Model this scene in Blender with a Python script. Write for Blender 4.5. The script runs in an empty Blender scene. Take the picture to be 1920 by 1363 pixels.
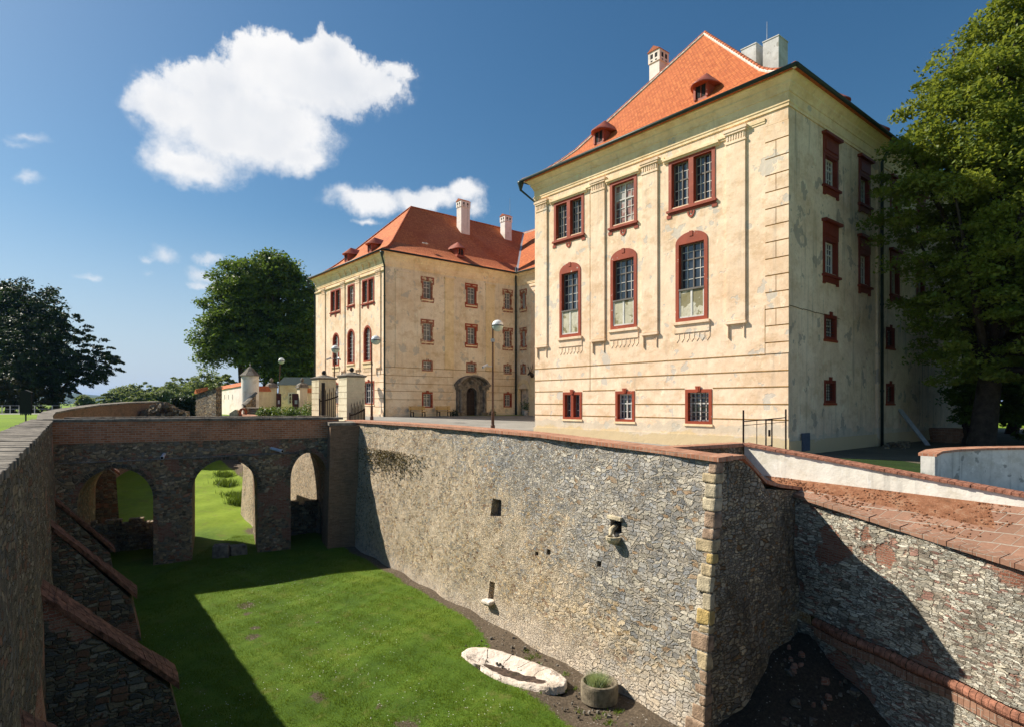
import bpy, bmesh, math, random
import numpy as np
from mathutils import Vector, Matrix
from mathutils.geometry import tessellate_polygon
R = math.radians
random.seed(7); rng = np.random.default_rng(7)
scn = bpy.context.scene
col = scn.collection

# ------------------------------------------------------------------ camera, sky, sun, exposure
cam_d = bpy.data.cameras.new('camera'); cam = bpy.data.objects.new('camera', cam_d); col.objects.link(cam)
cam.location = (0, 0, 0); cam.rotation_euler = (R(90), 0, 0)
cam_d.sensor_width = 36; cam_d.lens = 21.49; cam_d.shift_y = 0.0388
cam_d.clip_start = 0.1; cam_d.clip_end = 20000
scn.camera = cam
SUN = Vector((-.707, .216, .662)).normalized()
EL = math.asin(SUN.z); AZ = math.atan2(SUN.x, SUN.y)
sl = bpy.data.lights.new('sun', 'SUN'); sl.energy = 5.0; sl.angle = R(.5); sl.color = (1, .92, .80)
so = bpy.data.objects.new('sun', sl); col.objects.link(so)
so.rotation_euler = SUN.to_track_quat('Z', 'Y').to_euler(); so.location = (-30, 10, 40)
scn.view_settings.view_transform = 'Standard'; scn.view_settings.look = 'None'
scn.view_settings.gamma = 1; scn.view_settings.exposure = 0.62
scn.cycles.max_bounces = 6; scn.cycles.transparent_max_bounces = 6

# node helper ------------------------------------------------------------
class NT:
    def __init__(s, tree): s.t = tree; s.n = tree.nodes; s.l = tree.links
    def node(s, typ, **kw):
        n = s.n.new(typ)
        for k, v in kw.items(): setattr(n, k, v)
        return n
    def put(s, sock, v):
        if v is None: return
        if isinstance(v, bpy.types.NodeSocket): s.l.new(v, sock)
        elif isinstance(v, (tuple, list)) and len(v) == 3 and sock.type == 'RGBA': sock.default_value = (*v, 1)
        else: sock.default_value = v
    def math(s, op, a, b=None, c=None, clamp=False):
        n = s.node('ShaderNodeMath', operation=op, use_clamp=clamp)
        s.put(n.inputs[0], a); s.put(n.inputs[1], b)
        if c is not None: s.put(n.inputs[2], c)
        return n.outputs[0]
    def vmath(s, op, a, b=None):
        n = s.node('ShaderNodeVectorMath', operation=op)
        s.put(n.inputs[0], a); s.put(n.inputs[1], b)
        return n.outputs[0]
    def mix(s, f, a, b, blend='MIX'):
        n = s.node('ShaderNodeMix', data_type='RGBA', blend_type=blend)
        s.put(n.inputs[0], f); s.put(n.inputs[6], a); s.put(n.inputs[7], b)
        return n.outputs[2]
    def ramp(s, f, stops, interp='LINEAR'):
        n = s.node('ShaderNodeValToRGB'); cr = n.color_ramp; cr.interpolation = interp
        while len(cr.elements) < len(stops): cr.elements.new(.5)
        for e, (p, c) in zip(cr.elements, stops):
            e.position = p; e.color = (*c, 1) if isinstance(c, (tuple, list)) else (c, c, c, 1)
        s.put(n.inputs[0], f); return n.outputs[0]
    def smooth(s, f, a, b, lo=0., hi=1.):
        n = s.node('ShaderNodeMapRange', interpolation_type='SMOOTHSTEP')
        s.put(n.inputs[0], f); s.put(n.inputs[1], a); s.put(n.inputs[2], b); s.put(n.inputs[3], lo); s.put(n.inputs[4], hi)
        return n.outputs[0]
    def noise(s, vec, scale, detail=4, rough=.55, dim='3D'):
        n = s.node('ShaderNodeTexNoise', noise_dimensions=dim)
        s.put(n.inputs['Vector'], vec); s.put(n.inputs['Scale'], scale); s.put(n.inputs['Detail'], detail); s.put(n.inputs['Roughness'], rough)
        return n
    def scale(s, vec, v):
        n = s.node('ShaderNodeMapping'); s.put(n.inputs[0], vec); n.inputs[3].default_value = v
        return n.outputs[0]
    def sep(s, v):
        n = s.node('ShaderNodeSeparateXYZ'); s.put(n.inputs[0], v); return n.outputs
    def comb(s, x, y, z):
        n = s.node('ShaderNodeCombineXYZ'); s.put(n.inputs[0], x); s.put(n.inputs[1], y); s.put(n.inputs[2], z); return n.outputs[0]

# world: physical sky plus cumulus clouds laid out by azimuth / elevation
w = bpy.data.worlds.new('World'); scn.world = w; w.use_nodes = True
W = NT(w.node_tree); W.n.clear()
sky = W.node('ShaderNodeTexSky', sky_type='NISHITA', sun_disc=False)
sky.sun_elevation = EL; sky.sun_rotation = AZ; sky.altitude = 300; sky.air_density = 1.0; sky.dust_density = 1.2; sky.ozone_density = 3.0
tc = W.node('ShaderNodeTexCoord')
x, y, z = W.sep(tc.outputs['Generated'])
az = W.math('ARCTAN2', x, y)
el = W.math('ARCSINE', z)
def azel(u, v):
    dx = (u-960)/1146; dz = (756-v)/1146
    return math.atan(dx), math.atan(dz/math.sqrt(1+dx*dx))
pv = W.comb(az, el, 0.)
wn = W.noise(pv, 7., 6, .6)
warp = W.vmath('SCALE', W.vmath('SUBTRACT', wn.outputs['Color'], (.5, .5, .5)));
warp.node.inputs[3].default_value = .045
pw = W.vmath('ADD', pv, warp)
wn2 = W.noise(pv, 26., 5, .6)
warp2 = W.vmath('SCALE', W.vmath('SUBTRACT', wn2.outputs['Color'], (.5, .5, .5))); warp2.node.inputs[3].default_value = .03
pw = W.vmath('ADD', pw, warp2)
def field(blobs, p):
    acc = None
    for (u, v, ru, rv, amp) in blobs:
        a, e = azel(u, v); a1, _ = azel(u+ru, v); _, e1 = azel(u, v-rv)
        q = W.vmath('MULTIPLY', W.vmath('SUBTRACT', p, (a, e, 0)), (1/(a1-a), 1/(e1-e), 0))
        ln = W.node('ShaderNodeVectorMath', operation='LENGTH'); W.put(ln.inputs[0], q)
        g = W.math('MULTIPLY', W.math('SUBTRACT', 1., ln.outputs['Value']), amp)
        if acc is None: acc = g
        else:
            acc = W.math('SMOOTH_MAX', acc, g, .25)
    return acc
big = [(560,150,150,85,1),(400,205,150,105,1),(300,200,80,80,.8),(480,260,150,70,1),(420,240,150,90,1),(530,230,120,80,1),(380,310,90,45,.7),(640,150,95,90,.9),(330,300,90,50,.7),(560,290,75,45,.8),(700,165,90,45,.55),(750,140,40,34,.4),(520,110,110,60,.8),(625,100,70,50,.8)]
mid = [(690,375,95,34,1),(640,362,50,20,.55),(800,370,95,26,.9),(870,365,45,32,.9),(885,395,30,26,.5),(690,415,34,12,.5)]
dens = W.math('ADD', field(big, pw), -.06)
dens2 = field(mid, pw)
wis = field([(305,476,48,24,.75),(268,482,26,13,.5),(395,481,50,16,.75),(385,512,50,26,.85),(380,532,42,10,.8),(172,519,36,12,.6),(275,512,22,14,.35),(50,250,60,14,.45),(52,328,38,18,.6),(20,262,50,14,.4)], pw)
wis2 = W.math('MULTIPLY', wis, .55)
fn = W.noise(pv, 40., 8, .68)
fn3 = W.noise(pw, 13., 6, .62)
tx = W.math('ADD', W.math('MULTIPLY', W.math('SUBTRACT', fn.outputs[0], .5), .5), W.math('MULTIPLY', W.math('SUBTRACT', fn3.outputs[0], .5), .75))
d1 = W.math('ADD', dens, tx)
low_ = W.smooth(W.math('ADD', el, W.math('MULTIPLY', W.math('SUBTRACT', az, -.35), -.10)), .36, .50, 1., 0.)
m1 = W.math('ADD', W.math('MULTIPLY', W.smooth(d1, .03, .24), W.math('SUBTRACT', 1., low_)), W.math('MULTIPLY', W.smooth(d1, -.08, .55), low_)); m2 = W.smooth(W.math('ADD', dens2, tx), .0, .6, 0, .95)
m3 = W.smooth(W.math('ADD', wis2, W.math('MULTIPLY', tx, .55)), .06, .42, 0, .62)
mask = W.math('MAXIMUM', W.math('MAXIMUM', m1, m2), m3)
# grey bellies: the thick part seen away from the sun
lowp = W.vmath('ADD', pw, (-.03, .05, 0))
sh = W.math('SUBTRACT', W.noise(lowp, 6., 3, .5).outputs[0], .5)
sh2 = W.math('SUBTRACT', W.noise(pw, 15., 5, .6).outputs[0], .5)
thick = W.smooth(dens, .15, .75)
grey = W.math('ADD', W.math('MULTIPLY', thick, .42), W.math('ADD', W.math('MULTIPLY', sh, 1.9), W.math('MULTIPLY', sh2, .5)), None, True)
ccol = W.mix(grey, (9.4, 9.35, 9.35), (6.0, 6.5, 7.3))
hsv = W.node('ShaderNodeHueSaturation'); hsv.inputs['Saturation'].default_value = 1.22; W.put(hsv.inputs['Color'], W.mix(1., sky.outputs[0], (.92, 1.0, .955), 'MULTIPLY'))
SKYS = .068
skyc = W.mix(W.smooth(el, -.02, .30, .85, 0.), hsv.outputs[0], (5.3, 6.2, 7.6))
final = W.mix(mask, skyc, ccol)
bg = W.node('ShaderNodeBackground'); W.put(bg.inputs[0], final); bg.inputs[1].default_value = SKYS
wo = W.node('ShaderNodeOutputWorld'); W.l.new(bg.outputs[0], wo.inputs[0])

# ------------------------------------------------------------------ materials
def newmat(name):
    m = bpy.data.materials.new(name); m.use_nodes = True
    T = NT(m.node_tree); b = T.n['Principled BSDF']; b.inputs['Roughness'].default_value = .85
    b.inputs['Specular IOR Level'].default_value = .25
    return m, T, b
def bump(T, b, h, dist, strength=1.):
    n = T.node('ShaderNodeBump'); n.inputs['Strength'].default_value = strength; n.inputs['Distance'].default_value = dist
    T.put(n.inputs['Height'], h); T.l.new(n.outputs[0], b.inputs['Normal'])
def UV(T): return T.node('ShaderNodeTexCoord').outputs['UV']
def POS(T): return T.node('ShaderNodeNewGeometry').outputs['Position']

def mat_flat(name, c, rough=.6, metal=0., var=.15, scale=6., bd=.004):
    m, T, b = newmat(name); p = POS(T)
    n = T.noise(p, scale, 5, .6).outputs[0]
    k = T.ramp(n, [(.3, tuple(x*(1-var*1.6) for x in c)), (.7, tuple(min(1, x*(1+var)) for x in c))])
    T.put(b.inputs['Base Color'], k); b.inputs['Roughness'].default_value = rough; b.inputs['Metallic'].default_value = metal
    bump(T, b, T.noise(p, scale*6, 4).outputs[0], bd)
    return m

def mat_plaster(name, c1, c2, grey=(.36,.33,.27), gthr=.66, streak=.25, dirt=.35, bd=.012, foot=None):
    m, T, b = newmat(name); p = POS(T)
    n1 = T.noise(p, .35, 5, .6).outputs[0]
    base = T.ramp(n1, [(.32, c1), (.62, c2)])
    n2 = T.noise(p, 1.6, 6, .65).outputs[0]
    base = T.mix(T.smooth(n2, .35, .75, 0, .55), base, tuple(min(1, x*1.18) for x in c2))
    n5 = T.noise(T.scale(p, (1, 1, 1.6)), .9, 7, .7).outputs[0]
    base = T.mix(T.smooth(n5, .50, .64, 0, .5), base, tuple(x*k for x, k in zip(c1, (.84, .80, .70))))
    base = T.mix(T.smooth(T.noise(T.scale(p, (1,1,.6)), 2.4, 7, .75).outputs[0], .57, .66, 0, .5), base, tuple(min(.93, x*1.22+.05) for x in c2))
    # grey bare patches
    n3 = T.noise(p, 1.15, 5, .55).outputs[0]
    base = T.mix(T.smooth(n3, gthr, gthr+.025, 0, .75), base, grey)
    # vertical rain streaks
    n4 = T.noise(T.scale(p, (3.2, 3.2, .22)), 1., 5, .65).outputs[0]
    base = T.mix(T.smooth(n4, .5, .78, 0, streak), base, tuple(x*.5 for x in grey))
    n6 = T.noise(p, 7., 6, .7).outputs[0]
    base = T.mix(T.smooth(n6, .48, .75, 0, dirt), base, tuple(x*.62 for x in c1))
    if foot is not None:   # crumbled damp plaster near the ground
        zz = T.sep(p)[2]
        f = T.math('ADD', zz, T.math('MULTIPLY', T.math('SUBTRACT', T.noise(T.scale(p, (1,1,2)), .8, 6, .7).outputs[0], .5), 1.5))
        base = T.mix(T.smooth(f, foot-.45, foot-.32, .6, 0), base, (.52, .47, .37))
        base = T.mix(T.smooth(f, foot-.9, foot-.8, .8, 0), base, (.60, .46, .26))
    T.put(b.inputs['Base Color'], base)
    h = T.math('ADD', T.math('MULTIPLY', T.noise(p, 2.2, 5, .6).outputs[0], 2.2), T.math('MULTIPLY', T.noise(p, 16., 4, .6).outputs[0], .35))
    h = T.math('SUBTRACT', h, T.smooth(n3, gthr, gthr+.02, 0, .4))
    bump(T, b, h, bd)
    b.inputs['Roughness'].default_value = .93
    return m

def mat_rubble(name, pal, mortar, sx=3., sy=5., smear=0., sizebias=None, pal2=None, split=None, mw=.07, bd=.05, warp=.28, dark=None, big=None, brick=None, damp=None, contrast=1.):
    """random rubble masonry: irregular flat stones in mortar. split=(nx,ny,d,width): world-x/y plane dividing two palettes"""
    m, T, b = newmat(name); uv = UV(T); p = POS(T)
    wv = T.vmath('SUBTRACT', T.noise(uv, 1.25, 3, .6).outputs['Color'], (.5, .5, .5)); s1 = T.vmath('SCALE', wv); s1.node.inputs[3].default_value = warp
    wv2 = T.vmath('SUBTRACT', T.noise(uv, 9., 3, .6).outputs['Color'], (.5, .5, .5)); s2 = T.vmath('SCALE', wv2); s2.node.inputs[3].default_value = warp*.32
    q = T.vmath('ADD', T.vmath('ADD', uv, s1), s2)
    def layer(kx, ky, off):
        qq = T.vmath('ADD', T.scale(q, (kx, ky, 1)), off)
        v1 = T.node('ShaderNodeTexVoronoi', voronoi_dimensions='2D', feature='F1', distance='CHEBYCHEV'); T.put(v1.inputs['Vector'], qq); v1.inputs['Scale'].default_value = 1; v1.inputs['Randomness'].default_value = .82
        v2 = T.node('ShaderNodeTexVoronoi', voronoi_dimensions='2D', feature='F2', distance='CHEBYCHEV'); T.put(v2.inputs['Vector'], qq); v2.inputs['Scale'].default_value = 1; v2.inputs['Randomness'].default_value = .82
        e = T.math('SUBTRACT', v2.outputs['Distance'], v1.outputs['Distance'])
        return v1.outputs['Color'], e
    cA, eA = layer(sx, sy, (0, 0, 0)); cB, eB = layer(sx*1.9, sy*1.75, (7.3, 3.1, 0))
    msn = T.noise(uv, .9, 4, .6).outputs[0]
    if sizebias:
        dn0 = T.node('ShaderNodeVectorMath', operation='DOT_PRODUCT'); T.put(dn0.inputs[0], p); dn0.inputs[1].default_value = sizebias[:3]
        msn = T.math('SUBTRACT', msn, T.smooth(dn0.outputs['Value'], sizebias[3], sizebias[4], -.10, .14))
    ms = T.smooth(msn, .46, .48)
    cc = T.mix(ms, cA, cB); ee = T.math('ADD', T.math('MULTIPLY', eA, T.math('SUBTRACT', 1., ms)), T.math('MULTIPLY', eB, ms))
    cs = T.node('ShaderNodeSeparateColor'); T.put(cs.inputs[0], cc)
    stone = T.ramp(cs.outputs[0], pal, 'CONSTANT')
    if pal2:
        st2 = T.ramp(cs.outputs[0], pal2, 'CONSTANT')
        nx, ny, nz, d, wd = split
        dn = T.node('ShaderNodeVectorMath', operation='DOT_PRODUCT'); T.put(dn.inputs[0], p); dn.inputs[1].default_value = (nx, ny, nz)
        f = T.math('ADD', dn.outputs['Value'], T.math('MULTIPLY', T.math('SUBTRACT', T.noise(p, .45, 4, .6).outputs[0], .5), wd*3))
        f = T.math('ADD', f, T.math('MULTIPLY', T.math('SUBTRACT', cs.outputs[2], .5), wd*.8))
        sm = T.smooth(f, d-wd*.25, d+wd*.25)
        stone = T.mix(sm, stone, st2)
    jit = T.math('MULTIPLY_ADD', cs.outputs[1], .7*contrast, 1-.35*contrast)
    stone = T.mix(1., stone, T.comb(jit, jit, jit), 'MULTIPLY')
    fine = T.noise(p, 22., 6, .7).outputs[0]
    fm = T.math('MULTIPLY_ADD', fine, 1.1, .45)
    stone = T.mix(1., stone, T.comb(fm, fm, fm), 'MULTIPLY')
    if brick:
        br = T.node('ShaderNodeTexBrick'); T.put(br.inputs['Vector'], q); br.inputs['Scale'].default_value = 1
        br.inputs['Brick Width'].default_value = .27; br.inputs['Row Height'].default_value = .075; br.inputs['Mortar Size'].default_value = .008
        br.inputs['Color1'].default_value = (.26,.10,.06,1); br.inputs['Color2'].default_value = (.36,.19,.13,1); br.inputs['Mortar'].default_value = (.30,.26,.2,1)
        bm = T.smooth(T.noise(p, brick[0], 4, .6).outputs[0], brick[1], brick[1]+.03)
    edge = T.math('ADD', ee, T.math('MULTIPLY', T.math('SUBTRACT', T.noise(p, 14., 4, .6).outputs[0], .5), mw*2.2))
    mm = T.smooth(edge, mw*.7, mw*2.4, 1, 0)
    mort = T.mix(T.noise(p, 5., 5, .7).outputs[0], tuple(x*.6 for x in mortar), tuple(min(1,x*1.3) for x in mortar))
    if pal2: mort = T.mix(T.math('MULTIPLY', sm, .8), mort, (.46,.40,.31)); mm = T.math('MULTIPLY', mm, T.math('SUBTRACT', 1., T.math('MULTIPLY', sm, .35)))
    c = T.mix(T.math('MULTIPLY', mm, .95), stone, mort)
    if smear:
        sn_ = T.noise(q, 3.2, 6, .7).outputs[0]
        smf = T.smooth(T.math('ADD', sn_, T.math('MULTIPLY', T.math('SUBTRACT', T.noise(p, .7, 3, .5).outputs[0], .5), .5)), .44, .60, 0, smear)
        c = T.mix(smf if not pal2 else T.math('MULTIPLY', smf, T.math('SUBTRACT', 1., T.math('MULTIPLY', sm, .35))), c, mort)
    hgt = T.smooth(edge, 0., mw*3.5)
    # thin black crevice
    gap = T.smooth(T.noise(p, 2.2, 5, .7).outputs[0], .50, .64)
    crev = T.math('MULTIPLY', T.smooth(edge, mw*.0, mw*.5, 1, 0), gap)
    c = T.mix(T.math('MULTIPLY', crev, .7), c, tuple(x*.22 for x in mortar))
    if brick:
        c = T.mix(bm, c, br.outputs[0])
        hgt = T.math('ADD', T.math('MULTIPLY', hgt, T.math('SUBTRACT', 1., bm)), T.math('MULTIPLY', T.math('MULTIPLY', T.math('SUBTRACT', 1., br.outputs[1]), .4), bm))
    if big:    # broad stains
        n = T.noise(p, big[0], 5, .65).outputs[0]
        c = T.mix(T.smooth(n, big[1], big[1]+.14, 0, big[3]), c, big[2])
    if dark:
        n = T.noise(T.scale(p, (1, 1, .5)), .5, 6, .7).outputs[0]
        c = T.mix(T.smooth(n, .45, .7, 0, dark), c, tuple(x*.3 for x in mortar))
    if damp:   # (z0,z1,colour,amount): lime bloom at the foot
        zz = T.math('ADD', T.sep(p)[2], T.math('MULTIPLY', T.math('SUBTRACT', T.noise(p, 1.2, 6, .7).outputs[0], .5), 2.2))
        c = T.mix(T.smooth(zz, damp[0], damp[1], damp[3], 0), c, damp[2])
    T.put(b.inputs['Base Color'], c)
    h = T.math('ADD', hgt, T.math('MULTIPLY', fine, .45))
    h = T.math('ADD', h, T.math('MULTIPLY', cs.outputs[2], .45))
    h = T.math('SUBTRACT', h, T.math('MULTIPLY', crev, .6))
    bump(T, b, h, bd)
    b.inputs['Roughness'].default_value = .9
    return m

def mat_brick(name, c1, c2, mortar, bw=.27, rh=.075, ms=.007, bd=.012, dirt=.4, dcol=(.10,.09,.06), warp=.02, off=.5, rot=0):
    m, T, b = newmat(name); uv = UV(T); p = POS(T)
    if rot:
        mp = T.node('ShaderNodeMapping'); T.put(mp.inputs[0], uv); mp.inputs[2].default_value = (0, 0, rot); uv = mp.outputs[0]
    wv = T.vmath('SUBTRACT', T.noise(uv, 3., 3, .6).outputs['Color'], (.5, .5, .5)); s1 = T.vmath('SCALE', wv); s1.node.inputs[3].default_value = warp
    q = T.vmath('ADD', uv, s1)
    br = T.node('ShaderNodeTexBrick'); br.offset = off; T.put(br.inputs['Vector'], q); br.inputs['Scale'].default_value = 1
    br.inputs['Brick Width'].default_value = bw; br.inputs['Row Height'].default_value = rh; br.inputs['Mortar Size'].default_value = ms
    br.inputs['Mortar Smooth'].default_value = .3; br.inputs['Bias'].default_value = 0.
    br.inputs['Color1'].default_value = (*c1, 1); br.inputs['Color2'].default_value = (*c2, 1); br.inputs['Mortar'].default_value = (*mortar, 1)
    c = br.outputs[0]
    fine = T.noise(p, 14., 6, .7).outputs[0]; fm = T.math('MULTIPLY_ADD', fine, .9, .55)
    c = T.mix(1., c, T.comb(fm, fm, fm), 'MULTIPLY')
    c = T.mix(T.smooth(T.noise(p, .9, 6, .65).outputs[0], .46, .68, 0, dirt), c, dcol)
    T.put(b.inputs['Base Color'], c)
    bump(T, b, T.math('ADD', T.math('SUBTRACT', 1., br.outputs[1]), T.math('MULTIPLY', fine, .6)), bd)
    return m

def mat_rooftile(name, c1, c2, c3, dirt=.2):
    m, T, b = newmat(name); uv = UV(T); p = POS(T)
    br = T.node('ShaderNodeTexBrick'); T.put(br.inputs['Vector'], uv); br.inputs['Scale'].default_value = 1
    br.inputs['Brick Width'].default_value = .20; br.inputs['Row Height'].default_value = .17; br.inputs['Mortar Size'].default_value = .010; br.inputs['Mortar Smooth'].default_value = .6
    br.inputs['Color1'].default_value = (*c1, 1); br.inputs['Color2'].default_value = (*c2, 1); br.inputs['Mortar'].default_value = (*(x*.42 for x in c1), 1)
    c = br.outputs[0]
    c = T.mix(T.smooth(T.noise(p, .5, 6, .65).outputs[0], .42, .7, 0, .6), c, c3)
    vv = T.math('FRACT', T.math('DIVIDE', T.sep(uv)[1], .17))
    c = T.mix(T.smooth(T.noise(p, 2.5, 5, .7).outputs[0], .58, .75, 0, dirt), c, (.10, .06, .04))
    fm = T.math('MULTIPLY_ADD', T.noise(p, 9., 5, .7).outputs[0], .5, .75)
    c = T.mix(1., c, T.comb(fm, fm, fm), 'MULTIPLY')
    T.put(b.inputs['Base Color'], c)
    h = T.math('ADD', T.math('SUBTRACT', 1., vv), T.math('MULTIPLY', T.math('SUBTRACT', 1., br.outputs[1]), .5))
    bump(T, b, h, .03)
    b.inputs['Roughness'].default_value = .8
    return m

def mat_paint(name, c, chip=(.62,.56,.48), thr=.66, scale=5., rough=.55):
    m, T, b = newmat(name); p = POS(T)
    n = T.noise(p, 2., 5, .6).outputs[0]
    k = T.ramp(n, [(.3, tuple(x*.8 for x in c)), (.7, tuple(x*1.12 for x in c))])
    f = T.smooth(T.noise(p, scale, 6, .7).outputs[0], thr, thr+.03)
    T.put(b.inputs['Base Color'], T.mix(f, k, chip)); b.inputs['Roughness'].default_value = rough
    bump(T, b, T.math('SUBTRACT', T.noise(p, 30., 4).outputs[0], f), .004)
    return m

def mat_leaf(name, c1, c2, trans=.35):
    m = bpy.data.materials.new(name); m.use_nodes = True; T = NT(m.node_tree); T.n.clear()
    at = T.node('ShaderNodeAttribute', attribute_name='rnd')
    p = POS(T)
    f = T.math('ADD', T.math('MULTIPLY', at.outputs['Fac'], .6), T.math('MULTIPLY', T.noise(p, .5, 3, .6).outputs[0], .5), None, True)
    c = T.mix(f, c1, c2)
    d = T.node('ShaderNodeBsdfPrincipled'); T.put(d.inputs['Base Color'], c); d.inputs['Roughness'].default_value = .5; d.inputs['Specular IOR Level'].default_value = .3
    tr = T.node('ShaderNodeBsdfTranslucent'); T.put(tr.inputs[0], T.mix(.5, c, tuple(min(1, x*k) for x, k in zip(c2, (1.9, 1.7, .8)))))
    ms = T.node('ShaderNodeMixShader'); ms.inputs[0].default_value = trans
    T.l.new(d.outputs[0], ms.inputs[1]); T.l.new(tr.outputs[0], ms.inputs[2])
    o = T.node('ShaderNodeOutputMaterial'); T.l.new(ms.outputs[0], o.inputs[0])
    return m

def mat_ground(name, stops, scale=1., fine=30., bd=.02, rough=.95):
    m, T, b = newmat(name); p = POS(T)
    n = T.math('ADD', T.math('MULTIPLY', T.noise(p, scale, 6, .65).outputs[0], .6), T.math('MULTIPLY', T.noise(p, fine, 5, .7).outputs[0], .4))
    T.put(b.inputs['Base Color'], T.ramp(n, stops)); b.inputs['Roughness'].default_value = rough
    bump(T, b, T.noise(p, fine, 5, .75).outputs[0], bd)
    return m

def mat_moat():
    m, T, b = newmat('moat grass and soil'); p = POS(T)
    at = T.node('ShaderNodeAttribute', attribute_name='soil')
    n1 = T.noise(p, .5, 5, .6).outputs[0]; n2 = T.noise(p, 26., 6, .8).outputs[0]; n3 = T.noise(p, 3.2, 6, .7).outputs[0]
    g = T.math('ADD', T.math('MULTIPLY', n1, .42), T.math('ADD', T.math('MULTIPLY', n2, .34), T.math('MULTIPLY', n3, .24)))
    grass = T.ramp(g, [(.36, (.040, .088, .004)), (.5, (.088, .165, .008)), (.64, (.170, .225, .020))])
    yb = T.smooth(T.sep(p)[1], 36., 41.)
    grass = T.mix(yb, grass, T.ramp(g, [(.36,(.11,.19,.008)),(.5,(.19,.28,.012)),(.64,(.26,.35,.03))]))
    painted_shade = T.smooth(T.sep(p)[0], 5.2, 6.2, 1., .5)  # halves the soil colour in the recess: shade of the tall walls painted in
    dry = T.smooth(T.noise(p, 1.3, 6, .75).outputs[0], .53, .68, 0, .65)
    grass = T.mix(dry, grass, (.16, .165, .035))
    soil = T.ramp(T.noise(p, 12., 7, .75).outputs[0], [(.3, (.05, .037, .024)), (.55, (.14, .105, .070)), (.72, (.28, .22, .16))])
    soil = T.mix(1., soil, T.comb(painted_shade, painted_shade, painted_shade), 'MULTIPLY')
    peb = T.node('ShaderNodeTexVoronoi'); T.put(peb.inputs['Vector'], p); peb.inputs['Scale'].default_value = 11
    pm = T.math('MULTIPLY', T.smooth(peb.outputs['Distance'], .16, .24, 1, 0), T.smooth(T.sep(peb.outputs['Color'])[0], .80, .84))
    soil = T.mix(pm, soil, (.45, .41, .34))
    f = T.math('ADD', at.outputs['Fac'], T.math('MULTIPLY', T.math('SUBTRACT', T.noise(p, 3.5, 7, .75).outputs[0], .5), .9))
    mk = T.smooth(f, .45, .62)
    weeds = T.smooth(T.noise(p, 5., 5, .7).outputs[0], .63, .70, 0, .55)
    soil = T.mix(weeds, soil, (.07, .11, .02))
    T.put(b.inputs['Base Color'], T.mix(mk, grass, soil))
    h = T.math('ADD', n2, T.math('MULTIPLY', n3, .8))
    bump(T, b, h, .05)
    return m

M = {}
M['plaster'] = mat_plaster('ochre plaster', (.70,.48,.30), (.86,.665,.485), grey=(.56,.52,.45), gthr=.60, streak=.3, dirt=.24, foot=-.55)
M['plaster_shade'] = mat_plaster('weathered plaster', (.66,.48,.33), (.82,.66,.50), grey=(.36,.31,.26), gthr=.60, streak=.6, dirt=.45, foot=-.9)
M['plaster_court'] = mat_plaster('courtyard plaster', (.66,.50,.32), (.80,.69,.53), grey=(.50,.46,.39), gthr=.60, streak=.3, dirt=.3, foot=-.6)
M['plaster_yellow'] = mat_plaster('yellow plaster', (.70,.53,.29), (.80,.64,.40), gthr=.70, streak=.2, dirt=.2)
M['cornice'] = mat_plaster('cornice plaster', (.78,.56,.32), (.88,.70,.46), grey=(.52,.46,.38), gthr=.67, streak=.3, dirt=.25)
M['groove'] = mat_flat('joint line', (.30,.17,.05), .9, var=.3)
M['white'] = mat_plaster('limewash', (.66,.62,.52), (.80,.77,.68), grey=(.30,.30,.27), gthr=.75, streak=.3, dirt=.12)
M['white_dirty'] = mat_plaster('stained limewash', (.50,.50,.44), (.72,.71,.64), grey=(.22,.23,.20), gthr=.60, streak=1.0, dirt=.4)
M['white_pink'] = mat_plaster('pink white plaster', (.72,.62,.54), (.80,.72,.64), grey=(.5,.45,.4), gthr=.75, streak=.08, dirt=.08)
M['cream'] = mat_plaster('cream plaster', (.56,.48,.32), (.70,.62,.44), gthr=.70, streak=.35, dirt=.25)
M['red'] = mat_paint('red oxide paint', (.31,.058,.024), thr=.64, scale=4.)
M['red_faded'] = mat_paint('faded red paint', (.30,.10,.055), chip=(.50,.40,.27), thr=.52, scale=3.5)
M['red_dark'] = mat_paint('dark red paint', (.19,.035,.02), chip=(.30,.2,.15), thr=.68)
M['tin_red'] = mat_flat('painted sheet metal', (.33,.095,.055), .45, .0, .2, 2.)
M['wood_white'] = mat_paint('white painted wood', (.62,.60,.55), chip=(.25,.2,.15), thr=.62, scale=14.)
M['wood_grey'] = mat_paint('weathered grey wood', (.16,.14,.12), chip=(.3,.27,.23), thr=.6, scale=9.)
M['wood_dark'] = mat_flat('dark wood', (.035,.022,.016), .6)
M['wood_yellow'] = mat_flat('yellow slat wood', (.55,.36,.12), .6, scale=12)
M['brown_door'] = mat_flat('brown painted door', (.085,.03,.025), .5)
M['blind'] = mat_plaster('mouldy blind panel', (.40,.36,.22), (.58,.55,.44), grey=(.16,.13,.04), gthr=.54, streak=.3, dirt=.7)
M['roof'] = mat_rooftile('orange roof tiles', (.42,.10,.026), (.60,.175,.05), (.50,.13,.04))
M['roof_old'] = mat_rooftile('darker roof tiles', (.50,.135,.045), (.66,.22,.075), (.42,.11,.045), .5)
M['shingle'] = mat_brick('grey shingle', (.16,.14,.11), (.24,.21,.17), (.07,.06,.05), .2, .2, .012)
M['mortar_white'] = mat_flat('lime mortar', (.70,.62,.54), .9, var=.3, scale=8)
M['ridge'] = mat_flat('ridge tile', (.42,.12,.05), .8, var=.35, scale=5)
M['metal'] = mat_flat('dark green gutter metal', (.035,.05,.045), .45, .3)
M['iron'] = mat_flat('rusty dark iron', (.035,.024,.018), .6, .3, .4, 20)
M['rust'] = mat_flat('brown rusty post paint', (.10,.045,.025), .6, .1, .3, 12)
M['black'] = mat_flat('black', (.012,.012,.013), .8)
M['chim'] = mat_plaster('chimney whitewash', (.74,.64,.57), (.84,.76,.70), gthr=.72, streak=.35, dirt=.2)
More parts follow.
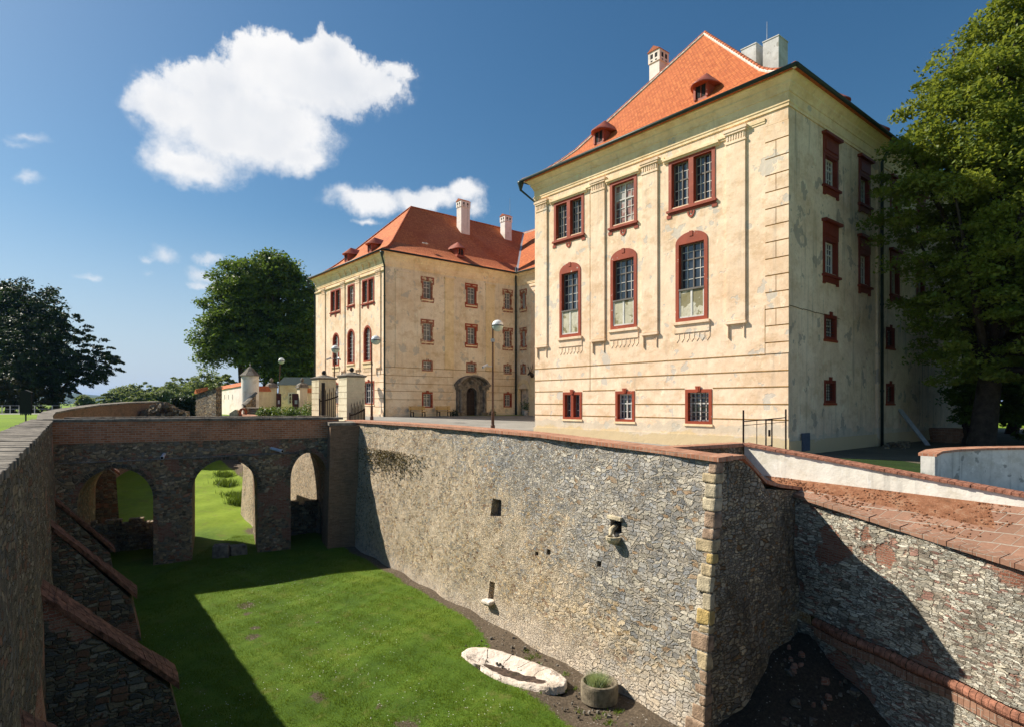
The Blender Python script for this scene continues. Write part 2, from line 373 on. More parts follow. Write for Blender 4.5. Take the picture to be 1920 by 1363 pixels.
M['chim_grey'] = mat_plaster('chimney cement', (.50,.48,.45), (.68,.66,.63), gthr=.64, streak=.5, dirt=.3)
gm, T, b = newmat('window glass'); b.inputs['Roughness'].default_value = .06; b.inputs['Specular IOR Level'].default_value = .9
T.put(b.inputs['Base Color'], T.ramp(T.noise(POS(T), .9, 3).outputs[0], [(.35, (.018,.024,.034)), (.65, (.06,.075,.095))]))
bump(T, b, T.noise(POS(T), 1.8, 2).outputs[0], .02, .4)
M['glass'] = gm
gm, T, b = newmat('curtained window glass'); b.inputs['Roughness'].default_value = .15; b.inputs['Specular IOR Level'].default_value = .6
T.put(b.inputs['Base Color'], T.ramp(T.noise(POS(T), 1.6, 5).outputs[0], [(.4, (.10,.06,.05)), (.52, (.42,.22,.17)), (.6, (.45,.42,.38))]))
M['glass_pink'] = gm
tan = [(0,(.46,.36,.23)),(.14,(.30,.21,.12)),(.26,(.48,.38,.24)),(.4,(.22,.20,.17)),(.52,(.42,.30,.16)),(.64,(.33,.30,.24)),(.78,(.20,.12,.07)),(.88,(.50,.41,.28))]
gry = [(0,(.31,.29,.26)),(.18,(.40,.38,.34)),(.38,(.24,.235,.225)),(.55,(.45,.41,.33)),(.68,(.32,.32,.315)),(.82,(.50,.45,.36)),(.93,(.32,.21,.12))]
M['scarp'] = mat_rubble('scarp rubble', tan, (.80,.64,.46), 3.9, 8.8, smear=.62, sizebias=(.45,-.5,0,-12,-7), pal2=gry, split=(.30,-.20,.55,-7.0,2.0), mw=.085, bd=.055, warp=.42, contrast=1.05, damp=(-8.6,-7.2,(.78,.68,.56),.5), big=(.45,.62,(.30,.28,.25),.3))
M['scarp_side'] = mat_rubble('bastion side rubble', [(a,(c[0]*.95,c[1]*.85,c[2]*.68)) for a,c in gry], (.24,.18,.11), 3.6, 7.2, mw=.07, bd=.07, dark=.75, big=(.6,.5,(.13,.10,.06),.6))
slate = [(0,(.48,.46,.38)),(.16,(.34,.31,.25)),(.3,(.60,.56,.46)),(.44,(.26,.22,.17)),(.58,(.52,.47,.36)),(.7,(.40,.36,.28)),(.82,(.30,.17,.13)),(.92,(.56,.50,.40))]
M['slate'] = mat_rubble('slate rubble', slate, (.30,.26,.19), 3.4, 12.5, mw=.05, bd=.08, warp=.22, brick=(.55,.565), contrast=1.1, big=(.5,.6,(.30,.27,.2),.35))
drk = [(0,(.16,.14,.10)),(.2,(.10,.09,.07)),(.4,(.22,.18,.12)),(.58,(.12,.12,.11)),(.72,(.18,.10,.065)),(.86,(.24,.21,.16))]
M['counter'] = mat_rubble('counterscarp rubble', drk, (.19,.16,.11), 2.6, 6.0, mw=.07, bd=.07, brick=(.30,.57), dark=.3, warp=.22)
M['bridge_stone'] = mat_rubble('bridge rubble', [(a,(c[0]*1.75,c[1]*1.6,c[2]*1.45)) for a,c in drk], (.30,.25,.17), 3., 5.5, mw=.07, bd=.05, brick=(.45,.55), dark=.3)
M['far_stone'] = mat_rubble('old rubble', tan, (.30,.25,.18), 2.4, 4.4, mw=.08, bd=.09, dark=.6, big=(.4,.5,(.18,.15,.10),.5))
M['brick'] = mat_brick('parapet brick', (.40,.15,.065), (.54,.24,.125), (.48,.38,.28), .30, .115, .013, dirt=.4)
M['brick_side'] = mat_brick('old wall brick', (.24,.14,.08), (.34,.21,.13), (.25,.20,.14), dirt=.45)
M['ledge'] = mat_flat('dusty ledge brick', (.34,.15,.095), .85, var=.4, scale=7, bd=.02)
M['cap_brick'] = mat_brick('brick coping', (.34,.13,.07), (.50,.25,.15), (.42,.33,.25), .145, .36, .010, .014, .35, (.20,.12,.08), .012, 0.)
M['cap_old'] = mat_flat('old mossy cap brick', (.20,.095,.06), .92, var=.5, scale=5, bd=.03)
M['cap_tile'] = mat_brick('paved tile top', (.24,.125,.08), (.34,.19,.125), (.40,.34,.27), .36, .19, .009, .015, .45, (.24,.15,.10), .03)
M['cap_stone'] = mat_flat('weathered coping stone', (.21,.185,.15), .9, var=.45, scale=3., bd=.03)
M['sand1'] = mat_flat('yellow sandstone', (.48,.38,.23), .9, var=.3, scale=4, bd=.03)
M['sand2'] = mat_flat('brown sandstone', (.36,.25,.17), .9, var=.35, scale=4, bd=.03)
M['sand3'] = mat_flat('pale sandstone', (.52,.44,.30), .9, var=.3, scale=4, bd=.03)
M['sand4'] = mat_flat('ochre sandstone', (.50,.36,.14), .9, var=.25, scale=4, bd=.03)
M['basin'] = mat_plaster('pale worn stone', (.52,.43,.35), (.80,.70,.60), grey=(.33,.27,.22), gthr=.62, streak=.25, dirt=.6, bd=.06)
M['basin_dirt'] = mat_flat('dark silt', (.085,.058,.042), .95, var=.5, scale=6)
M['concrete'] = mat_flat('mossy concrete', (.24,.20,.14), .9, var=.35, scale=5, bd=.02)
M['moat'] = mat_moat()
M['grass'] = mat_ground('park grass', [(.36,(.11,.19,.008)),(.5,(.17,.26,.012)),(.64,(.22,.31,.02))], .12, 18., .03)
M['grass_painted_shade'] = mat_ground('grass with painted shade', [(.36,(.012,.030,.005)),(.5,(.022,.048,.006)),(.64,(.035,.065,.010))], .5, 18., .05)  # grass colour darkened to stand for shade
M['paving'] = mat_ground('courtyard gravel', [(.36,(.19,.185,.165)),(.5,(.26,.25,.225)),(.64,(.33,.31,.28))], .5, 30., .01)
M['yard'] = mat_ground('shaded earth', [(.36,(.10,.085,.06)),(.5,(.15,.13,.09)),(.64,(.20,.17,.13))], .5, 20., .03)
M['gravel'] = mat_ground('grey road gravel', [(.36,(.26,.25,.23)),(.5,(.34,.33,.31)),(.64,(.42,.41,.39))], .5, 30., .01)
M['debris'] = mat_ground('leaf litter and broken tile', [(.3,(.10,.05,.025)),(.5,(.28,.12,.06)),(.68,(.42,.28,.18))], 3., 22., .04)
M['hill'] = mat_ground('wooded hill', [(.36,(.020,.040,.018)),(.5,(.032,.058,.024)),(.64,(.05,.08,.03))], .01, .05, .5)
M['bark'] = mat_flat('bark', (.05,.038,.028), .9, var=.4, scale=4, bd=.05)
M['leaf_big'] = mat_leaf('maple foliage', (.075,.130,.016), (.200,.240,.042), .45)
M['leaf_lime'] = mat_leaf('lime tree foliage', (.045,.095,.016), (.115,.180,.034), .38)
M['leaf_yew'] = mat_leaf('dark foliage', (.013,.032,.014), (.036,.066,.022), .15)
M['leaf_far'] = mat_leaf('pale green foliage', (.10,.14,.05), (.18,.23,.09), .4)
M['leaf_hedge'] = mat_leaf('bright shrub foliage', (.05,.10,.015), (.13,.20,.03), .3)
M['leaf_olive'] = mat_leaf('olive bush foliage', (.035,.040,.012), (.07,.07,.018), .2)
M['blade'] = mat_leaf('grass blades', (.060,.130,.006), (.150,.215,.018), .3)
M['blade_grey'] = mat_leaf('silvery grass', (.18,.26,.12), (.40,.47,.28), .3)
gm, T, b = newmat('opal lamp globe'); T.put(b.inputs['Base Color'], (.75,.77,.76)); b.inputs['Roughness'].default_value = .12; b.inputs['Specular IOR Level'].default_value = .6
M['globe'] = gm
M['globe_low'] = mat_flat('green tinted globe', (.42,.50,.44), .15, var=.1)
M['steel'] = mat_flat('pale grey metal', (.45,.45,.46), .4, .3)
M['plastic'] = mat_flat('white pvc', (.62,.62,.68), .4)
M['box_blue'] = mat_flat('blue grey metal', (.09,.11,.16), .5)
# ------------------------------------------------------------------ mesh helpers
ORG = {}
class MB:
    def __init__(s): s.v = []; s.f = []; s.mi = []
    def add(s, vs, fs, mi=0):
        k = len(s.v); s.v += [tuple(p) for p in vs]; s.f += [tuple(i+k for i in f) for f in fs]; s.mi += [mi]*len(fs); return s
    def poly(s, pts, mi=0): return s.add(pts, [tuple(range(len(pts)))], mi)
    def hexa(s, p, mi=0):   # 4 bottom + 4 top points
        return s.add(p, [(3,2,1,0),(4,5,6,7),(0,1,5,4),(1,2,6,5),(2,3,7,6),(3,0,4,7)], mi)
    def fbox(s, F, t0, t1, z0, z1, o0, o1, mi=0):
        return s.hexa([F(t0,z0,o0),F(t1,z0,o0),F(t1,z0,o1),F(t0,z0,o1),F(t0,z1,o0),F(t1,z1,o0),F(t1,z1,o1),F(t0,z1,o1)], mi)
    def box(s, x0, x1, y0, y1, z0, z1, mi=0):
        return s.hexa([(x0,y0,z0),(x1,y0,z0),(x1,y1,z0),(x0,y1,z0),(x0,y0,z1),(x1,y0,z1),(x1,y1,z1),(x0,y1,z1)], mi)
    def prism(s, bot, top, mi=0):
        n = len(bot)
        return s.add(list(bot)+list(top), [tuple(range(n-1,-1,-1)), tuple(range(n,2*n))]+[(i,(i+1)%n,n+(i+1)%n,n+i) for i in range(n)], mi)
    def tube(s, p0, p1, r0, r1=None, n=8, mi=0, cap=True):
        r1 = r0 if r1 is None else r1; p0 = Vector(p0); p1 = Vector(p1); d = (p1-p0).normalized()
        a = d.orthogonal().normalized(); b = d.cross(a)
        vs = []
        for p, r in ((p0,r0),(p1,r1)):
            for i in range(n):
                t = 2*math.pi*i/n; vs.append(p+a*math.cos(t)*r+b*math.sin(t)*r)
        fs = [(i,(i+1)%n,n+(i+1)%n,n+i) for i in range(n)]
        if cap: fs += [tuple(range(n-1,-1,-1)), tuple(range(n,2*n))]
        return s.add(vs, fs, mi)
    def path(s, pts, rs, n=8, mi=0):
        pts = [Vector(p) for p in pts]; vs = []
        a = (pts[1]-pts[0]).orthogonal().normalized()
        for i, p in enumerate(pts):
            d = (pts[min(i+1,len(pts)-1)]-pts[max(i-1,0)]).normalized()
            a = (a-d*a.dot(d)).normalized(); b = d.cross(a); r = rs[i] if isinstance(rs,(list,tuple)) else rs
            for k in range(n):
                t = 2*math.pi*k/n; vs.append(p+a*math.cos(t)*r+b*math.sin(t)*r)
        fs = [(j*n+i,j*n+(i+1)%n,(j+1)*n+(i+1)%n,(j+1)*n+i) for j in range(len(pts)-1) for i in range(n)]
        fs += [tuple(range(n-1,-1,-1)), tuple(range((len(pts)-1)*n,len(pts)*n))]
        return s.add(vs, fs, mi)
    def lathe(s, c, prof, n=20, mi=0, a0=0., a1=2*math.pi):
        full = abs(a1-a0-2*math.pi) < 1e-6; m = n if full else n+1
        vs = [(c[0]+r*math.cos(a0+(a1-a0)*i/n), c[1]+r*math.sin(a0+(a1-a0)*i/n), c[2]+z) for r, z in prof for i in range(m)]
        fs = [(j*m+i, j*m+(i+1)%m, (j+1)*m+(i+1)%m, (j+1)*m+i) for j in range(len(prof)-1) for i in range(n)]
        return s.add(vs, fs, mi)
    def ball(s, c, r, n=16, mi=0, sz=1.):
        return s.lathe(c, [(max(1e-4, r*math.sin(math.pi*k/(n//2))), -r*sz*math.cos(math.pi*k/(n//2))) for k in range(n//2+1)], n, mi)
    def build(s, name, mats, parent=None, o=None, smooth=False, recalc=True, kind=None, label=None, cat=None, group=None, bevel=None, uv=True, uvt=None):
        o = ORG[parent.name] if parent is not None else Vector(o if o is not None else s.v[0])
        me = bpy.data.meshes.new(name)
        me.from_pydata([(p[0]-o[0], p[1]-o[1], p[2]-o[2]) for p in s.v], [], s.f)
        mats = mats if isinstance(mats, (list, tuple)) else [mats]
        for m in mats: me.materials.append(M[m] if isinstance(m, str) else m)
        if len(mats) > 1: me.polygons.foreach_set('material_index', s.mi)
        if recalc:
            bm = bmesh.new(); bm.from_mesh(me); bmesh.ops.recalc_face_normals(bm, faces=bm.faces); bm.to_mesh(me); bm.free()
        if smooth: me.polygons.foreach_set('use_smooth', [True]*len(me.polygons))
        me.update()
        if uv: auto_uv(me, o, uvt)
        ob = bpy.data.objects.new(name, me); col.objects.link(ob)
        if parent is not None: ob.parent = parent
        else: ob.location = o
        ORG[ob.name] = Vector(o)
        if smooth and not smooth == 'all':
            pass
        tag(ob, label, cat, group, kind)
        if bevel:
            md = ob.modifiers.new('bevel', 'BEVEL'); md.width = bevel; md.segments = 2; md.limit_method = 'ANGLE'
        return ob
def auto_uv(me, o, uvt=None):
    nl = len(me.loops)
    if nl == 0: return
    co = np.empty(len(me.vertices)*3); me.vertices.foreach_get('co', co); co = co.reshape(-1,3)+np.array(o)
    vi = np.empty(nl, int); me.loops.foreach_get('vertex_index', vi)
    tot = np.empty(len(me.polygons), int); me.polygons.foreach_get('loop_total', tot)
    nn = np.empty(len(me.polygons)*3); me.polygons.foreach_get('normal', nn); nn = nn.reshape(-1,3)
    # quantise normals a little so that neighbouring faces of a gently curved wall share their mapping
    t = np.stack([-nn[:,1], nn[:,0], np.zeros(len(nn))], 1); ln = np.linalg.norm(t, axis=1)
    flat = ln < .25
    t[flat] = (1,0,0) if uvt is None else (uvt[0],uvt[1],0); ln[flat] = 1; t /= ln[:,None]
    n2 = nn.copy(); n2[flat] = (0,0,1)
    s_ = np.cross(n2, t)
    if uvt is not None:
        k = (~flat) & (np.abs(t[:,0]*uvt[0]+t[:,1]*uvt[1]) > .8)
        t[k] = (uvt[0], uvt[1], 0); s_[k] = (0,0,1)
    lp = np.repeat(np.arange(len(tot)), tot)
    p = co[vi]
    uvs = np.stack([(p*t[lp]).sum(1), (p*s_[lp]).sum(1)], 1)
    l = me.uv_layers.new(name='UVMap'); l.data.foreach_set('uv', uvs.ravel())
def tag(o, label=None, cat=None, group=None, kind=None):
    if label: o['label'] = label
    if cat: o['category'] = cat
    if group: o['group'] = group
    if kind: o['kind'] = kind
    return o
def thing(name, label, cat, loc, group=None):
    o = bpy.data.objects.new(name, None); col.objects.link(o); o.location = loc; o.empty_display_size = .3
    ORG[o.name] = Vector(loc); return tag(o, label, cat, group)
def copy_tree(o, parent=None, loc=None, rotz=None):
    c = o.copy(); col.objects.link(c)
    if parent is not None: c.parent = parent
    if loc is not None: c.location = loc
    if rotz is not None: c.rotation_euler = (0,0,rotz)
    for ch in [x for x in scn.objects if x.parent == o]: copy_tree(ch, c)
    return c
def frame(o, d, n):
    return lambda t, z, out=0.: (o[0]+d[0]*t+n[0]*out, o[1]+d[1]*t+n[1]*out, z)
Av = (-.6414, .7672); Bv = (.7672, .6414); nA = (.6414, -.7672); nB = (-.7672, -.6414)

def gz(x, y):    # height of the land around the palace
    t = (x-11.3)*Av[0]+(y-25)*Av[1]
    return -2.16+.027*max(-8, min(36, t))

# wall sheet with real openings
def facade(mb, F, t0, t1, z0, z1, holes, depth=.35, mi=0, ets=(), ezs=()):
    ts = sorted({t0, t1, *ets, *[h[0] for h in holes], *[h[1] for h in holes]}); zs = sorted({z0, z1, *ezs, *[h[2] for h in holes], *[h[3] for h in holes]})
    inh = lambda t, z: any(h[0] < t < h[1] and h[2] < z < h[3] for h in holes)
    for i in range(len(ts)-1):
        for j in range(len(zs)-1):
            if not inh((ts[i]+ts[i+1])/2, (zs[j]+zs[j+1])/2):
                a, b, c, d = ts[i], ts[i+1], zs[j], zs[j+1]
                mb.poly([F(a,c),F(b,c),F(b,d),F(a,d)], mi)
    for (a, b, c, d) in holes:
        for p, q in (((a,c),(b,c)),((b,c),(b,d)),((b,d),(a,d)),((a,d),(a,c))):
            mb.poly([F(p[0],p[1]),F(q[0],q[1]),F(q[0],q[1],-depth),F(p[0],p[1],-depth)], mi)
        mb.poly([F(a,c,-depth-.3),F(b,c,-depth-.3),F(b,d,-depth-.3),F(a,d,-depth-.3)], mi)

def ring(mb, F, outer, inner, o0, o1, mi=0):   # flat frame between two closed outlines in the facade plane
    n = len(outer)
    vs = [F(t,z,o1) for t,z in outer]+[F(t,z,o1) for t,z in inner]+[F(t,z,o0) for t,z in outer]+[F(t,z,o0) for t,z in inner]
    fs = []
    for i in range(n):
        j = (i+1)%n
        fs += [(i,j,n+j,n+i),(2*n+i,i,n+i,3*n+i) if False else (2*n+i,2*n+j,j,i),(n+i,n+j,3*n+j,3*n+i)]
    mb.add(vs, fs, mi)
def spandrel(mb, F, a, b, zs, zt, top, o=.004, n=14):
    m = (a+b)/2; h = (b-a)/2; pt = [(m+h*math.cos(math.pi*k/n), zs+(zt-zs)*math.sin(math.pi*k/n)) for k in range(n+1)]
    for p, q in zip(pt[:-1], pt[1:]): mb.poly([F(p[0],p[1],o),F(q[0],q[1],o),F(q[0],top,o),F(p[0],top,o)])
def arched_wall(mb, F, x0, x1, z0, z1, arches, D, n=16, mi=0):
    xs = {x0, x1}
    for a, b, zs, zt in arches:
        for k in range(n+1): xs.add(round((a+b)/2-(b-a)/2*math.cos(math.pi*k/n), 5))
    xs = sorted(xs)
    def h(x, side):
        for a, b, zs, zt in arches:
            if a-1e-4 <= x <= b+1e-4 and a < x+side < b:
                u = (x-(a+b)/2)/((b-a)/2); return zs+(zt-zs)*math.sqrt(max(0, 1-u*u))
        return None
    for p, q in zip(xs[:-1], xs[1:]):
        hp, hq = h(p, 1e-3), h(q, -1e-3)
        bp = z0 if hp is None else hp; bq = z0 if hq is None else hq
        mb.poly([F(p,bp),F(q,bq),F(q,z1),F(p,z1)], mi); mb.poly([F(p,bp,-D),F(q,bq,-D),F(q,z1,-D),F(p,z1,-D)], mi)
        if hp is not None: mb.poly([F(p,hp),F(q,hq),F(q,hq,-D),F(p,hp,-D)], mi)
    for a, b, zs, zt in arches:
        for x in (a, b): mb.poly([F(x,z0),F(x,zs),F(x,zs,-D),F(x,z0,-D)], mi)
    mb.poly([F(x0,z1),F(x1,z1),F(x1,z1,-D),F(x0,z1,-D)], mi)
    mb.poly([F(x0,z0),F(x0,z1),F(x0,z1,-D),F(x0,z0,-D)], mi); mb.poly([F(x1,z0),F(x1,z1),F(x1,z1,-D),F(x1,z0,-D)], mi)
def rect_ring_pts(a, b, c, d, n=1): return [(a,c),(b,c),(b,d),(a,d)]
def arch_pts(a, b, c, zs, zt, n=14):   # outline with an elliptical head from spring zs to top zt
    m = (a+b)/2; h = (b-a)/2
    return [(a,c),(b,c)]+[(m+h*math.cos(math.pi*k/n), zs+(zt-zs)*math.sin(math.pi*k/n)) for k in range(n+1)]

def glazing(par, F, a, b, c, d, o, nx=2, cols=2, rows=(.68,), pr=3, pr2=2, glass='glass', bars='wood_grey', thin='wood_white', hgt=None):
    """casement window: leaves with small panes. pane = glass, glazing_bars = frame, mullion, transom and thin bars"""
    g = MB(); g.fbox(F, a, b, c, d, o-.05, o-.02); g.build('pane', glass, par)
    m = MB(); w = .06
    m.fbox(F,a,b,c,c+w,o-.02,o+.04); m.fbox(F,a,b,d-w,d,o-.02,o+.04)
    m.fbox(F,a,a+w,c+w,d-w,o-.02,o+.038); m.fbox(F,b-w,b,c+w,d-w,o-.02,o+.038)
    lv = [a+(b-a)*k/nx for k in range(nx+1)]
    for x_ in lv[1:-1]: m.fbox(F,x_-w/2,x_+w/2,c+w,d-w,o-.019,o+.045)
    zr = [c]+[c+(d-c)*r for r in rows]+[d]
    for z_ in zr[1:-1]:
        for k in range(nx): m.fbox(F,lv[k]+w/2,lv[k+1]-w/2,z_-w/2,z_+w/2,o-.018,o+.036)
    t_ = .032
    for k in range(nx):
        for q in range(1, cols):
            x_ = lv[k]+(lv[k+1]-lv[k])*q/cols
            m.fbox(F,x_-t_/2,x_+t_/2,c+w,d-w,o-.017,o+.012,1)
    for zi in range(len(zr)-1):
        n_ = pr if zi == 0 else pr2
        for q in range(1, n_):
            z_ = zr[zi]+(zr[zi+1]-zr[zi])*q/n_
            m.fbox(F,a+w,b-w,z_-t_/2,z_+t_/2,o-.016,o+.010,1)
    m.build('glazing_bars', [bars, thin], par)

def win_top(root, F, a, b, c, d, double, red='red', glass='glass', drop=True):
    """upper window: red frame plate, red apron with a little scroll below"""
    s = MB(); fw = .17
    ic = c+.36; i0, i1, i3 = a+fw, b-fw, d-fw*.9
    ring(s, F, rect_ring_pts(a,b,ic,d), rect_ring_pts(i0,i1,ic+.06,i3), -.30, .035)
    s.fbox(F, a-.08, b+.08, ic-.10, ic, -.02, .12)
    if drop:
        s.fbox(F, a-.03, b+.03, ic-.22, ic-.10, 0., .04); s.fbox(F, a-.10, a+.16, c, ic-.20, 0, .038); s.fbox(F, b-.16, b+.10, c, ic-.20, 0, .038)
        m_ = (a+b)/2
        out = [(m_+.2*math.cos(t), ic-.26+.30*math.sin(t)*1.) for t in [math.pi+math.pi*k/10 for k in range(11)]]
        inn = [(m_+.12*math.cos(t), ic-.26+.20*math.sin(t)) for t in [math.pi+math.pi*k/10 for k in range(11)]]
        for k in range(10): s.prism([F(*out[k],0.),F(*out[k+1],0.),F(*inn[k+1],0.),F(*inn[k],0.)],[F(*out[k],.04),F(*out[k+1],.04),F(*inn[k+1],.04),F(*inn[k],.04)])
        s.fbox(F, m_-.05, m_+.05, ic-.36, ic-.24, 0, .037)
    if double:
        m_ = (a+b)/2; s.fbox(F, m_-.13, m_+.13, ic+.06, i3, -.29, .033)
    wdw = s.build('window', red, root)
    if double:
        m_ = (a+b)/2
        glazing(wdw, F, i0, m_-.13, ic+.06, i3, -.22, nx=2, cols=2, rows=(.62,), pr=3, pr2=2, glass=glass)
        glazing(wdw, F, m_+.13, i1, ic+.06, i3, -.22, nx=2, cols=2, rows=(.62,), pr=3, pr2=2, glass=glass)
    else:
        glazing(wdw, F, i0, i1, ic+.06, i3, -.22, nx=2, cols=2, rows=(.62,), pr=3, pr2=2, glass=glass, bars='wood_white')
    return wdw

def fringe(mb, F, a, b, z, n=7):   # pointed fringe of shallow plaster lappets below a window
    w_ = (b-a)/n
    for k in range(n):
        x0 = a+k*w_; x1 = x0+w_
        mb.fbox(F, x0-.012, x0+.012, z-.24, z, 0, .02)
        for p, q in (((x0,z-.24),((x0+x1)/2,z-.40)),(((x0+x1)/2,z-.40),(x1,z-.24))):
            mb.prism([F(p[0],p[1]-.02,0),F(q[0],q[1]-.02,0),F(q[0],q[1]+.012,0),F(p[0],p[1]+.012,0)],[F(p[0],p[1]-.02,.02),F(q[0],q[1]-.02,.02),F(q[0],q[1]+.012,.02),F(p[0],p[1]+.012,.02)])
    mb.fbox(F, a, b, z, z+.022, 0, .021)

def win_arch(root, F, a, b, c, zs, d, red='red', blind=.35, round_=False):
    """tall arched window: red plate with an arched head; glazed above, blind plaster panel below"""
    s = MB(); fw = .18; n = 14
    if round_:
        outer = arch_pts(a,b,c,zs,d,n); inner = arch_pts(a+fw,b-fw,c+fw,zs,d-fw,n)
        ring(s, F, outer, inner, -.30, .035)
        wdw = s.build('window', red, root)
        g = MB(); g.prism([F(t,z_,-.25) for t,z_ in inner],[F(t,z_,-.22) for t,z_ in inner]); g.build('pane', 'glass', wdw)
        m = MB(); mm = (a+b)/2
        m.fbox(F, mm-.04, mm+.04, c+fw, d-fw-.05, -.22, -.16)
        for k in range(1, 8):
            zz = c+fw+(zs-c-fw)*k/7.; m.fbox(F, a+fw, b-fw, zz-.02, zz+.02, -.22, -.19)
        for q in (.25,.75):
            xx = a+fw+(b-a-2*fw)*q; m.fbox(F, xx-.018, xx+.018, c+fw, zs+(d-zs)*.55, -.22, -.185)
        m.build('glazing_bars', 'wood_white', wdw)
        sl_ = MB(); sl_.fbox(F, a-.1, b+.1, c-.1, c, -.02, .14); sl_.build('sill', 'cornice', wdw)
    else:
        gt = zs-.04; inner = [(a+fw,c+fw),(b-fw,c+fw)]+[(b-fw-(b-a-2*fw)*k/n, gt) for k in range(n+1)]
        outer = arch_pts(a,b,c,zs,d,n)
        ring(s, F, outer, inner, -.30, .035)
        m_ = (a+b)/2
        s.fbox(F, m_-.09, m_+.09, d-.22, d+.02, .03, .06)
        wdw = s.build('window', red, root)
        gb = c+fw+(gt-c-fw)*blind*1.12
        glazing(wdw, F, a+fw, b-fw, gb, gt, -.22, nx=2, cols=2, rows=(.66,), pr=3, pr2=2)
        p = MB(); p.fbox(F, a+fw, b-fw, c+fw, gb-.07, -.30, -.02); p.build('blind_panel', 'blind', wdw)
        q = MB(); q.fbox(F, a+fw, b-fw, gb-.07, gb, -.30, .05); q.build('sill', 'wood_grey', wdw)
        q = MB(); q.fbox(F, m_-.05, m_+.05, c+fw+.07, gb-.071, -.02, .005)
        q.fbox(F, a+fw, b-fw, c+fw, c+fw+.07, -.02, .004); q.fbox(F, a+fw, a+fw+.07, c+fw+.07, gb-.071, -.02, .003); q.fbox(F, b-fw-.07, b-fw, c+fw+.07, gb-.071, -.02, .003)
        q.build('panel_frame', 'wood_white', wdw)
    e = MB(); e.fbox(F, a-.12, b+.1, c-.13, c-.003, 0, .13); e.fbox(F, a-.10, b+.08, c-.52, c-.13, 0, .045)
    fringe(e, F, a-.10, b+.08, c-.54)
    e.build('window_ledge', 'plaster' if not round_ else 'plaster_yellow', wdw)
    return wdw

def win_small(root, F, a, b, c, d, red='red', grille=False, glass='glass', key=True, double=False, ears=False):
    s = MB(); fw = .15
    ring(s, F, rect_ring_pts(a,b,c,d), rect_ring_pts(a+fw,b-fw,c+.12,d-fw), -.30, .03)
    m_ = (a+b)/2
    if key:
        s.prism([F(m_-.10,d-.10,.03),F(m_+.10,d-.10,.03),F(m_+.14,d+.14,.03),F(m_-.14,d+.14,.03)],[F(m_-.10,d-.10,.07),F(m_+.10,d-.10,.07),F(m_+.14,d+.14,.07),F(m_-.14,d+.14,.07)])
        s.fbox(F, m_-.05, m_+.05, d-.12, d+.12, .07, .085)
    if ears:
        s.fbox(F, a-.14, a, d-.45, d+.08, 0, .028); s.fbox(F, b, b+.14, d-.45, d+.08, 0, .028); s.fbox(F, a-.14, b+.14, d+.0801, d+.22, 0, .05)
        s.fbox(F, a-.16, a, c-.12, c+.25, 0, .028); s.fbox(F, b, b+.16, c-.12, c+.25, 0, .028); s.fbox(F, a-.12, b+.12, c-.26, c-.121, 0, .03)
    if double: s.fbox(F, m_-.1, m_+.1, c+.12, d-fw, -.29, .028)
    wdw = s.build('window', red, root)
    if double:
        glazing(wdw, F, a+fw, m_-.1, c+.12, d-fw, -.22, nx=1, cols=2, rows=(.6,), pr=2, pr2=1, glass=glass)
        glazing(wdw, F, m_+.1, b-fw, c+.12, d-fw, -.22, nx=1, cols=2, rows=(.6,), pr=2, pr2=1, glass=glass)
    else: glazing(wdw, F, a+fw, b-fw, c+.12, d-fw, -.22, nx=2, cols=2, rows=(.62,), pr=2, pr2=1 if d-c < 1.3 else 2, glass=glass, bars='wood_white')
    if grille:
        g = MB(); n_ = 4
        for k in range(1, n_+1):
            t = a+fw+(b-a-2*fw)*k/(n_+1); g.tube(F(t,c+.12,-.06), F(t,d-fw,-.06), .014, n=5)
        for k in range(1, 6):
            zz = c+.12+(d-fw-c-.12)*k/6; g.tube(F(a+fw,zz,-.06), F(b-fw,zz,-.06), .012, n=5)
        g.build('grille', 'iron', wdw)
    e = MB(); e.fbox(F, a-.06, b+.06, c-.10, c-.003, -.02, .06); e.build('sill', 'red' if red=='red_dark' else 'cornice', wdw)
    return wdw

def win_hood(root, F, a, b, c, gt, d, red='red_dark'):
    """window of the shaded side: red panel and projecting hood above the glass, profiled apron below"""
    s = MB(); fw = .18
    ic = c+.42
    ring(s, F, rect_ring_pts(a,b,ic,gt), rect_ring_pts(a+fw,b-fw,ic+.08,gt-.1), -.30, .04)
    s.fbox(F, a, b, gt, d-.12, 0, .06); s.fbox(F, a+.15, b-.15, gt+.15, d-.3, .06, .09)
    s.fbox(F, a-.12, b+.12, d-.12, d, -.02, .22)
    s.fbox(F, a-.1, b+.1, ic-.1, ic, -.02, .16); s.fbox(F, a, b, ic-.34, ic-.1, 0, .07); s.fbox(F, a-.02, a+.2, c, ic-.34, 0, .065); s.fbox(F, b-.2, b+.02, c, ic-.34, 0, .065)
    wdw = s.build('window', red, root)
    glazing(wdw, F, a+fw, b-fw, ic+.08, gt-.1, -.20, nx=2, cols=2, rows=(.62,), pr=2, pr2=2, bars='wood_white')
    return wdw

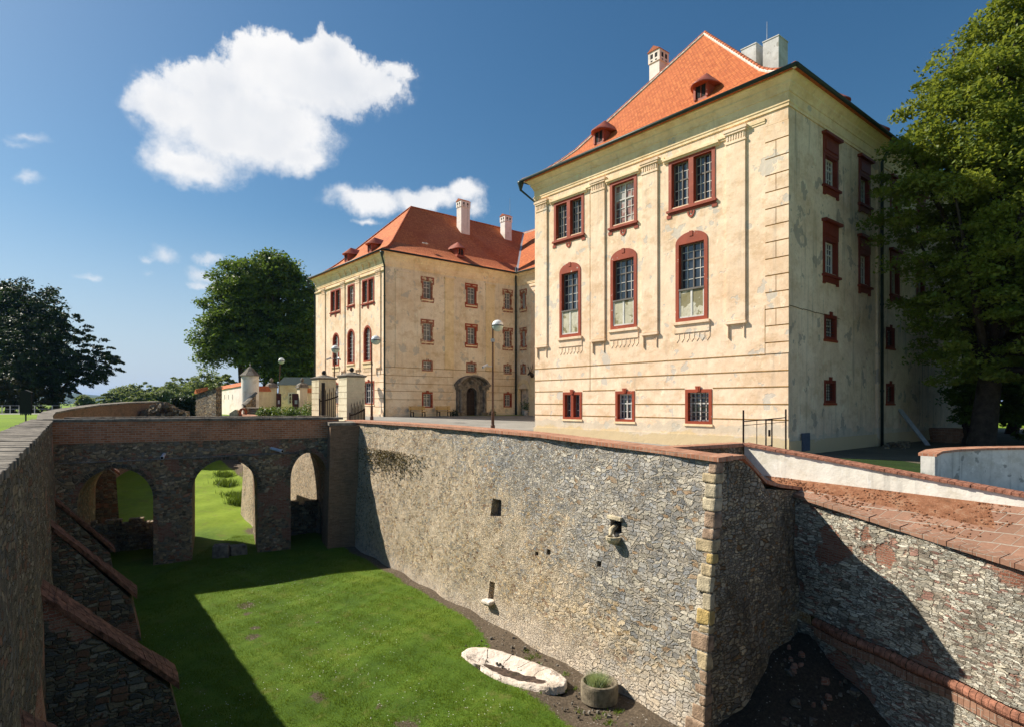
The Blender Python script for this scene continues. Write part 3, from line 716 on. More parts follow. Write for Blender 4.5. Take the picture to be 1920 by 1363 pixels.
# sweep of a cornice profile round a rectangle (t,s) in the palace axes
def corner_ring(o, t0, t1, s0, s1, out, z):
    P = lambda t, s: (o[0]+Av[0]*t+Bv[0]*s, o[1]+Av[1]*t+Bv[1]*s, z)
    return [P(t0-out,s0-out), P(t1+out,s0-out), P(t1+out,s1+out), P(t0-out,s1+out)]
def sweep_rect(mb, o, t0, t1, s0, s1, prof, mi=0, sides=(0,1,2,3)):
    rings = [corner_ring(o,t0,t1,s0,s1,ou,z_) for ou, z_ in prof]
    for a, b in zip(rings[:-1], rings[1:]):
        for k in sides: mb.poly([a[k], a[(k+1)%4], b[(k+1)%4], b[k]], mi)
CORN = [(0,12.16),(.05,12.16),(.05,12.27),(.08,12.30),(.08,12.36),(.03,12.38),(.03,12.74),(.07,12.76),(.08,12.84),(.14,12.95),(.20,13.02),(.20,13.10),(.28,13.18),(.36,13.27),(.42,13.29),(.42,13.40),(.50,13.42)]
ROOFP = [(-.54,13.42),(-.0,13.68),(.6,13.98),(1.3,14.46),(1.95,14.98)]
def hip_roof(mb, o, t0, t1, s0, s1, front=.785, back=None, zr=21.05, mi=0):
    """bellcast hip roof; returns the two ridge ends"""
    h = (t1-t0)/2; back = front if back is None else back
    prof = ROOFP+[(h, zr)]
    P = lambda t, s, z_: (o[0]+Av[0]*t+Bv[0]*s, o[1]+Av[1]*t+Bv[1]*s, z_)
    rg = []
    for i, z_ in prof:
        fi = i if i < 0 else i*front; bi = i if i < 0 else i*back
        rg.append([P(t0+i,s0+fi,z_),P(t1-i,s0+fi,z_),P(t1-i,s1-bi,z_),P(t0+i,s1-bi,z_)])
    for a, b in zip(rg[:-1], rg[1:]):
        last = b is rg[-1]
        for k in range(4):
            if last and k in (0, 2): mb.poly([a[k], a[(k+1)%4], b[k]], mi)
            else: mb.poly([a[k], a[(k+1)%4], b[(k+1)%4], b[k]], mi)
    return rg
def ridge_line(root, pts, white=False, mat='ridge'):
    m = MB(); mw = MB()
    for p, q in zip(pts[:-1], pts[1:]):
        p = Vector(p); q = Vector(q); L = (q-p).length; n = max(1, int(L/.38)); d = (q-p)/n
        for k in range(n):
            a_ = p+d*k; b_ = p+d*(k+1.12); m.tube(a_+Vector((0,0,.03)), b_+Vector((0,0,.05)), .105, .085, 8)
        for k in range(n):
            if white: mw.tube(p+d*(k-.02)+Vector((0,0,-.022)), p+d*(k+1.02)+Vector((0,0,-.022)), .122, n=6)
    m.build('ridge_tiles', mat, root, smooth=True)
    if white: mw.build('ridge_mortar', 'mortar_white', root)

def dormer(root, F, t, z, s_in, sc=1.):
    """round-hooded roof dormer: F is the facade frame, s_in the distance behind the wall plane"""
    G = lambda a, h, o=0.: F(t+a*sc, z+h*sc, -s_in+o*sc)
    b = MB(); b.hexa([G(-.42,-.25,.25),G(.42,-.25,.25),G(.42,-.25,-1.2),G(-.42,-.25,-1.2),G(-.42,.78,.25),G(.42,.78,.25),G(.42,.78,-1.2),G(-.42,.78,-1.2)])
    body = b.build('dormer', 'tin_red', root)
    g = MB(); g.fbox(lambda a,h,o=0.: G(a,h,o), -.30, .30, -.02, .66, .251, .262); g.build('pane', 'black', body)
    fr = MB()
    for a0_, a1_ in ((-.42,-.30),(.30,.42)): fr.fbox(G, a0_, a1_, -.1, .78, .251, .32)
    fr.fbox(G, -.30, .30, .66, .78, .251, .315); fr.fbox(G,-.02,.02,-.02,.66,.263,.285); fr.build('dormer_frame', 'red', body)
    h = MB(); n = 16; apex = G(0,1.42,-.25); back = G(0,1.22,-2.0)
    rim = [G(.78*math.cos(math.pi*k/n), .62+.04*math.sin(math.pi*k/n), -.35+1.05*math.sin(math.pi*k/n)) for k in range(n+1)]
    rim2 = [(p[0],p[1],p[2]-.05) for p in rim]
    for k in range(n): h.poly([rim[k],rim[k+1],apex]); h.poly([rim2[k],rim2[k+1],rim[k+1],rim[k]])
    lb = G(-.78,.62,-1.7); rb = G(.78,.62,-1.7)
    h.poly([apex, rim[0], rb, back]); h.poly([apex, back, lb, rim[n]]); h.poly(rim2[::-1])
    h.build('hood', 'tin_red', body)
def chimney(root, o, t, s, w_, d_, z0, z1, mat='chim', gable=True, holes=True):
    P = lambda tt, ss, z_: (o[0]+Av[0]*tt+Bv[0]*ss, o[1]+Av[1]*tt+Bv[1]*ss, z_)
    m = MB()
    def bx(a, b, c, d, e, f): m.hexa([P(a,c,e),P(b,c,e),P(b,d,e),P(a,d,e),P(a,c,f),P(b,c,f),P(b,d,f),P(a,d,f)])
    t0, t1, s0, s1 = t-w_/2, t+w_/2, s-d_/2, s+d_/2
    if gable:
        bx(t0,t1,s0,s1,z0,z1-.95); bx(t0-.05,t1+.05,s0-.05,s1+.05,z1-.95,z1-.30)
        cm = m.build('chimney', mat, root)
        h = MB()
        for k in (-1, 1):
            for zz, hh, ww in ((z1-.72,.26,.09),(z1-.9,.08,.06)):
                for side in (0, 1):
                    if side == 0:
                        c_ = t+k*w_*.22; h.hexa([P(c_-ww,s0-.056,zz),P(c_+ww,s0-.056,zz),P(c_+ww,s0,zz),P(c_-ww,s0,zz),P(c_-ww,s0-.056,zz+hh),P(c_+ww,s0-.056,zz+hh),P(c_+ww,s0,zz+hh),P(c_-ww,s0,zz+hh)])
                    else:
                        c_ = s+k*d_*.22; h.hexa([P(t0-.056,c_-ww,zz),P(t0-.056,c_+ww,zz),P(t0,c_+ww,zz),P(t0,c_-ww,zz),P(t0-.056,c_-ww,zz+hh),P(t0-.056,c_+ww,zz+hh),P(t0,c_+ww,zz+hh),P(t0,c_-ww,zz+hh)])
        h.build('smoke_holes', 'black', cm)
        r = MB(); e = .10; r.prism([P(t0-e,s0-e,z1-.30),P(t1+e,s0-e,z1-.30),P(t,s0-e,z1)],[P(t0-e,s1+e,z1-.30),P(t1+e,s1+e,z1-.30),P(t,s1+e,z1)])
        r.build('chimney_cap', 'ridge', cm)
    else:
        bx(t0,t1,s0,s1,z0,z1); cm = m.build('chimney', mat, root)
        r = MB(); r.hexa([P(t0-.03,s0-.03,z1),P(t1+.03,s0-.03,z1),P(t1+.03,s1+.03,z1),P(t0-.03,s1+.03,z1),P(t0-.03,s0-.03,z1+.06),P(t1+.03,s0-.03,z1+.06),P(t1+.03,s1+.03,z1+.06),P(t0-.03,s1+.03,z1+.06)])
        r.build('chimney_cap', 'chim_grey', cm)
    return cm
def downpipe(root, pts, r=.07, hop=None, mat='metal'):
    m = MB(); m.path(pts, r, 8)
    if hop: m.lathe(hop, [(.06,-.55),(.1,-.4),(.16,-.2),(.2,-.1),(.2,0),(.0001,0)], 10)
    for k in range(3):
        z_ = pts[-1][2]+(pts[-2][2]-pts[-1][2])*(.2+.3*k); p = pts[-1]; m.tube((p[0],p[1],z_),(p[0],p[1],z_+.08),r*1.3,n=8)
    return m.build('downpipe', mat, root, smooth=True)
# ================================================================== PALACE, right pavilion
C0 = (11.30, 25.0); WM = 15.46; DM = 24.
main = thing('palace_pavilion', 'large right pavilion of the yellow palace, bright orange hipped roof, directly above the moat wall', 'palace wing', (C0[0], C0[1], -2.2))
FM = frame(C0, Av, nB); FR = frame(C0, Bv, nA)
ins = lambda a, b, c, d, i=.1: (a+i, b-i, c+i, d-i)
tops = [(11.42,13.79,9.0,11.58,True),(7.76,9.53,8.85,11.58,False),(3.33,5.83,8.85,11.58,True)]
arcs = [(11.66,13.33,3.72,7.42,7.93),(7.76,9.49,3.84,7.48,7.97),(3.71,5.43,3.82,7.51,8.0)]
grd = [(11.58,13.05,-.88,.64),(7.90,9.16,-.93,.64),(3.50,4.90,-.94,.66)]
holes = []
for a,b,c,d,_ in tops: holes.append(ins(a,b,c+.38,d))
for a,b,c,zs,d in arcs: holes.append((a+.1,b-.1,c+.1,zs))
for h in grd: holes.append(ins(*h))
mb = MB(); facade(mb, FM, 0, WM, -2.9, 12.3, holes); mb.build('wall', 'plaster', main)
rt = [(3.2,4.75),(7.1,8.5),(11.2,12.6),(15.3,16.7)]
holes = []
for a,b in rt:
    holes += [(a+.1,b-.1,9.80,11.05),(a+.1,b-.1,5.83,7.28)]
low = [(3.32,4.6,2.85,3.95),(3.32,4.5,.02,1.04),(10.65,11.86,2.9,3.97),(10.65,11.8,0.,1.04)]
for h in low: holes.append(ins(*h))
mb = MB(); facade(mb, FR, 0, DM, -2.9, 12.3, holes)
FLm = frame((C0[0]+Av[0]*WM, C0[1]+Av[1]*WM), Bv, (-nA[0], -nA[1])); FBm = frame((C0[0]+Bv[0]*DM, C0[1]+Bv[1]*DM), Av, (-nB[0],-nB[1]))
facade(mb, FLm, 0, DM, -2.9, 12.3, []); facade(mb, FBm, 0, WM, -2.9, 12.3, [])
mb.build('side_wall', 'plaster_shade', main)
for (a,b,c,d,dbl), gl in zip(tops, ('glass','glass_pink','glass')): win_top(main, FM, a,b,c,d,dbl,glass=gl)
for a,b,c,zs,d in arcs: win_arch(main, FM, a,b,c,zs,d)
win_small(main, FM, *grd[0], double=True); win_small(main, FM, *grd[1]); win_small(main, FM, *grd[2], grille=True)
for a,b in rt:
    win_hood(main, FR, a,b,9.25,11.12,12.0); win_hood(main, FR, a-.02,b-.02,5.3,7.35,8.15)
for h in low: win_small(main, FR, *h, red='red_dark', grille=True)
# pilasters with capital and foot
def pilaster(root, F, a, b, z0, z1, mat='plaster', o=.085):
    m = MB(); m.fbox(F,a,b,z0+.12,z1-.62,-.02,o)
    m.fbox(F,a-.03,b+.03,z1-.62,z1-.54,-.02,o+.03); m.fbox(F,a,b,z1-.54,z1-.22,-.02,o+.005)
    for k in range(7):
        x_ = a+.08+(b-a-.16)*k/6; m.fbox(F,x_-.025,x_+.025,z1-.47,z1-.24,o,o+.03)
    m.fbox(F,a-.05,b+.05,z1-.22,z1-.12,-.02,o+.07); m.fbox(F,a-.10,b+.10,z1-.12,z1,-.02,o+.10)
    m.fbox(F,a-.05,b+.05,z0-.02,z0+.10,-.02,o+.06)
    # little scrolled bracket legs below the foot
    for s_ in (0, 1):
        xa = a+.06 if s_ == 0 else b-.10
        m.fbox(F,xa,xa+.04,z0-.62,z0-.02,-.01,.05 if s_ == 0 else o)
    n=6
    for k in range(n):
        p=(a+.10+.30*(1-math.cos(math.pi/2*k/n)), z0-.40+.30*math.sin(math.pi/2*k/n)); q=(a+.10+.30*(1-math.cos(math.pi/2*(k+1)/n)), z0-.40+.30*math.sin(math.pi/2*(k+1)/n))
        m.prism([F(p[0],p[1]-.03,0),F(q[0],q[1]-.03,0),F(q[0],q[1],0),F(p[0],p[1],0)],[F(p[0],p[1]-.03,.04),F(q[0],q[1]-.03,.04),F(q[0],q[1],.04),F(p[0],p[1],.04)])
    m.build('pilaster', mat, root)
for a,b,z_ in ((14.35,15.27,3.33),(9.86,10.80,3.33),(6.45,7.39,3.38),(1.85,2.75,3.48)): pilaster(main, FM, a, b, z_, 12.0)
m = MB()   # architrave stepping over the windows
segs = [(0.98,1.85,11.98,.05),(2.75,3.2,11.86,.10),(3.1,6.1,11.76,.16),(6.05,6.45,11.88,.10),(7.39,7.7,11.88,.10),(7.55,9.75,11.78,.15),(9.7,9.86,11.88,.1),(10.8,11.2,11.88,.10),(11.15,14.05,11.78,.15),(14.0,14.35,11.88,.1)]
for i,(a,b,z_,o) in enumerate(segs): m.fbox(FM,a,b,z_-.11,z_,-.01,o); m.fbox(FM,a+.01,b-.01,z_-.20,z_-.11,-.01,o*.55+.001*i)
m.build('architrave', 'cornice', main)
# quoin blocks
m = MB(); z_ = 11.62; k = 0; hts = [.70,.66]
while z_ > 3.0:
    h = .70
    if k % 2 == 1: m.fbox(FM, .52, .97, z_-h+.03, z_-.02, -.01, .028); m.fbox(FM, -.03, .49, z_-h+.03, z_-.02, -.03, .03)
    else: m.fbox(FM, -.03, .97, z_-h+.03, z_-.02, -.03, .03)
    z_ -= h; k += 1
m.fbox(FM,-.03,.97,2.07,z_-.02,-.03,.029)
m.build('corner_quoins', 'plaster', main)
m = MB(); m.fbox(FM,-.02,.98,2.05,11.62,-.01,.012); m.build('quoin_joints', 'groove', main)
m = MB(); J = .022
zl = [2.05,1.36,.70,-.03,-.70]
def line(a,b,z_): m.fbox(FM,a,b,z_-J,z_+J,-.01,.014)
line(.98,WM,2.05); line(-.01,WM,1.36); line(-.01,3.45,.695); line(4.95,7.85,.695); line(9.2,11.5,.695); line(13.1,WM,.695)
for z_ in (-.03,):
    for a,b in ((-.01,3.5),(4.9,7.9),(9.16,11.58),(13.05,WM)): line(a,b,z_)
for a,b in ((-.01,3.5),(4.9,7.9),(9.16,11.58),(13.05,WM)): line(a,b,-.68)
m.fbox(FM,.965,.99,2.08,4.1,-.01,.034); m.fbox(FM,10.95,10.98,.70,12.1,-.01,.008)
m.build('joint_lines', 'groove', main)
m = MB(); m.fbox(FM,-.06,WM+.05,-2.9,-1.42,-.02,.07); m.fbox(FR,-.05,DM,-2.9,-1.55,-.02,.055); m.build('plinth', 'plaster', main)
m = MB(); m.fbox(FR, 9.25, 9.55, -2.6, 12.2, -.02, .10); m.build('corner_strip', 'plaster_shade', main)
m = MB(); sweep_rect(m, C0, 0, WM, 0, DM, CORN); m.build('cornice', 'cornice', main)
m = MB(); rg = hip_roof(m, C0, 0, WM, 0, DM); sweep_rect(m, C0, 0, WM, 0, DM, [(.42,13.34),(.54,13.36),(.54,13.42)]); m.build('roof', 'roof', main)
for k, wh in ((0,True),(1,True)): ridge_line(main, [r[k] for r in rg], wh)
ridge_line(main, [rg[-1][0], rg[-1][3]])
m = MB(); rr = corner_ring(C0,0,WM,0,DM,.62,13.40)
for k in range(4): m.tube(rr[k], rr[(k+1)%4], .085, n=8)
m.build('gutter', 'metal', main, smooth=True)
dormer(main, FM, 4.78, 14.72, 1.35, .92); dormer(main, FM, 11.3, 14.72, 1.35, .92)
dormer(main, FR, 8.0, 14.72, 1.35, .92); dormer(main, FR, 13.3, 14.72, 1.35, .92)
chimney(main, C0, 10.3, 5.2, .72, .8, 17.5, 21.0)
chimney(main, C0, 7.1, 10.2, .95, 1.0, 19.0, 21.35, 'chim_grey', False); chimney(main, C0, 5.7, 10.2, .95, 1.1, 18.3, 21.15, 'chim_grey', False)
m = MB(); p = (C0[0]+Av[0]*6.1+Bv[0]*10, C0[1]+Av[1]*6.1+Bv[1]*10); m.tube((*p,21.0),(*p,22.5),.022,.012,6); m.build('lightning_rod', 'steel', main)
# gutter corner pipe on the left of the front and pipe on the shaded side
cL = FM(WM, 0, 0)
e = FM(WM+.6, 13.2, .62); q9 = FM(WM+.12, 0, -.35)
downpipe(main, [(e[0],e[1],13.3),(e[0],e[1],12.85),(q9[0],q9[1],12.05),(q9[0],q9[1],-1.5)], .065, hop=(e[0],e[1],13.35))
q = FR(9.55,0,.2); q2 = FR(9.55,0,.62)
downpipe(main, [(q2[0],q2[1],13.2),(q2[0],q2[1],12.95),(q[0],q[1],12.2),(q[0],q[1],-2.3)], .075)
m = MB(); m.fbox(FR,1.05,1.75,-2.0,-1.25,.05,.10); m.fbox(FR,1.1,1.7,-1.95,-1.3,.10,.115); m.build('meter_box', 'box_blue', main)
m = MB()
for k in range(8): m.path([FR(5*k/8-.0,4.0-.12*k/8,.02),FR(5*(k+1)/8,4.0-.12*(k+1)/8-.03*(k%2),.02)],.012,5)
m.build('wall_cable', 'iron', main)

# ================================================================== PALACE, left pavilion
L0 = (-11.23, 54.07); WL = 15.54; DL = 30.
left = thing('palace_pavilion', 'farther left pavilion of the yellow palace with stone portal, benches and darker red tiled roof', 'palace wing', (L0[0], L0[1], -1.5))
FL = frame(L0, Av, nB); FS_ = frame(L0, Bv, nA)
ltop = [(9.19,11.64,8.9,11.52,True),(6.07,7.6,9.1,11.5,False),(2.03,4.48,8.9,11.52,True)]
larc = [(9.57,11.1,3.73,6.4,7.14),(6.07,7.66,3.8,6.5,7.2),(2.6,4.16,3.8,6.45,7.2)]
lgr = [(9.3,11.3,-.1,2.05),(6.0,7.8,-.1,2.05),(2.03,4.2,-.1,2.05)]
holes = [ins(a,b,c+.38,d) for a,b,c,d,_ in ltop]+[(a+.1,b-.1,c+.1,d-.06) for a,b,c,zs,d in larc]+[ins(*h) for h in lgr]
mb = MB(); facade(mb, FL, 0, WL, -3, 12.3, holes)
for a,b,c,zs,d in larc: spandrel(mb, FL, a+.02, b-.02, zs, d-.02, d+.02, .006)
mb.build('wall', 'plaster', left)
cols_ = [(3.78,4.95),(8.8,10.05),(13.5,14.6)]
holes = []; sh = []
for i,(a,b) in enumerate(cols_):
    for c,d in ((9.6,11.5),(5.68,7.55),(2.98,4.0)): sh.append((a,b,c,d))
    if i != 1: sh.append((a,b,-.4,1.05))
holes = [ins(*h) for h in sh]+[(8.72,10.0,-3,1.6)]
mb = MB(); facade(mb, FS_, 0, 15.2, -3, 12.3, holes)
FLb = frame((L0[0]+Av[0]*WL, L0[1]+Av[1]*WL), Bv, (-nA[0],-nA[1])); facade(mb, FLb, 0, DL, -3, 12.3, []); FB2 = frame((L0[0]+Bv[0]*DL, L0[1]+Bv[1]*DL), Av, (-nB[0],-nB[1])); facade(mb, FB2, 0, WL, -3, 12.3, [])
mb.build('courtyard_wall', 'plaster_court', left)
for a,b,c,d,dbl in ltop: win_top(left, FL, a,b,c,d,dbl, glass='glass' if dbl else 'glass_pink')
for a,b,c,zs,d in larc: win_arch(left, FL, a,b,c,zs,d, round_=True)
for h in lgr: win_small(left, FL, *h)
for a,b,c,d in sh:
    if c > 5: win_small(left, FS_, a,b,c,d, red='red' if (8 < a < 9 and True) else 'red_faded', ears=True)
    else: win_small(left, FS_, a,b,c,d, red='red_faded' if c > 0 else 'red')
for a,b in ((12.9,13.75),(8.15,9.0),(4.9,5.75),(.75,1.6)): pilaster(left, FL, a, b, 3.2, 12.0)
def lisene(root, F, a, b, mat='plaster_yellow'):
    m = MB(); m.fbox(F,a,b,3.35,11.3,-.02,.06); m.fbox(F,a-.05,b+.05,11.3,11.45,-.02,.1); m.fbox(F,a,b,11.45,11.8,-.02,.07); m.fbox(F,a-.08,b+.08,11.8,11.95,-.02,.14); m.fbox(F,a-.06,b+.06,3.25,3.35,-.02,.12)
    m.build('pilaster', mat, root)
for a,b in ((1.0,2.4),(6.3,7.3),(11.2,12.3)): lisene(left, FS_, a, b, 'plaster_court' if a < 2 else 'plaster_yellow')
m = MB()
for z_ in (2.5,1.78,1.1,.35):
    for a,b in ((0,7.3),(11.5,15.2)):
        if z_ < 1.0:
            for a2,b2 in ((0,3.7),(5.05,7.6),(11.4,13.4)): m.fbox(FS_,a2,b2,z_-.02,z_+.02,-.01,.012)
            break
        m.fbox(FS_,a,b,z_-.02,z_+.02,-.01,.012)
for z_ in (2.6,): m.fbox(FL,0,WL,z_-.02,z_+.02,-.01,.012)
for z_ in (1.9,1.2,.45,-.3):
    for a2,b2 in ((0,1.95),(4.3,5.9),(7.9,9.2),(11.4,WL)): m.fbox(FL,a2,b2,z_-.02,z_+.02,-.01,.012)
m.fbox(FS_,0,15.2,3.2,3.24,-.01,.02)
m.build('joint_lines', 'groove', left)
m = MB(); m.fbox(FL,-.05,WL+.05,-3,-.95,-.02,.07); m.build('plinth', 'plaster', left)
m = MB(); sweep_rect(m, L0, 0, WL, 0, DL, CORN); m.build('cornice', 'cornice', left)
for k in range(7): 
    m = MB(); a = 1.6+k*1.25; m.hexa([FL(a,12.42,-.01),FL(a+.09,12.42,-.01),FL(a+.09,12.42,.10),FL(a,12.42,.10),FL(a,12.95,-.01),FL(a+.09,12.95,-.01),FL(a+.09,12.95,.33),FL(a,12.95,.33)])
    m.build('frieze_bracket', 'cornice', left)
m = MB(); m.fbox(FL,0,WL,11.78,11.9,-.01,.13); m.build('architrave', 'cornice', left)
m = MB(); rgl = hip_roof(m, L0, 0, WL, 0, DL, front=.93, zr=20.7); sweep_rect(m, L0, 0, WL, 0, DL, [(.42,13.34),(.54,13.36),(.54,13.42)]); m.build('roof', 'roof_old', left)
for k in (0,1): ridge_line(left, [r[k] for r in rgl])
ridge_line(left, [rgl[-1][0], rgl[-1][3]])
m = MB(); rr = corner_ring(L0,0,WL,0,DL,.62,13.40)
for k in (0,2,3): m.tube(rr[k], rr[(k+1)%4], .085, n=8)
pp = Vector(rr[0]); qq = Vector(rr[1]); k1 = corner_ring(L0,0,WL,0,15.2,.0,13.27)
m.tube(corner_ring(L0,0,WL,0,DL,.62,13.40)[0], (L0[0]+Bv[0]*14.4+nA[0]*.62, L0[1]+Bv[1]*14.4+nA[1]*.62, 13.40), .085, n=8)
m.build('gutter', 'metal', left, smooth=True)
dormer(left, FL, 5.4, 14.72, 1.5, .95); dormer(left, FL, 10.6, 14.72, 1.5, .95); dormer(left, FS_, 8.95, 14.72, 1.4, .95)
chimney(left, L0, 5.7, 12.5, .85, 1.15, 17.0, 22.1); chimney(left, L0, 6.3, 19.0, .85, 1.0, 17.8, 21.9)
m = MB(); p = (L0[0]+Av[0]*6.8+Bv[0]*20, L0[1]+Av[1]*6.8+Bv[1]*20); m.tube((*p,20.8),(*p,24.2),.03,.012,6); m.build('lightning_rod', 'steel', left)
m = MB()
for k in range(5):
    q = FS_(5.1+.14*k, 15.28, -2.0); m.ball((q[0],q[1],q[2]+.12), .07+.03*(k%2), 8)
m.build('mortar_patch', 'mortar_white', left)
e = FL(-.58,13.2,.6); f_ = FL(-.12,0,.12)
downpipe(left, [(e[0],e[1],13.1),(e[0],e[1],12.75),(f_[0],f_[1],12.1),(f_[0],f_[1],-1.4)], .085, hop=(e[0],e[1],13.2))
e = FL(WL+.6,13.2,.6); f_ = FL(WL+.14,0,.05)
downpipe(left, [(e[0],e[1],13.1),(e[0],e[1],12.75),(f_[0],f_[1],12.0),(f_[0],f_[1],-1.4)], .085, hop=(e[0],e[1],13.2))
# portal
pr = thing('portal_tmp','','',(0,0,0)) if False else None
for s_ in (-1, 1):
    m = MB(); c_ = 9.36+s_*1.42
    m.fbox(FS_, c_-.42, c_+.42, -1.5, -.9, -.02, .42); m.fbox(FS_, c_-.33, c_+.33, -.9, 1.35, -.02, .26)
    q = FS_(c_, -.9, .40); m.lathe(q, [(.20,0),(.20,.1),(.165,.16),(.15,2.0),(.19,2.1),(.22,2.25)], 12)
    m.fbox(FS_, c_-.45, c_+.45, 1.35, 1.62, -.02, .55); m.fbox(FS_, c_-.52, c_+.52, 1.62, 1.76, -.02, .66)
    m.build('portal_column', 'cap_stone', left)
m = MB(); n = 14
for k in range(n):
    t0_ = math.pi*(.06+.88*k/n); t1_ = math.pi*(.06+.88*(k+1)/n)
    pts = [(9.36+r_*math.cos(t_), 1.5+.62*r_*math.sin(t_)) for t_ in (t0_,t1_) for r_ in (1.75,2.0)]
    m.prism([F_(FS_,p,-.02) for p in (pts[0],pts[1],pts[3],pts[2])] if False else [FS_(*p,-.02) for p in (pts[0],pts[1],pts[3],pts[2])],[FS_(*p,.66) for p in (pts[0],pts[1],pts[3],pts[2])])
m.fbox(FS_, 7.35, 8.0, 1.70, 1.86, -.02, .7); m.fbox(FS_, 10.72, 11.37, 1.70, 1.86, -.02, .7)
m.build('portal_arch', 'cap_stone', left)
m = MB(); m.prism([FS_(9.36+1.76*math.cos(math.pi*k/14),1.55+1.08*math.sin(math.pi*k/14),-.02) for k in range(15)],[FS_(9.36+1.76*math.cos(math.pi*k/14),1.55+1.08*math.sin(math.pi*k/14),.10) for k in range(15)])
for k in range(16):
    a_ = math.pi*(k+.5)/16; m.ball(FS_(9.36+1.1*math.cos(a_),1.72+.66*math.sin(a_),.11),.13,8)
m.ball(FS_(9.36,2.1,.12),.27,10); m.build('portal_relief', 'cap_stone', left)
m = MB(); outer = [(8.2,-1.5),(10.52,-1.5)]+[(9.36+1.16*math.cos(math.pi*k/14),.75+1.1*math.sin(math.pi*k/14)) for k in range(15)]; inner = [(8.74,-1.5),(9.98,-1.5)]+[(9.36+.62*math.cos(math.pi*k/14),.95+.6*math.sin(math.pi*k/14)) for k in range(15)]
ring(m, FS_, outer, inner, -.3, .15); m.build('portal_frame', 'cap_stone', left)
m = MB(); m.fbox(FS_, 8.72, 10.0, -1.5, 1.6, -.30, -.22); dr = m.build('door', 'wood_dark', left)
m = MB()
for i in range(2):
    for j in range(4): m.fbox(FS_, 8.82+.6*i, 9.30+.6*i, -1.3+.6*j, -.82+.6*j, -.22, -.19)
m.ball(FS_(9.36,1.25,-.15),.17,10,sz=1.1)
m.build('door_panels', 'iron', dr)

# ================================================================== courtyard wing between the pavilions
Pc = (L0[0]+Bv[0]*15.2, L0[1]+Bv[1]*15.2); mA = (-Av[0], -Av[1])
wing = thing('palace_wing', 'recessed palace wing with arched passage, seen in the gap between the two yellow pavilions', 'palace wing', (Pc[0], Pc[1], -1.5))
FW = frame(Pc, mA, nB); WW = 21.
wh = []; 
for a in (.72, 4.6, 8.6, 12.6, 16.6):
    for c,d in ((9.6,11.5),(5.68,7.55),(2.98,4.0)): wh.append((a,a+.85 if a < 1 else a+1.2,c,d))
mb = MB(); facade(mb, FW, 0, WW, -3, 12.3, [ins(*h) for h in wh]+[(.27,2.04,-3,1.5)])
FWb = frame((Pc[0]+Bv[0]*14.8, Pc[1]+Bv[1]*14.8), mA, (-nB[0],-nB[1])); facade(mb, FWb, 0, WW, -3, 12.3, [])
mb.build('wall', 'plaster_court', wing)
for h in wh: win_small(wing, FW, *h, red='red_faded', ears=h[2] > 5)
m = MB(); ring(m, FW, arch_pts(.1,2.25,-1.6,1.2,2.5), arch_pts(.34,1.98,-1.6,1.1,2.05), -.35, .06); spandrel(m, FW, .27, 2.04, 1.12, 2.1, 2.1, .0)
m.fbox(FW, 2.25, 6, -1.6, 2.6, -.02, .055); m.build('porch_arch', 'plaster_yellow', wing)
m = MB(); m.fbox(FW, .27, 2.04, -1.6, 2.0, -.6, -.5); m.build('niche', 'plaster_shade', wing)
lisene(wing, FW, 2.35, 3.2, 'plaster'); 
m = MB(); 
cor = [[(Pc[0]+mA[0]*t+nB[0]*ou, Pc[1]+mA[1]*t+nB[1]*ou, z_) for ou, z_ in CORN] for t in (-.0, WW)]
for k in range(len(CORN)-1): m.poly([cor[0][k],cor[1][k],cor[1][k+1],cor[0][k+1]])
m.build('cornice', 'cornice', wing)
m = MB(); pr_ = [(-.54,13.42),(-.0,13.68),(.6,13.98),(1.3,14.46),(1.95,14.98),(7.77,20.7)]
G = lambda t, s, z_: (Pc[0]+mA[0]*t+Bv[0]*s, Pc[1]+mA[1]*t+Bv[1]*s, z_)
for (s0,z0),(s1,z1) in zip(pr_[:-1], pr_[1:]):
    m.poly([G(-max(s0,0)-.0,s0,z0),G(WW,s0,z0),G(WW,s1,z1),G(-max(s1,0),s1,z1)]); m.poly([G(-max(s0,0),15.54-s0,z0),G(WW,15.54-s0,z0),G(WW,15.54-s1,z1),G(-max(s1,0),15.54-s1,z1)])
m.build('roof', 'roof', wing)
m = MB(); m.tube(G(.8,-.62,13.40),G(WW,-.62,13.40),.085,n=8); m.build('gutter', 'metal', wing, smooth=True)
ridge_line(wing, [G(-7.77,7.77,20.71),G(WW,7.77,20.71)], True)
m = MB()
vl = [G(-s0,s0,z_+.03) for s0,z_ in pr_[1:]]
for p,q in zip(vl[:-1], vl[1:]):
    p = Vector(p); q = Vector(q); m.prism([p+Vector((-.16,0,0)),p+Vector((.16,0,0)),q+Vector((.16,0,0)),q+Vector((-.16,0,0))],[p+Vector((-.16,0,.04)),p+Vector((.16,0,.04)),q+Vector((.16,0,.04)),q+Vector((-.16,0,.04))])
m.build('valley_flashing', 'steel', wing)
q = G(.16,-.16,0)
downpipe(wing, [G(.1,-.1,14.1),G(.3,-.3,13.0),G(.18,-.18,12.2),(q[0],q[1],-1.3)], .09)

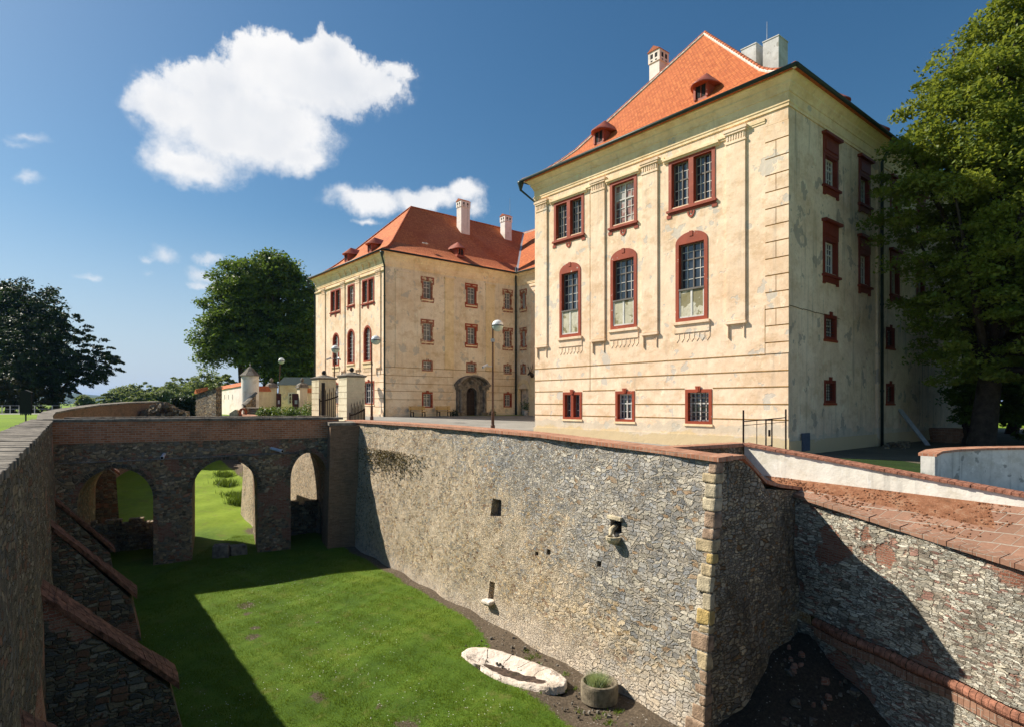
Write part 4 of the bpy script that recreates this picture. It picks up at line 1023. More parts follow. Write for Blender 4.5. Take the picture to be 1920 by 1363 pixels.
# ================================================================== MOAT WALLS
sd = (-.62, .785); sn = (-.785, -.62); S0 = (5.71, 17.0)
def pl(x, pts):
    for (a,b),(c,d) in zip(pts[:-1],pts[1:]):
        if x <= c: return b+(d-b)*(x-a)/(c-a)
    return pts[-1][1]
ZT = [(-1,-1.62),(0,-1.60),(2.2,-1.48),(7.8,-1.24),(15,-1.13),(26,-1.10)]
def zmap(t, z): return z if z < -3 else -3+(z+3)*(pl(t,ZT)+3)/1.8
def wob(t, z): return .035*math.sin(t*.9+z*.5)+.03*math.sin(t*2.3-z*1.7+1)+.02*math.sin(t*4.1+z*3.3)
def FSc(t, z, out=0.):
    zz = zmap(t, z); k = .68*(-1.3-zz)/7.9+out+(wob(t,zz) if 0.3 < t < 24 else 0)
    return (S0[0]+sd[0]*t+sn[0]*k, S0[1]+sd[1]*t+sn[1]*k, zz)
scarp = thing('moat_wall', 'tall sunlit rubble moat wall with brick coping and yellow corner stones below the right pavilion', 'stone wall', (S0[0], S0[1], -9.4))
shol = [(9.6,10.2,-4.55,-3.85),(3.25,3.75,-4.15,-3.72),(9.75,10.1,-7.85,-7.15),(6.55,6.75,-5.45,-5.25),(4.05,4.22,-5.35,-5.15),(7.2,7.38,-5.6,-5.45)]
SB = (5.40, 16.30, -9.6)
mb = MB(); facade(mb, FSc, 0, 25.2, -10.2, -1.2, shol, .5, ets=[i*.45 for i in range(1,56)], ezs=[-1.6-.5*i for i in range(17)])
mb.build('wall_face', 'scarp', scarp, uvt=sd)
# corner stones
m4 = {k: MB() for k in ('sand1','sand2','sand3','sand4')}
z_ = -1.62; seq = ['sand2','sand1','sand3','sand3','sand2','sand2','sand1','sand4','sand1','sand3','sand3','sand4','sand1','sand2','sand1','sand2','sand2','sand2']
bd_ = (.7672,.6414); zz = -1.64; k = 0
qb = []
while zz > -9.9:
    h = random.uniform(.22,.5); l1 = random.uniform(.16,.6); l2 = random.uniform(.18,.42)
    mt = seq[k] if k < len(seq) else 'sand2'; k += 1
    def cr(z): b = .68*(-1.3-z)/7.9; return (S0[0]+sn[0]*b-sd[0]*.0, S0[1]+sn[1]*b)
    def blk(z0, z1):
        out = []
        for z in (z0, z1):
            c = cr(z); o_ = .03+.02*((k*7)%3)/3
            pA = (c[0]+sd[0]*l1+sn[0]*o_, c[1]+sd[1]*l1+sn[1]*o_, z); pC = (c[0]-sd[0]*o_+sn[0]*o_, c[1]-sd[1]*o_+sn[1]*o_, z); pB = (c[0]+bd_[0]*l2-sd[0]*o_, c[1]+bd_[1]*l2-sd[1]*o_, z)
            pD = (c[0]+sd[0]*l1+bd_[0]*l2, c[1]+sd[1]*l1+bd_[1]*l2, z); out.append([pA,pC,pB,pD])
        return out
    b0, b1 = blk(zz-h+.018, zz)
    b0 = [(p_[0]+random.uniform(-.03,.03), p_[1]+random.uniform(-.03,.03), p_[2]+random.uniform(-.015,.015)) for p_ in b0]; mm = MB(); mm.prism(b0, b1); o_ = mm.build('corner_stone', mt, scarp, bevel=.05); zz -= h
m = MB(); m.fbox(FSc, 9.62, 10.18, -4.52, -3.88, -.42, -.36); m.build('wooden_shutter', 'wood_grey', scarp)
m = MB(); m.fbox(FSc, 9.66, 10.2, -7.98, -7.84, -.1, .26); m.fbox(FSc, 9.8, 10.1, -8.06, -7.98, -.1, .18); m.build('spout_stone', 'basin', scarp, bevel=.04)
m = MB(); q = FSc(3.5,-4.25,.12); m.lathe((q[0],q[1],q[2]-.08), [(.02,-.16),(.16,-.12),(.24,0),(.26,.1),(.18,.1),(.14,.0)], 12); m.path([FSc(3.68,-3.98,-.2),FSc(3.6,-4.05,.1),FSc(3.5,-4.2,.25)],[.09,.1,.05],8); m.fbox(FSc,3.2,3.85,-3.72,-3.60,-.05,.12); m.build('stone_spout', 'sand3', scarp, bevel=.02)
# coping
m = MB(); n = 40
ts = [-.12+25.4*i/n for i in range(n+1)]
def FC(t, dz, out):
    z = pl(t,ZT)+dz; k = .03+out; return (S0[0]+sd[0]*t+sn[0]*k, S0[1]+sd[1]*t+sn[1]*k, z)
for a,b in zip(ts[:-1], ts[1:]): m.hexa([FC(a,-.01,.10),FC(b,-.01,.10),FC(b,-.01,-.62),FC(a,-.01,-.62),FC(a,.11,.10),FC(b,.11,.10),FC(b,.14,-.62),FC(a,.14,-.62)])
m.build('coping', 'cap_brick', scarp, uvt=sd, recalc=True)
m = MB(); m.poly([FC(a,0,-.6) for a in (0,6,12,18,25)]+[FC(a,-1.2,-.6) for a in (25,18,12,6,0)]); m.build('inner_face', 'scarp', scarp)
# bastion shaded side, stepping down to the retaining wall
R0 = (9.2, 19.9)
side = thing('bastion_wall', 'dark shaded side of the stone bastion turning back from the corner stones towards the ramp', 'stone wall', (S0[0]+1.5, S0[1]+1.3, -9.4))
def FSd(s, z, out=0.):
    bt = (-1.3-z)*.045; x0 = S0[0]+Bv[0]*s; y0 = S0[1]+Bv[1]*s
    bx_ = sn[0]*.68*(-1.3-z)/7.9; by_ = sn[1]*.68*(-1.3-z)/7.9
    w_ = .06*math.sin(s*2+z)+.05*math.sin(z*2.7+s*4)
    w_ *= min(1, s/.5)
    bulge = .0
    k = out+w_+bt*min(1,s/1.5)*.8
    return (x0+bx_*max(0,1-s/5)+nA[0]*k, y0+by_*max(0,1-s/5)+nA[1]*k, z)
sz = [(0,-1.6),(1.25,-1.62),(1.3,-1.7),(2.5,-2.45),(2.6,-2.6),(5.2,-2.9)]
m = MB(); ss = [i*.26 for i in range(21)]
for a,b in zip(ss[:-1], ss[1:]):
    za = pl(a,sz); zb = pl(b,sz); nz = 16
    for j in range(nz):
        f0 = j/nz; f1 = (j+1)/nz
        m.poly([FSd(a,-10.2+(za+10.2)*f0),FSd(b,-10.2+(zb+10.2)*f0),FSd(b,-10.2+(zb+10.2)*f1),FSd(a,-10.2+(za+10.2)*f1)])
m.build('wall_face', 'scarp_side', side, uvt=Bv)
m = MB()
sp = [(-.05,-1.6),(1.28,-1.6),(2.55,-2.42),(3.4,-2.62),(5.0,-2.86)]
for (a,za),(b,zb) in zip(sp[:-1], sp[1:]):
    wd = .55
    def cc(s, dz, o_): p = FSd(s,-1.6,0); return (S0[0]+Bv[0]*s+nA[0]*o_, S0[1]+Bv[1]*s+nA[1]*o_, dz)
    m.hexa([cc(a,za,.10),cc(b,zb,.10),cc(b,zb,-wd),cc(a,za,-wd),cc(a,za+.11,.10),cc(b,zb+.11,.10),cc(b,zb+.13,-wd),cc(a,za+.13,-wd)])
m.build('coping', 'cap_brick', side, uvt=Bv)
# parapet from the coping to the white wall
par = thing('parapet_wall', 'short stone parapet with brick coping running from the moat wall to the iron gate', 'stone wall', (4.4,18.8,-2.2))
W0 = (8.36, 22.0); P0 = (4.55, 18.95)
FP = frame(P0, Bv, nA); LPp = 5.0
m = MB(); m.fbox(FP, 0, LPp, -2.9, -1.55, -.35, 0); m.build('wall_face', 'scarp_side', par)
m = MB(); m.hexa([FP(-.2,-1.48,.08),FP(LPp+.1,-1.56,.08),FP(LPp+.1,-1.56,-.42),FP(-.2,-1.48,-.42),FP(-.2,-1.37,.08),FP(LPp+.1,-1.43,.08),FP(LPp+.1,-1.42,-.42),FP(-.2,-1.36,-.42)]); m.build('coping', 'cap_brick', par, uvt=Bv)
# white ramp wall
wd_ = (.6414, -.7672); wn_ = nB
ww = thing('white_wall', 'low white plastered wall with thin brick coping sloping down beside the tiled wall top', 'wall', (W0[0]+2.5, W0[1]-3, -3))
def FWW(t, z, o=0.): return (W0[0]+wd_[0]*t+wn_[0]*o, W0[1]+wd_[1]*t+wn_[1]*o, z)
ztw = lambda t: -1.52-(.93/7.85)*t
m = MB(); LW = 16.
for i in range(16):
    a, b = LW*i/16, LW*(i+1)/16
    m.hexa([FWW(a,-4.5,0),FWW(b,-5.5,0),FWW(b,-5.5,-.32),FWW(a,-4.5,-.32),FWW(a,ztw(a),0),FWW(b,ztw(b),0),FWW(b,ztw(b),-.32),FWW(a,ztw(a),-.32)])
m.build('wall_face', 'white', ww, uvt=wd_)
m = MB()
n = 90
for i in range(n):
    a, b = -.05+LW*i/n, -.05+LW*(i+.93)/n; j = random.uniform(-.012,.012)
    m.hexa([FWW(a,ztw(a)+.002,.07+j),FWW(b,ztw(b)+.002,.07+j),FWW(b,ztw(b)+.002,-.38),FWW(a,ztw(a)+.002,-.38),FWW(a,ztw(a)+.075+j*.6,.07+j),FWW(b,ztw(b)+.075+j*.6,.07+j),FWW(b,ztw(b)+.10,-.38),FWW(a,ztw(a)+.10,-.38)])
m.build('coping', 'ledge', ww)
# second white wall, curving
w2 = thing('white_wall', 'curved white wall with black weather streaks and tiled top at the right edge behind the sloping one', 'wall', (12.5,18.1,-3))
cpts = [(12.45,18.0),(12.95,18.45),(13.7,18.8),(14.8,19.02),(16.2,19.15),(18,19.2),(21,19.0),(26,18.2)]
tops2 = [-1.56,-1.50,-1.47,-1.45,-1.44,-1.45,-1.5,-1.7]
def offp(i, o):
    a = Vector(cpts[max(i-1,0)]); b = Vector(cpts[min(i+1,len(cpts)-1)]); d = (b-a).normalized(); n_ = Vector((d.y,-d.x)); p = Vector(cpts[i]); return (p.x+n_.x*o, p.y+n_.y*o)
m = MB(); c = MB()
for i in range(len(cpts)-1):
    for mm, o0, o1, zb, f in ((m,0,-.36,-4.5,None),(c,.05,-.42,None,1)):
        a0, b0, a1, b1 = offp(i,o0), offp(i+1,o0), offp(i,o1), offp(i+1,o1); ta, tb = tops2[i], tops2[i+1]
        if f is None: mm.hexa([(*a0,zb),(*b0,zb),(*b1,zb),(*a1,zb),(*a0,ta),(*b0,tb),(*b1,tb),(*a1,ta)])
        else: mm.hexa([(*a0,ta+.002),(*b0,tb+.002),(*b1,tb+.002),(*a1,ta+.002),(*a0,ta+.07),(*b0,tb+.07),(*b1,tb+.09),(*a1,ta+.09)])
m.build('wall_face', 'white_dirty', w2); c.build('coping', 'cap_brick', w2)
# retaining wall with tiled top on the right
rw = thing('retaining_wall', 'right hand slate and brick retaining wall with sloping tiled top and a rounded brick ledge', 'stone wall', (R0[0]+1, R0[1]-2, -9))
rd = Vector((.394,-.919)).normalized(); rn = (-rd[1]*-1 if False else rd.y, -rd.x)   # outward normal towards the moat
rn = (rd.y, -rd.x)
if rn[0] > 0: rn = (-rn[0], -rn[1])
def FRW(t, z, o=0.):
    k = o+.05*math.sin(t*1.3+z)+.04*math.sin(t*3.1-z*2)+.02*(-3-z)*.6
    return (R0[0]+rd.x*t+rn[0]*k, R0[1]+rd.y*t+rn[1]*k, z)
ztr = lambda t: -2.95-.1225*t
LR = 17.
m = MB(); zl_ = lambda t: -6.62-.062*t
ts = [LR*i/60 for i in range(61)]
for a,b in zip(ts[:-1], ts[1:]):
    for j in range(8):
        f0, f1 = j/8, (j+1)/8
        P = lambda t, f: FRW(t, zl_(t)+(ztr(t)-zl_(t))*f)
        m.poly([P(a,f0),P(b,f0),P(b,f1),P(a,f1)])
m.build('upper_face', 'slate', rw, uvt=(rd.x,rd.y))
m = MB()
for a,b in zip(ts[:-1], ts[1:]):
    for j in range(6):
        f0, f1 = j/6, (j+1)/6
        P = lambda t, f: FRW(t, -10.5+(zl_(t)-.25+10.5)*f, .10+.25*(1-f))
        m.poly([P(a,f0),P(b,f0),P(b,f1),P(a,f1)])
m.build('lower_face', 'slate', rw, uvt=(rd.x,rd.y))
m = MB(); m2 = MB()
for i in range(int(LR/.155)):
    a = .9+i*.155; b = a+.143
    if b > LR: break
    j = random.uniform(-.01,.01)
    for k in range(5):
        t0_, t1_ = math.pi*(-.5+k/5.), math.pi*(-.5+(k+1)/5.)
        pa = lambda t, q: FRW(t, zl_(t)-.12+.14*math.sin(q), .10+.13*math.cos(q)+j)
        m.poly([pa(a,t0_),pa(b,t0_),pa(b,t1_),pa(a,t1_)])
    m.poly([FRW(a,zl_(a)-.12+.14*math.sin(math.pi*(-.5+k/5.)),.10+.13*math.cos(math.pi*(-.5+k/5.))+j) for k in range(6)]+[FRW(a,zl_(a)+.02,-.05)])
    m2.fbox(lambda t,z,o: FRW(t,z+zl_(t),o), a, b, -.52, -.27, .05, .165+j)
m.build('brick_ledge', 'ledge', rw); m2.build('brick_course', 'cap_tile', rw)
m = MB()   # brick relieving arch in the lower face
ac = (7.9, -8.6); ra = 1.55
for k in range(26):
    q0 = math.pi*(k/26.)+.01; q1 = math.pi*((k+.86)/26.)
    P = lambda q, r, o: FRW(ac[0]+r*1.1*math.cos(q), ac[1]+r*.72*math.sin(q), o)
    m.hexa([P(q0,ra,.05),P(q1,ra,.05),P(q1,ra+.32,.05),P(q0,ra+.32,.05),P(q0,ra,.27),P(q1,ra,.27),P(q1,ra+.32,.27),P(q0,ra+.32,.27)])
m.build('relieving_arch', 'ledge', rw)
# tiled sloping top
m = MB(); m2 = MB(); c = MB()
def TP(t, f):   # f 0 at the moat edge, 1 at the white wall
    a = Vector((R0[0]+rd.x*t, R0[1]+rd.y*t, ztr(t)+.02)); s_ = .75+t*1.06; b = Vector(FWW(s_, -2.52-.028*t if t < 8 else -2.74-.16*(t-8), 0))
    return a.lerp(b, f)
for i in range(34):
    a, b = LR*i/34, LR*(i+1)/34
    for j in range(6):
        f0, f1 = j/6, (j+1)/6
        p = [TP(a,f0),TP(b,f0),TP(b,f1),TP(a,f1)]
        if f0 < .34 or a > 5.6: m.poly(p)
        else: m2.poly(p)
m.build('tiled_top', 'cap_tile', rw, uvt=(rd.x,rd.y)); m2.build('broken_tiles', 'debris', rw)
for i in range(int(LR/.3)):
    a = -.3+i*.3; b = a+.288; o0 = .12; j = random.uniform(-.01,.015)
    P = lambda t, o, dz: (lambda q: (q[0]+rn[0]*o, q[1]+rn[1]*o, q[2]+dz))(TP(t,0))
    c.hexa([P(a,o0+j,-.09),P(b,o0+j,-.09),P(b,-.36,-.09),P(a,-.36,-.09),P(a,o0+j,.03+j),P(b,o0+j,.03+j),P(b,-.36,.11+j),P(a,-.36,.11+j)])
c.build('edge_tiles', 'cap_tile', rw)
# loose stone and tile bits on that top
m = MB()
for _ in range(620):
    t = random.uniform(.2,6.4); f = min(.97,max(.22,random.gauss(.55+.3*math.sin(t*2.3),.2))); p = TP(t,f); s_ = random.uniform(.012,.05)
    a = random.uniform(0,3.14); ca, sa = math.cos(a)*s_, math.sin(a)*s_
    m.prism([(p[0]+ca,p[1]+sa,p[2]),(p[0]-sa,p[1]+ca,p[2]),(p[0]-ca,p[1]-sa,p[2]),(p[0]+sa,p[1]-ca,p[2])],[(p[0]+ca*.8,p[1]+sa*.8,p[2]+s_*.5),(p[0]-sa*.8,p[1]+ca*.8,p[2]+s_*.6),(p[0]-ca*.8,p[1]-sa*.8,p[2]+s_*.4),(p[0]+sa*.8,p[1]-ca*.8,p[2]+s_*.5)])
ob = m.build('tile_rubble', 'debris', None, o=TP(3,.5), kind='stuff'); tag(ob, 'reddish leaf litter and crumbled tile lying on the tiled wall top', 'debris')
# terrace between parapet and bastion side
m = MB(); m.poly([(4.5,18.8,-2.25),(8.6,22.1,-2.62),(9.6,20.6,-2.95),(R0[0],R0[1],-2.85),(7.5,18.5,-2.42),(5.6,17.2,-1.95)]); m.build('terrace', 'debris', None, o=(7,19,-2.4), kind='structure')

# ---------------- counterscarp (left) with buttresses
LB = (-22.3, 29.6); ld = (.586, -.81); ln_ = (.81, .586)
cs = thing('moat_wall', 'dark shaded stone and brick moat wall on the left with grey stone coping and sloping buttresses', 'stone wall', (LB[0]+6, LB[1]-8, -9))
ztl = lambda t: -.93
def FLW(t, z, o=0.):
    k = o+.05*math.sin(t*.8+z*.6)+.035*math.sin(t*2.1-z*1.9)+.05*(-1-z)
    return (LB[0]+ld[0]*t+ln_[0]*k, LB[1]+ld[1]*t+ln_[1]*k, z)
m = MB(); ts = [-1.5+.6*i for i in range(81)]
for a,b in zip(ts[:-1], ts[1:]):
    for j in range(14):
        z0, z1 = -10.2+9.27*j/14, -10.2+9.27*(j+1)/14; m.poly([FLW(a,z0),FLW(b,z0),FLW(b,z1),FLW(a,z1)])
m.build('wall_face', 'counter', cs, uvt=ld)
m = MB(); m.poly([FLW(a,-.93,-.75) for a in (-1.5,46)]+[FLW(46,-3,-.75),FLW(-1.5,-3,-.75)]); m.build('outer_face', 'brick_side', cs)
m = MB(); t = -1.6
while t < 44:
    L_ = random.uniform(.22,.5); j = random.uniform(-.02,.03); zc = random.uniform(-.008,.012)
    P = lambda tt, z, o: (LB[0]+ld[0]*tt+ln_[0]*o, LB[1]+ld[1]*tt+ln_[1]*o, z)
    m.hexa([P(t,-.95,.07+j),P(t+L_-.015,-.95,.07+j),P(t+L_-.015,-.95,-.85-j),P(t,-.95,-.85-j),P(t,-.82+zc,.07+j),P(t+L_-.015,-.82+zc,.07+j),P(t+L_-.015,-.78+zc,-.85-j),P(t,-.78+zc,-.85-j)])
    t += L_
m.build('coping', 'cap_stone', cs, bevel=.012)
def buttress(root, t, w_, q, zw, ze, zb=-10., Fr=FLW, sides='counter'):
    m = MB(); m.hexa([Fr(t-w_/2,zb,-.2),Fr(t+w_/2,zb,-.2),Fr(t+w_/2,zb,q+.1),Fr(t-w_/2,zb,q+.1),Fr(t-w_/2,zw,-.2),Fr(t+w_/2,zw,-.2),Fr(t+w_/2,ze,q-.25),Fr(t-w_/2,ze,q-.25)])
    bt = m.build('buttress', sides, root)
    m = MB(); e_ = .06; L_ = math.hypot(zw-ze, q); n = int(L_/.17); th_ = (zw-ze)/L_
    lf = lambda f, a_, up, o_=0.: Fr(a_, zw+(ze-zw)*f+up, -.22+(q+.17)*f+o_)
    for k in range(n):
        f0, f1 = k/n, (k+.93)/n; ws = [t-w_/2-e_, t+w_/2+e_] if False else [t-w_/2-e_+random.uniform(-.02,.02), t-.02+random.uniform(-.08,.08), t+w_/2+e_+random.uniform(-.02,.02)]
        for a_, b_ in zip(ws[:-1], ws[1:]):
            j = random.uniform(-.02,.018)
            m.hexa([lf(f0,a_+.006,-.02),lf(f0,b_-.006,-.02),lf(f1,b_-.006,-.02),lf(f1,a_+.006,-.02),lf(f0,a_+.006,.15+j),lf(f0,b_-.006,.15+j),lf(f1,b_-.006,.15+j),lf(f1,a_+.006,.15+j)])
    m.hexa([lf(0,t-w_/2,-.03),lf(0,t+w_/2,-.03),lf(1,t+w_/2,-.03),lf(1,t-w_/2,-.03),lf(0,t-w_/2,.10),lf(0,t+w_/2,.10),lf(1,t+w_/2,.10),lf(1,t-w_/2,.10)])
    m.build('buttress_cap', 'cap_old', bt)
buttress(cs, 18.2, 1.3, 2.85, -4.35, -7.5); buttress(cs, 10.0, 1.15, 2.55, -4.0, -7.2); buttress(cs, 4.3, 1.0, 2.15, -3.9, -6.6); buttress(cs, 26.5, 1.3, 2.9, -4.3, -7.3)

# ---------------- far counterscarp curving round beyond the bridge
fw_ = thing('moat_wall', 'old brown brick and stone wall with pale coping curving away on the far bank beyond the bridge', 'stone wall', (-28,42,-5))
fp = [(-22.3,29.6,-.93),(-25.2,33.4,-.80),(-28.3,37.8,-.66),(-31,43,-.50),(-32.8,48.5,-.24),(-33.8,54,-.04),(-34.5,60,.06)]
m = MB(); c = MB()
for (a,b) in zip(fp[:-1], fp[1:]):
    d = Vector((b[0]-a[0], b[1]-a[1])).normalized(); n_ = Vector((d.y,-d.x))
    for k in range(4):
        p = Vector(a).lerp(Vector(b), k/4); q = Vector(a).lerp(Vector(b), (k+1)/4)
        m.hexa([(p.x+n_.x*.5,p.y+n_.y*.5,-10),(q.x+n_.x*.5,q.y+n_.y*.5,-10),(q.x-n_.x*.5,q.y-n_.y*.5,-10),(p.x-n_.x*.5,p.y-n_.y*.5,-10),(p.x,p.y,p.z),(q.x,q.y,q.z),(q.x-n_.x*.5,q.y-n_.y*.5,q.z),(p.x-n_.x*.5,p.y-n_.y*.5,p.z)])
        c.hexa([(p.x+n_.x*.08,p.y+n_.y*.08,p.z),(q.x+n_.x*.08,q.y+n_.y*.08,q.z),(q.x-n_.x*.58,q.y-n_.y*.58,q.z),(p.x-n_.x*.58,p.y-n_.y*.58,p.z),(p.x+n_.x*.08,p.y+n_.y*.08,p.z+.13),(q.x+n_.x*.08,q.y+n_.y*.08,q.z+.13),(q.x-n_.x*.58,q.y-n_.y*.58,q.z+.17),(p.x-n_.x*.58,p.y-n_.y*.58,p.z+.17)])
m.build('wall_face', 'brick_side', fw_); c.build('coping', 'cap_stone', fw_)
fd = Vector((-.5,.866)); 
def FFW(t, z, o=0.):
    q = -25.2-.55*t+.835*(o+.35), 33.4+.835*t+.55*(o+.35); return (q[0], q[1], z)
for t in (2.5, 6.5, 10.5): buttress(fw_, t, .9, 2.9, -1.6, -4.3, Fr=FFW, sides='counter')

# ---------------- scarp beyond the bridge
s2 = thing('moat_wall', 'sunlit continuation of the inner moat wall seen through the bridge arches', 'stone wall', (-17,45,-8))
sp2 = [(-11.6,37.9),(-12.9,39.4),(-17,45),(-22,52.2),(-27,59.4)]
m = MB(); c = MB()
for (a,b) in zip(sp2[:-1], sp2[1:]):
    d = Vector((b[0]-a[0], b[1]-a[1])).normalized(); n_ = Vector((-d.y,d.x))
    m.hexa([(a[0]+n_.x*.5,a[1]+n_.y*.5,-10),(b[0]+n_.x*.5,b[1]+n_.y*.5,-10),(b[0]-n_.x*.5,b[1]-n_.y*.5,-10),(a[0]-n_.x*.5,a[1]-n_.y*.5,-10),(a[0],a[1],-1.15),(b[0],b[1],-1.15),(b[0]-n_.x*.5,b[1]-n_.y*.5,-1.15),(a[0]-n_.x*.5,a[1]-n_.y*.5,-1.15)])
    c.hexa([(a[0]+n_.x*.1,a[1]+n_.y*.1,-1.15),(b[0]+n_.x*.1,b[1]+n_.y*.1,-1.15),(b[0]-n_.x*.6,b[1]-n_.y*.6,-1.15),(a[0]-n_.x*.6,a[1]-n_.y*.6,-1.15),(a[0]+n_.x*.1,a[1]+n_.y*.1,-1.03),(b[0]+n_.x*.1,b[1]+n_.y*.1,-1.03),(b[0]-n_.x*.6,b[1]-n_.y*.6,-1.0),(a[0]-n_.x*.6,a[1]-n_.y*.6,-1.0)])
m.build('wall_face', 'scarp', s2); c.build('coping', 'cap_brick', s2)
m = MB(); a = (-15.9,38.0); b = (-18.6,41.6); m.prism([(a[0],a[1],-10),(b[0],b[1],-10),(b[0]+.9,b[1]+.6,-10),(a[0]+.9,a[1]+.6,-10)],[(a[0]+.3,a[1]+.2,-3.0),(b[0]+.3,b[1]+.2,-3.0),(b[0]+.8,b[1]+.5,-3.0),(a[0]+.8,a[1]+.5,-3.0)]); m.build('buttress', 'scarp', s2)

# ================================================================== BRIDGE
be = Vector((.9007,.4345)); bn = (.4345,-.9007)
FBr = frame(LB, be, bn); BL = 13.6; BD = 5.0
br = thing('bridge', 'old stone arch bridge over the dry moat with a dark red brick parapet', 'bridge', (LB[0]+6.5, LB[1]+4, -9))
arches = [(1.03,4.26,-4.9,-3.25),(6.03,9.23,-4.7,-3.0),(10.95,12.95,-4.3,-2.78)]
m = MB(); arched_wall(m, FBr, -.3, BL+.6, -10, -2.80, arches, BD); m.build('arches', 'bridge_stone', br, uvt=(be.x,be.y))
m = MB(); m.fbox(FBr, -.3, BL+.6, -2.80, -1.98, -BD+.06, -.10); m.build('spandrel_band', 'bridge_stone', br, uvt=(be.x,be.y))
m = MB(); m.hexa([FBr(.3,-2.95,.002),FBr(11.4,-2.82,.002),FBr(11.4,-2.82,.06),FBr(.3,-2.95,.06),FBr(.3,-2.86,-.1),FBr(11.4,-2.74,-.1),FBr(11.4,-2.76,.02),FBr(.3,-2.89,.02)]); m.build('ledge', 'cap_stone', br)
for a_,b_,zs_,zt_ in arches:
    m = MB()
    mc = (a_+b_)/2; h = (b_-a_)/2; nv = 26
    for k in range(nv):
        q0 = math.pi*(k+.04)/nv; q1 = math.pi*(k+.92)/nv; rr_ = .34+.05*((k*5)%3)
        P = lambda q, r, o: FBr(mc+(h+r)*math.cos(q), zs_+(zt_-zs_+r)*math.sin(q), o)
        if mc > 11 and False: continue
        m.hexa([P(q0,.0,-.1),P(q1,.0,-.1),P(q1,rr_*.55,-.1),P(q0,rr_*.55,-.1),P(q0,.0,.015),P(q1,.0,.015),P(q1,rr_*.55,.015),P(q0,rr_*.55,.015)])
    m.build('arch_stones', 'counter', br)
for nm, o0, o1 in (('parapet',-.10+.04,-.46),('parapet',-BD+.42,-BD+.06)):
    m = MB(); m.hexa([FBr(-.2,-1.98,o0),FBr(BL,-1.98,o0),FBr(BL,-1.98,o1),FBr(-.2,-1.98,o1),FBr(-.2,-.90,o0),FBr(BL,-.93,o0),FBr(BL,-.93,o1),FBr(-.2,-.90,o1)]); pp_ = m.build(nm, 'brick', br, uvt=(be.x,be.y))
    m = MB(); t = -.35
    while t < BL-.1:
        L_ = min(random.uniform(.5,.95), BL+.25-t); z_ = -.90-.03*t/BL
        m.fbox(FBr, t, t+L_-.012, z_+.002, z_+.14+random.uniform(-.01,.01), o0+.07, o1-.07); t += L_
    m.build('coping', 'cap_stone', pp_, bevel=.02)
m = MB(); m.fbox(FBr, -.2, BL+1.5, -1.978, -1.62, -BD+.43, -.47); m.build('roadway', 'gravel', br)
for i,(t,z_,dv) in enumerate(((4.75,-2.62,(-.05,.22)),(9.9,-2.48,(.55,.10)))):
    p = Vector(FBr(t,z_,-.2)); q = Vector(FBr(t+dv[0],z_-.14,.62)); m = MB(); m.tube(p, q, .085, n=12); pi_ = m.build('drain_pipe', 'plastic', br, smooth=False)
    m = MB(); d = (q-p).normalized(); m.tube(q-d*.05, q+d*.004, .07, n=12); m.build('pipe_mouth', 'black', pi_)
    m = MB(); m.tube(q-d*.12, q-d*.06, .1, n=12); m.build('pipe_collar', 'plastic', pi_)
# pier at the right end of the bridge
m = MB(); m.hexa([FBr(12.7,-10,1.35),FBr(14.6,-10,1.35),FBr(14.6,-10,-1),FBr(12.7,-10,-1),FBr(13.0,-1.25,.75),FBr(14.6,-1.25,.75),FBr(14.6,-1.25,-1),FBr(13.0,-1.25,-1)]); pb = m.build('end_pier', 'brick_side', br, uvt=(be.x,be.y))
m = MB(); m.hexa([FBr(12.92,-1.25,.83),FBr(14.4,-1.25,.83),FBr(14.4,-1.25,-.2),FBr(12.92,-1.25,-.2),FBr(12.92,-1.10,.83),FBr(14.4,-1.10,.83),FBr(14.4,-1.02,-.2),FBr(12.92,-1.02,-.2)]); m.build('pier_cap', 'cap_stone', pb)
# rubble walls low inside the outer arches
def rubble_wall(t0, t1, z1, o, lab):
    root = thing('rubble_wall', lab, 'stone wall', FBr((t0+t1)/2,-9,o))
    m = MB(); rows = int((z1+9)/.22)
    for r_ in range(rows):
        z0 = -9.05+r_*.22; t = t0+random.uniform(0,.1)
        while t < t1-.1:
            L_ = min(random.uniform(.2,.55), t1-t); dj = random.uniform(0,.18)
            if r_ < rows-1 or random.random() < .6: m.fbox(FBr, t, t+L_-.02, z0, z0+.205, o-.5, o+dj)
            t += L_
    m.build('stones', 'far_stone', root, bevel=.03)
rubble_wall(1.03, 4.26, -6.2, -3.6, 'dark dry stone wall blocking the lower part of the left bridge arch')
rubble_wall(10.95, 12.95, -5.9, -3.2, 'dark dry stone wall blocking the lower part of the right bridge arch')
def block(p, sx, sy, sz, rot, mat, name, lab, cat, group=None):
    m = MB(); ca, sa = math.cos(rot), math.sin(rot)
    def P(a, b, z, jit): return (p[0]+ca*a-sa*b+jit*.04, p[1]+sa*a+ca*b-jit*.05, p[2]+z+jit*.03)
    J = [random.uniform(-1,1) for _ in range(8)]
    m.hexa([P(-sx,-sy,0,J[0]),P(sx,-sy,0,J[1]),P(sx,sy,0,J[2]),P(-sx,sy,0,J[3]),P(-sx*.9,-sy*.9,sz,J[4]),P(sx*.92,-sy*.9,sz,J[5]),P(sx*.9,sy*.9,sz,J[6]),P(-sx*.95,sy*.9,sz,J[7])])
    o = m.build(name, mat, None, o=p, bevel=.06); tag(o, lab, cat, group); return o
gb = 'loose stone blocks under the bridge'
block((-15.5,32.6,-8.55), .42,.35,1.05,.3,'cap_stone','stone_block','tall grey stone block standing against the left pier under the middle bridge arch','stone',gb)
block((-14.95,33.3,-8.45), .45,.4,.75,.6,'cap_stone','stone_block','flat-topped lower stone block beside the taller one under the middle arch','stone',gb)
block((-14.6,32.3,-8.5), .28,.25,.22,.1,'far_stone','stone_block','small loose stone lying in front of the blocks under the middle arch','stone',gb)
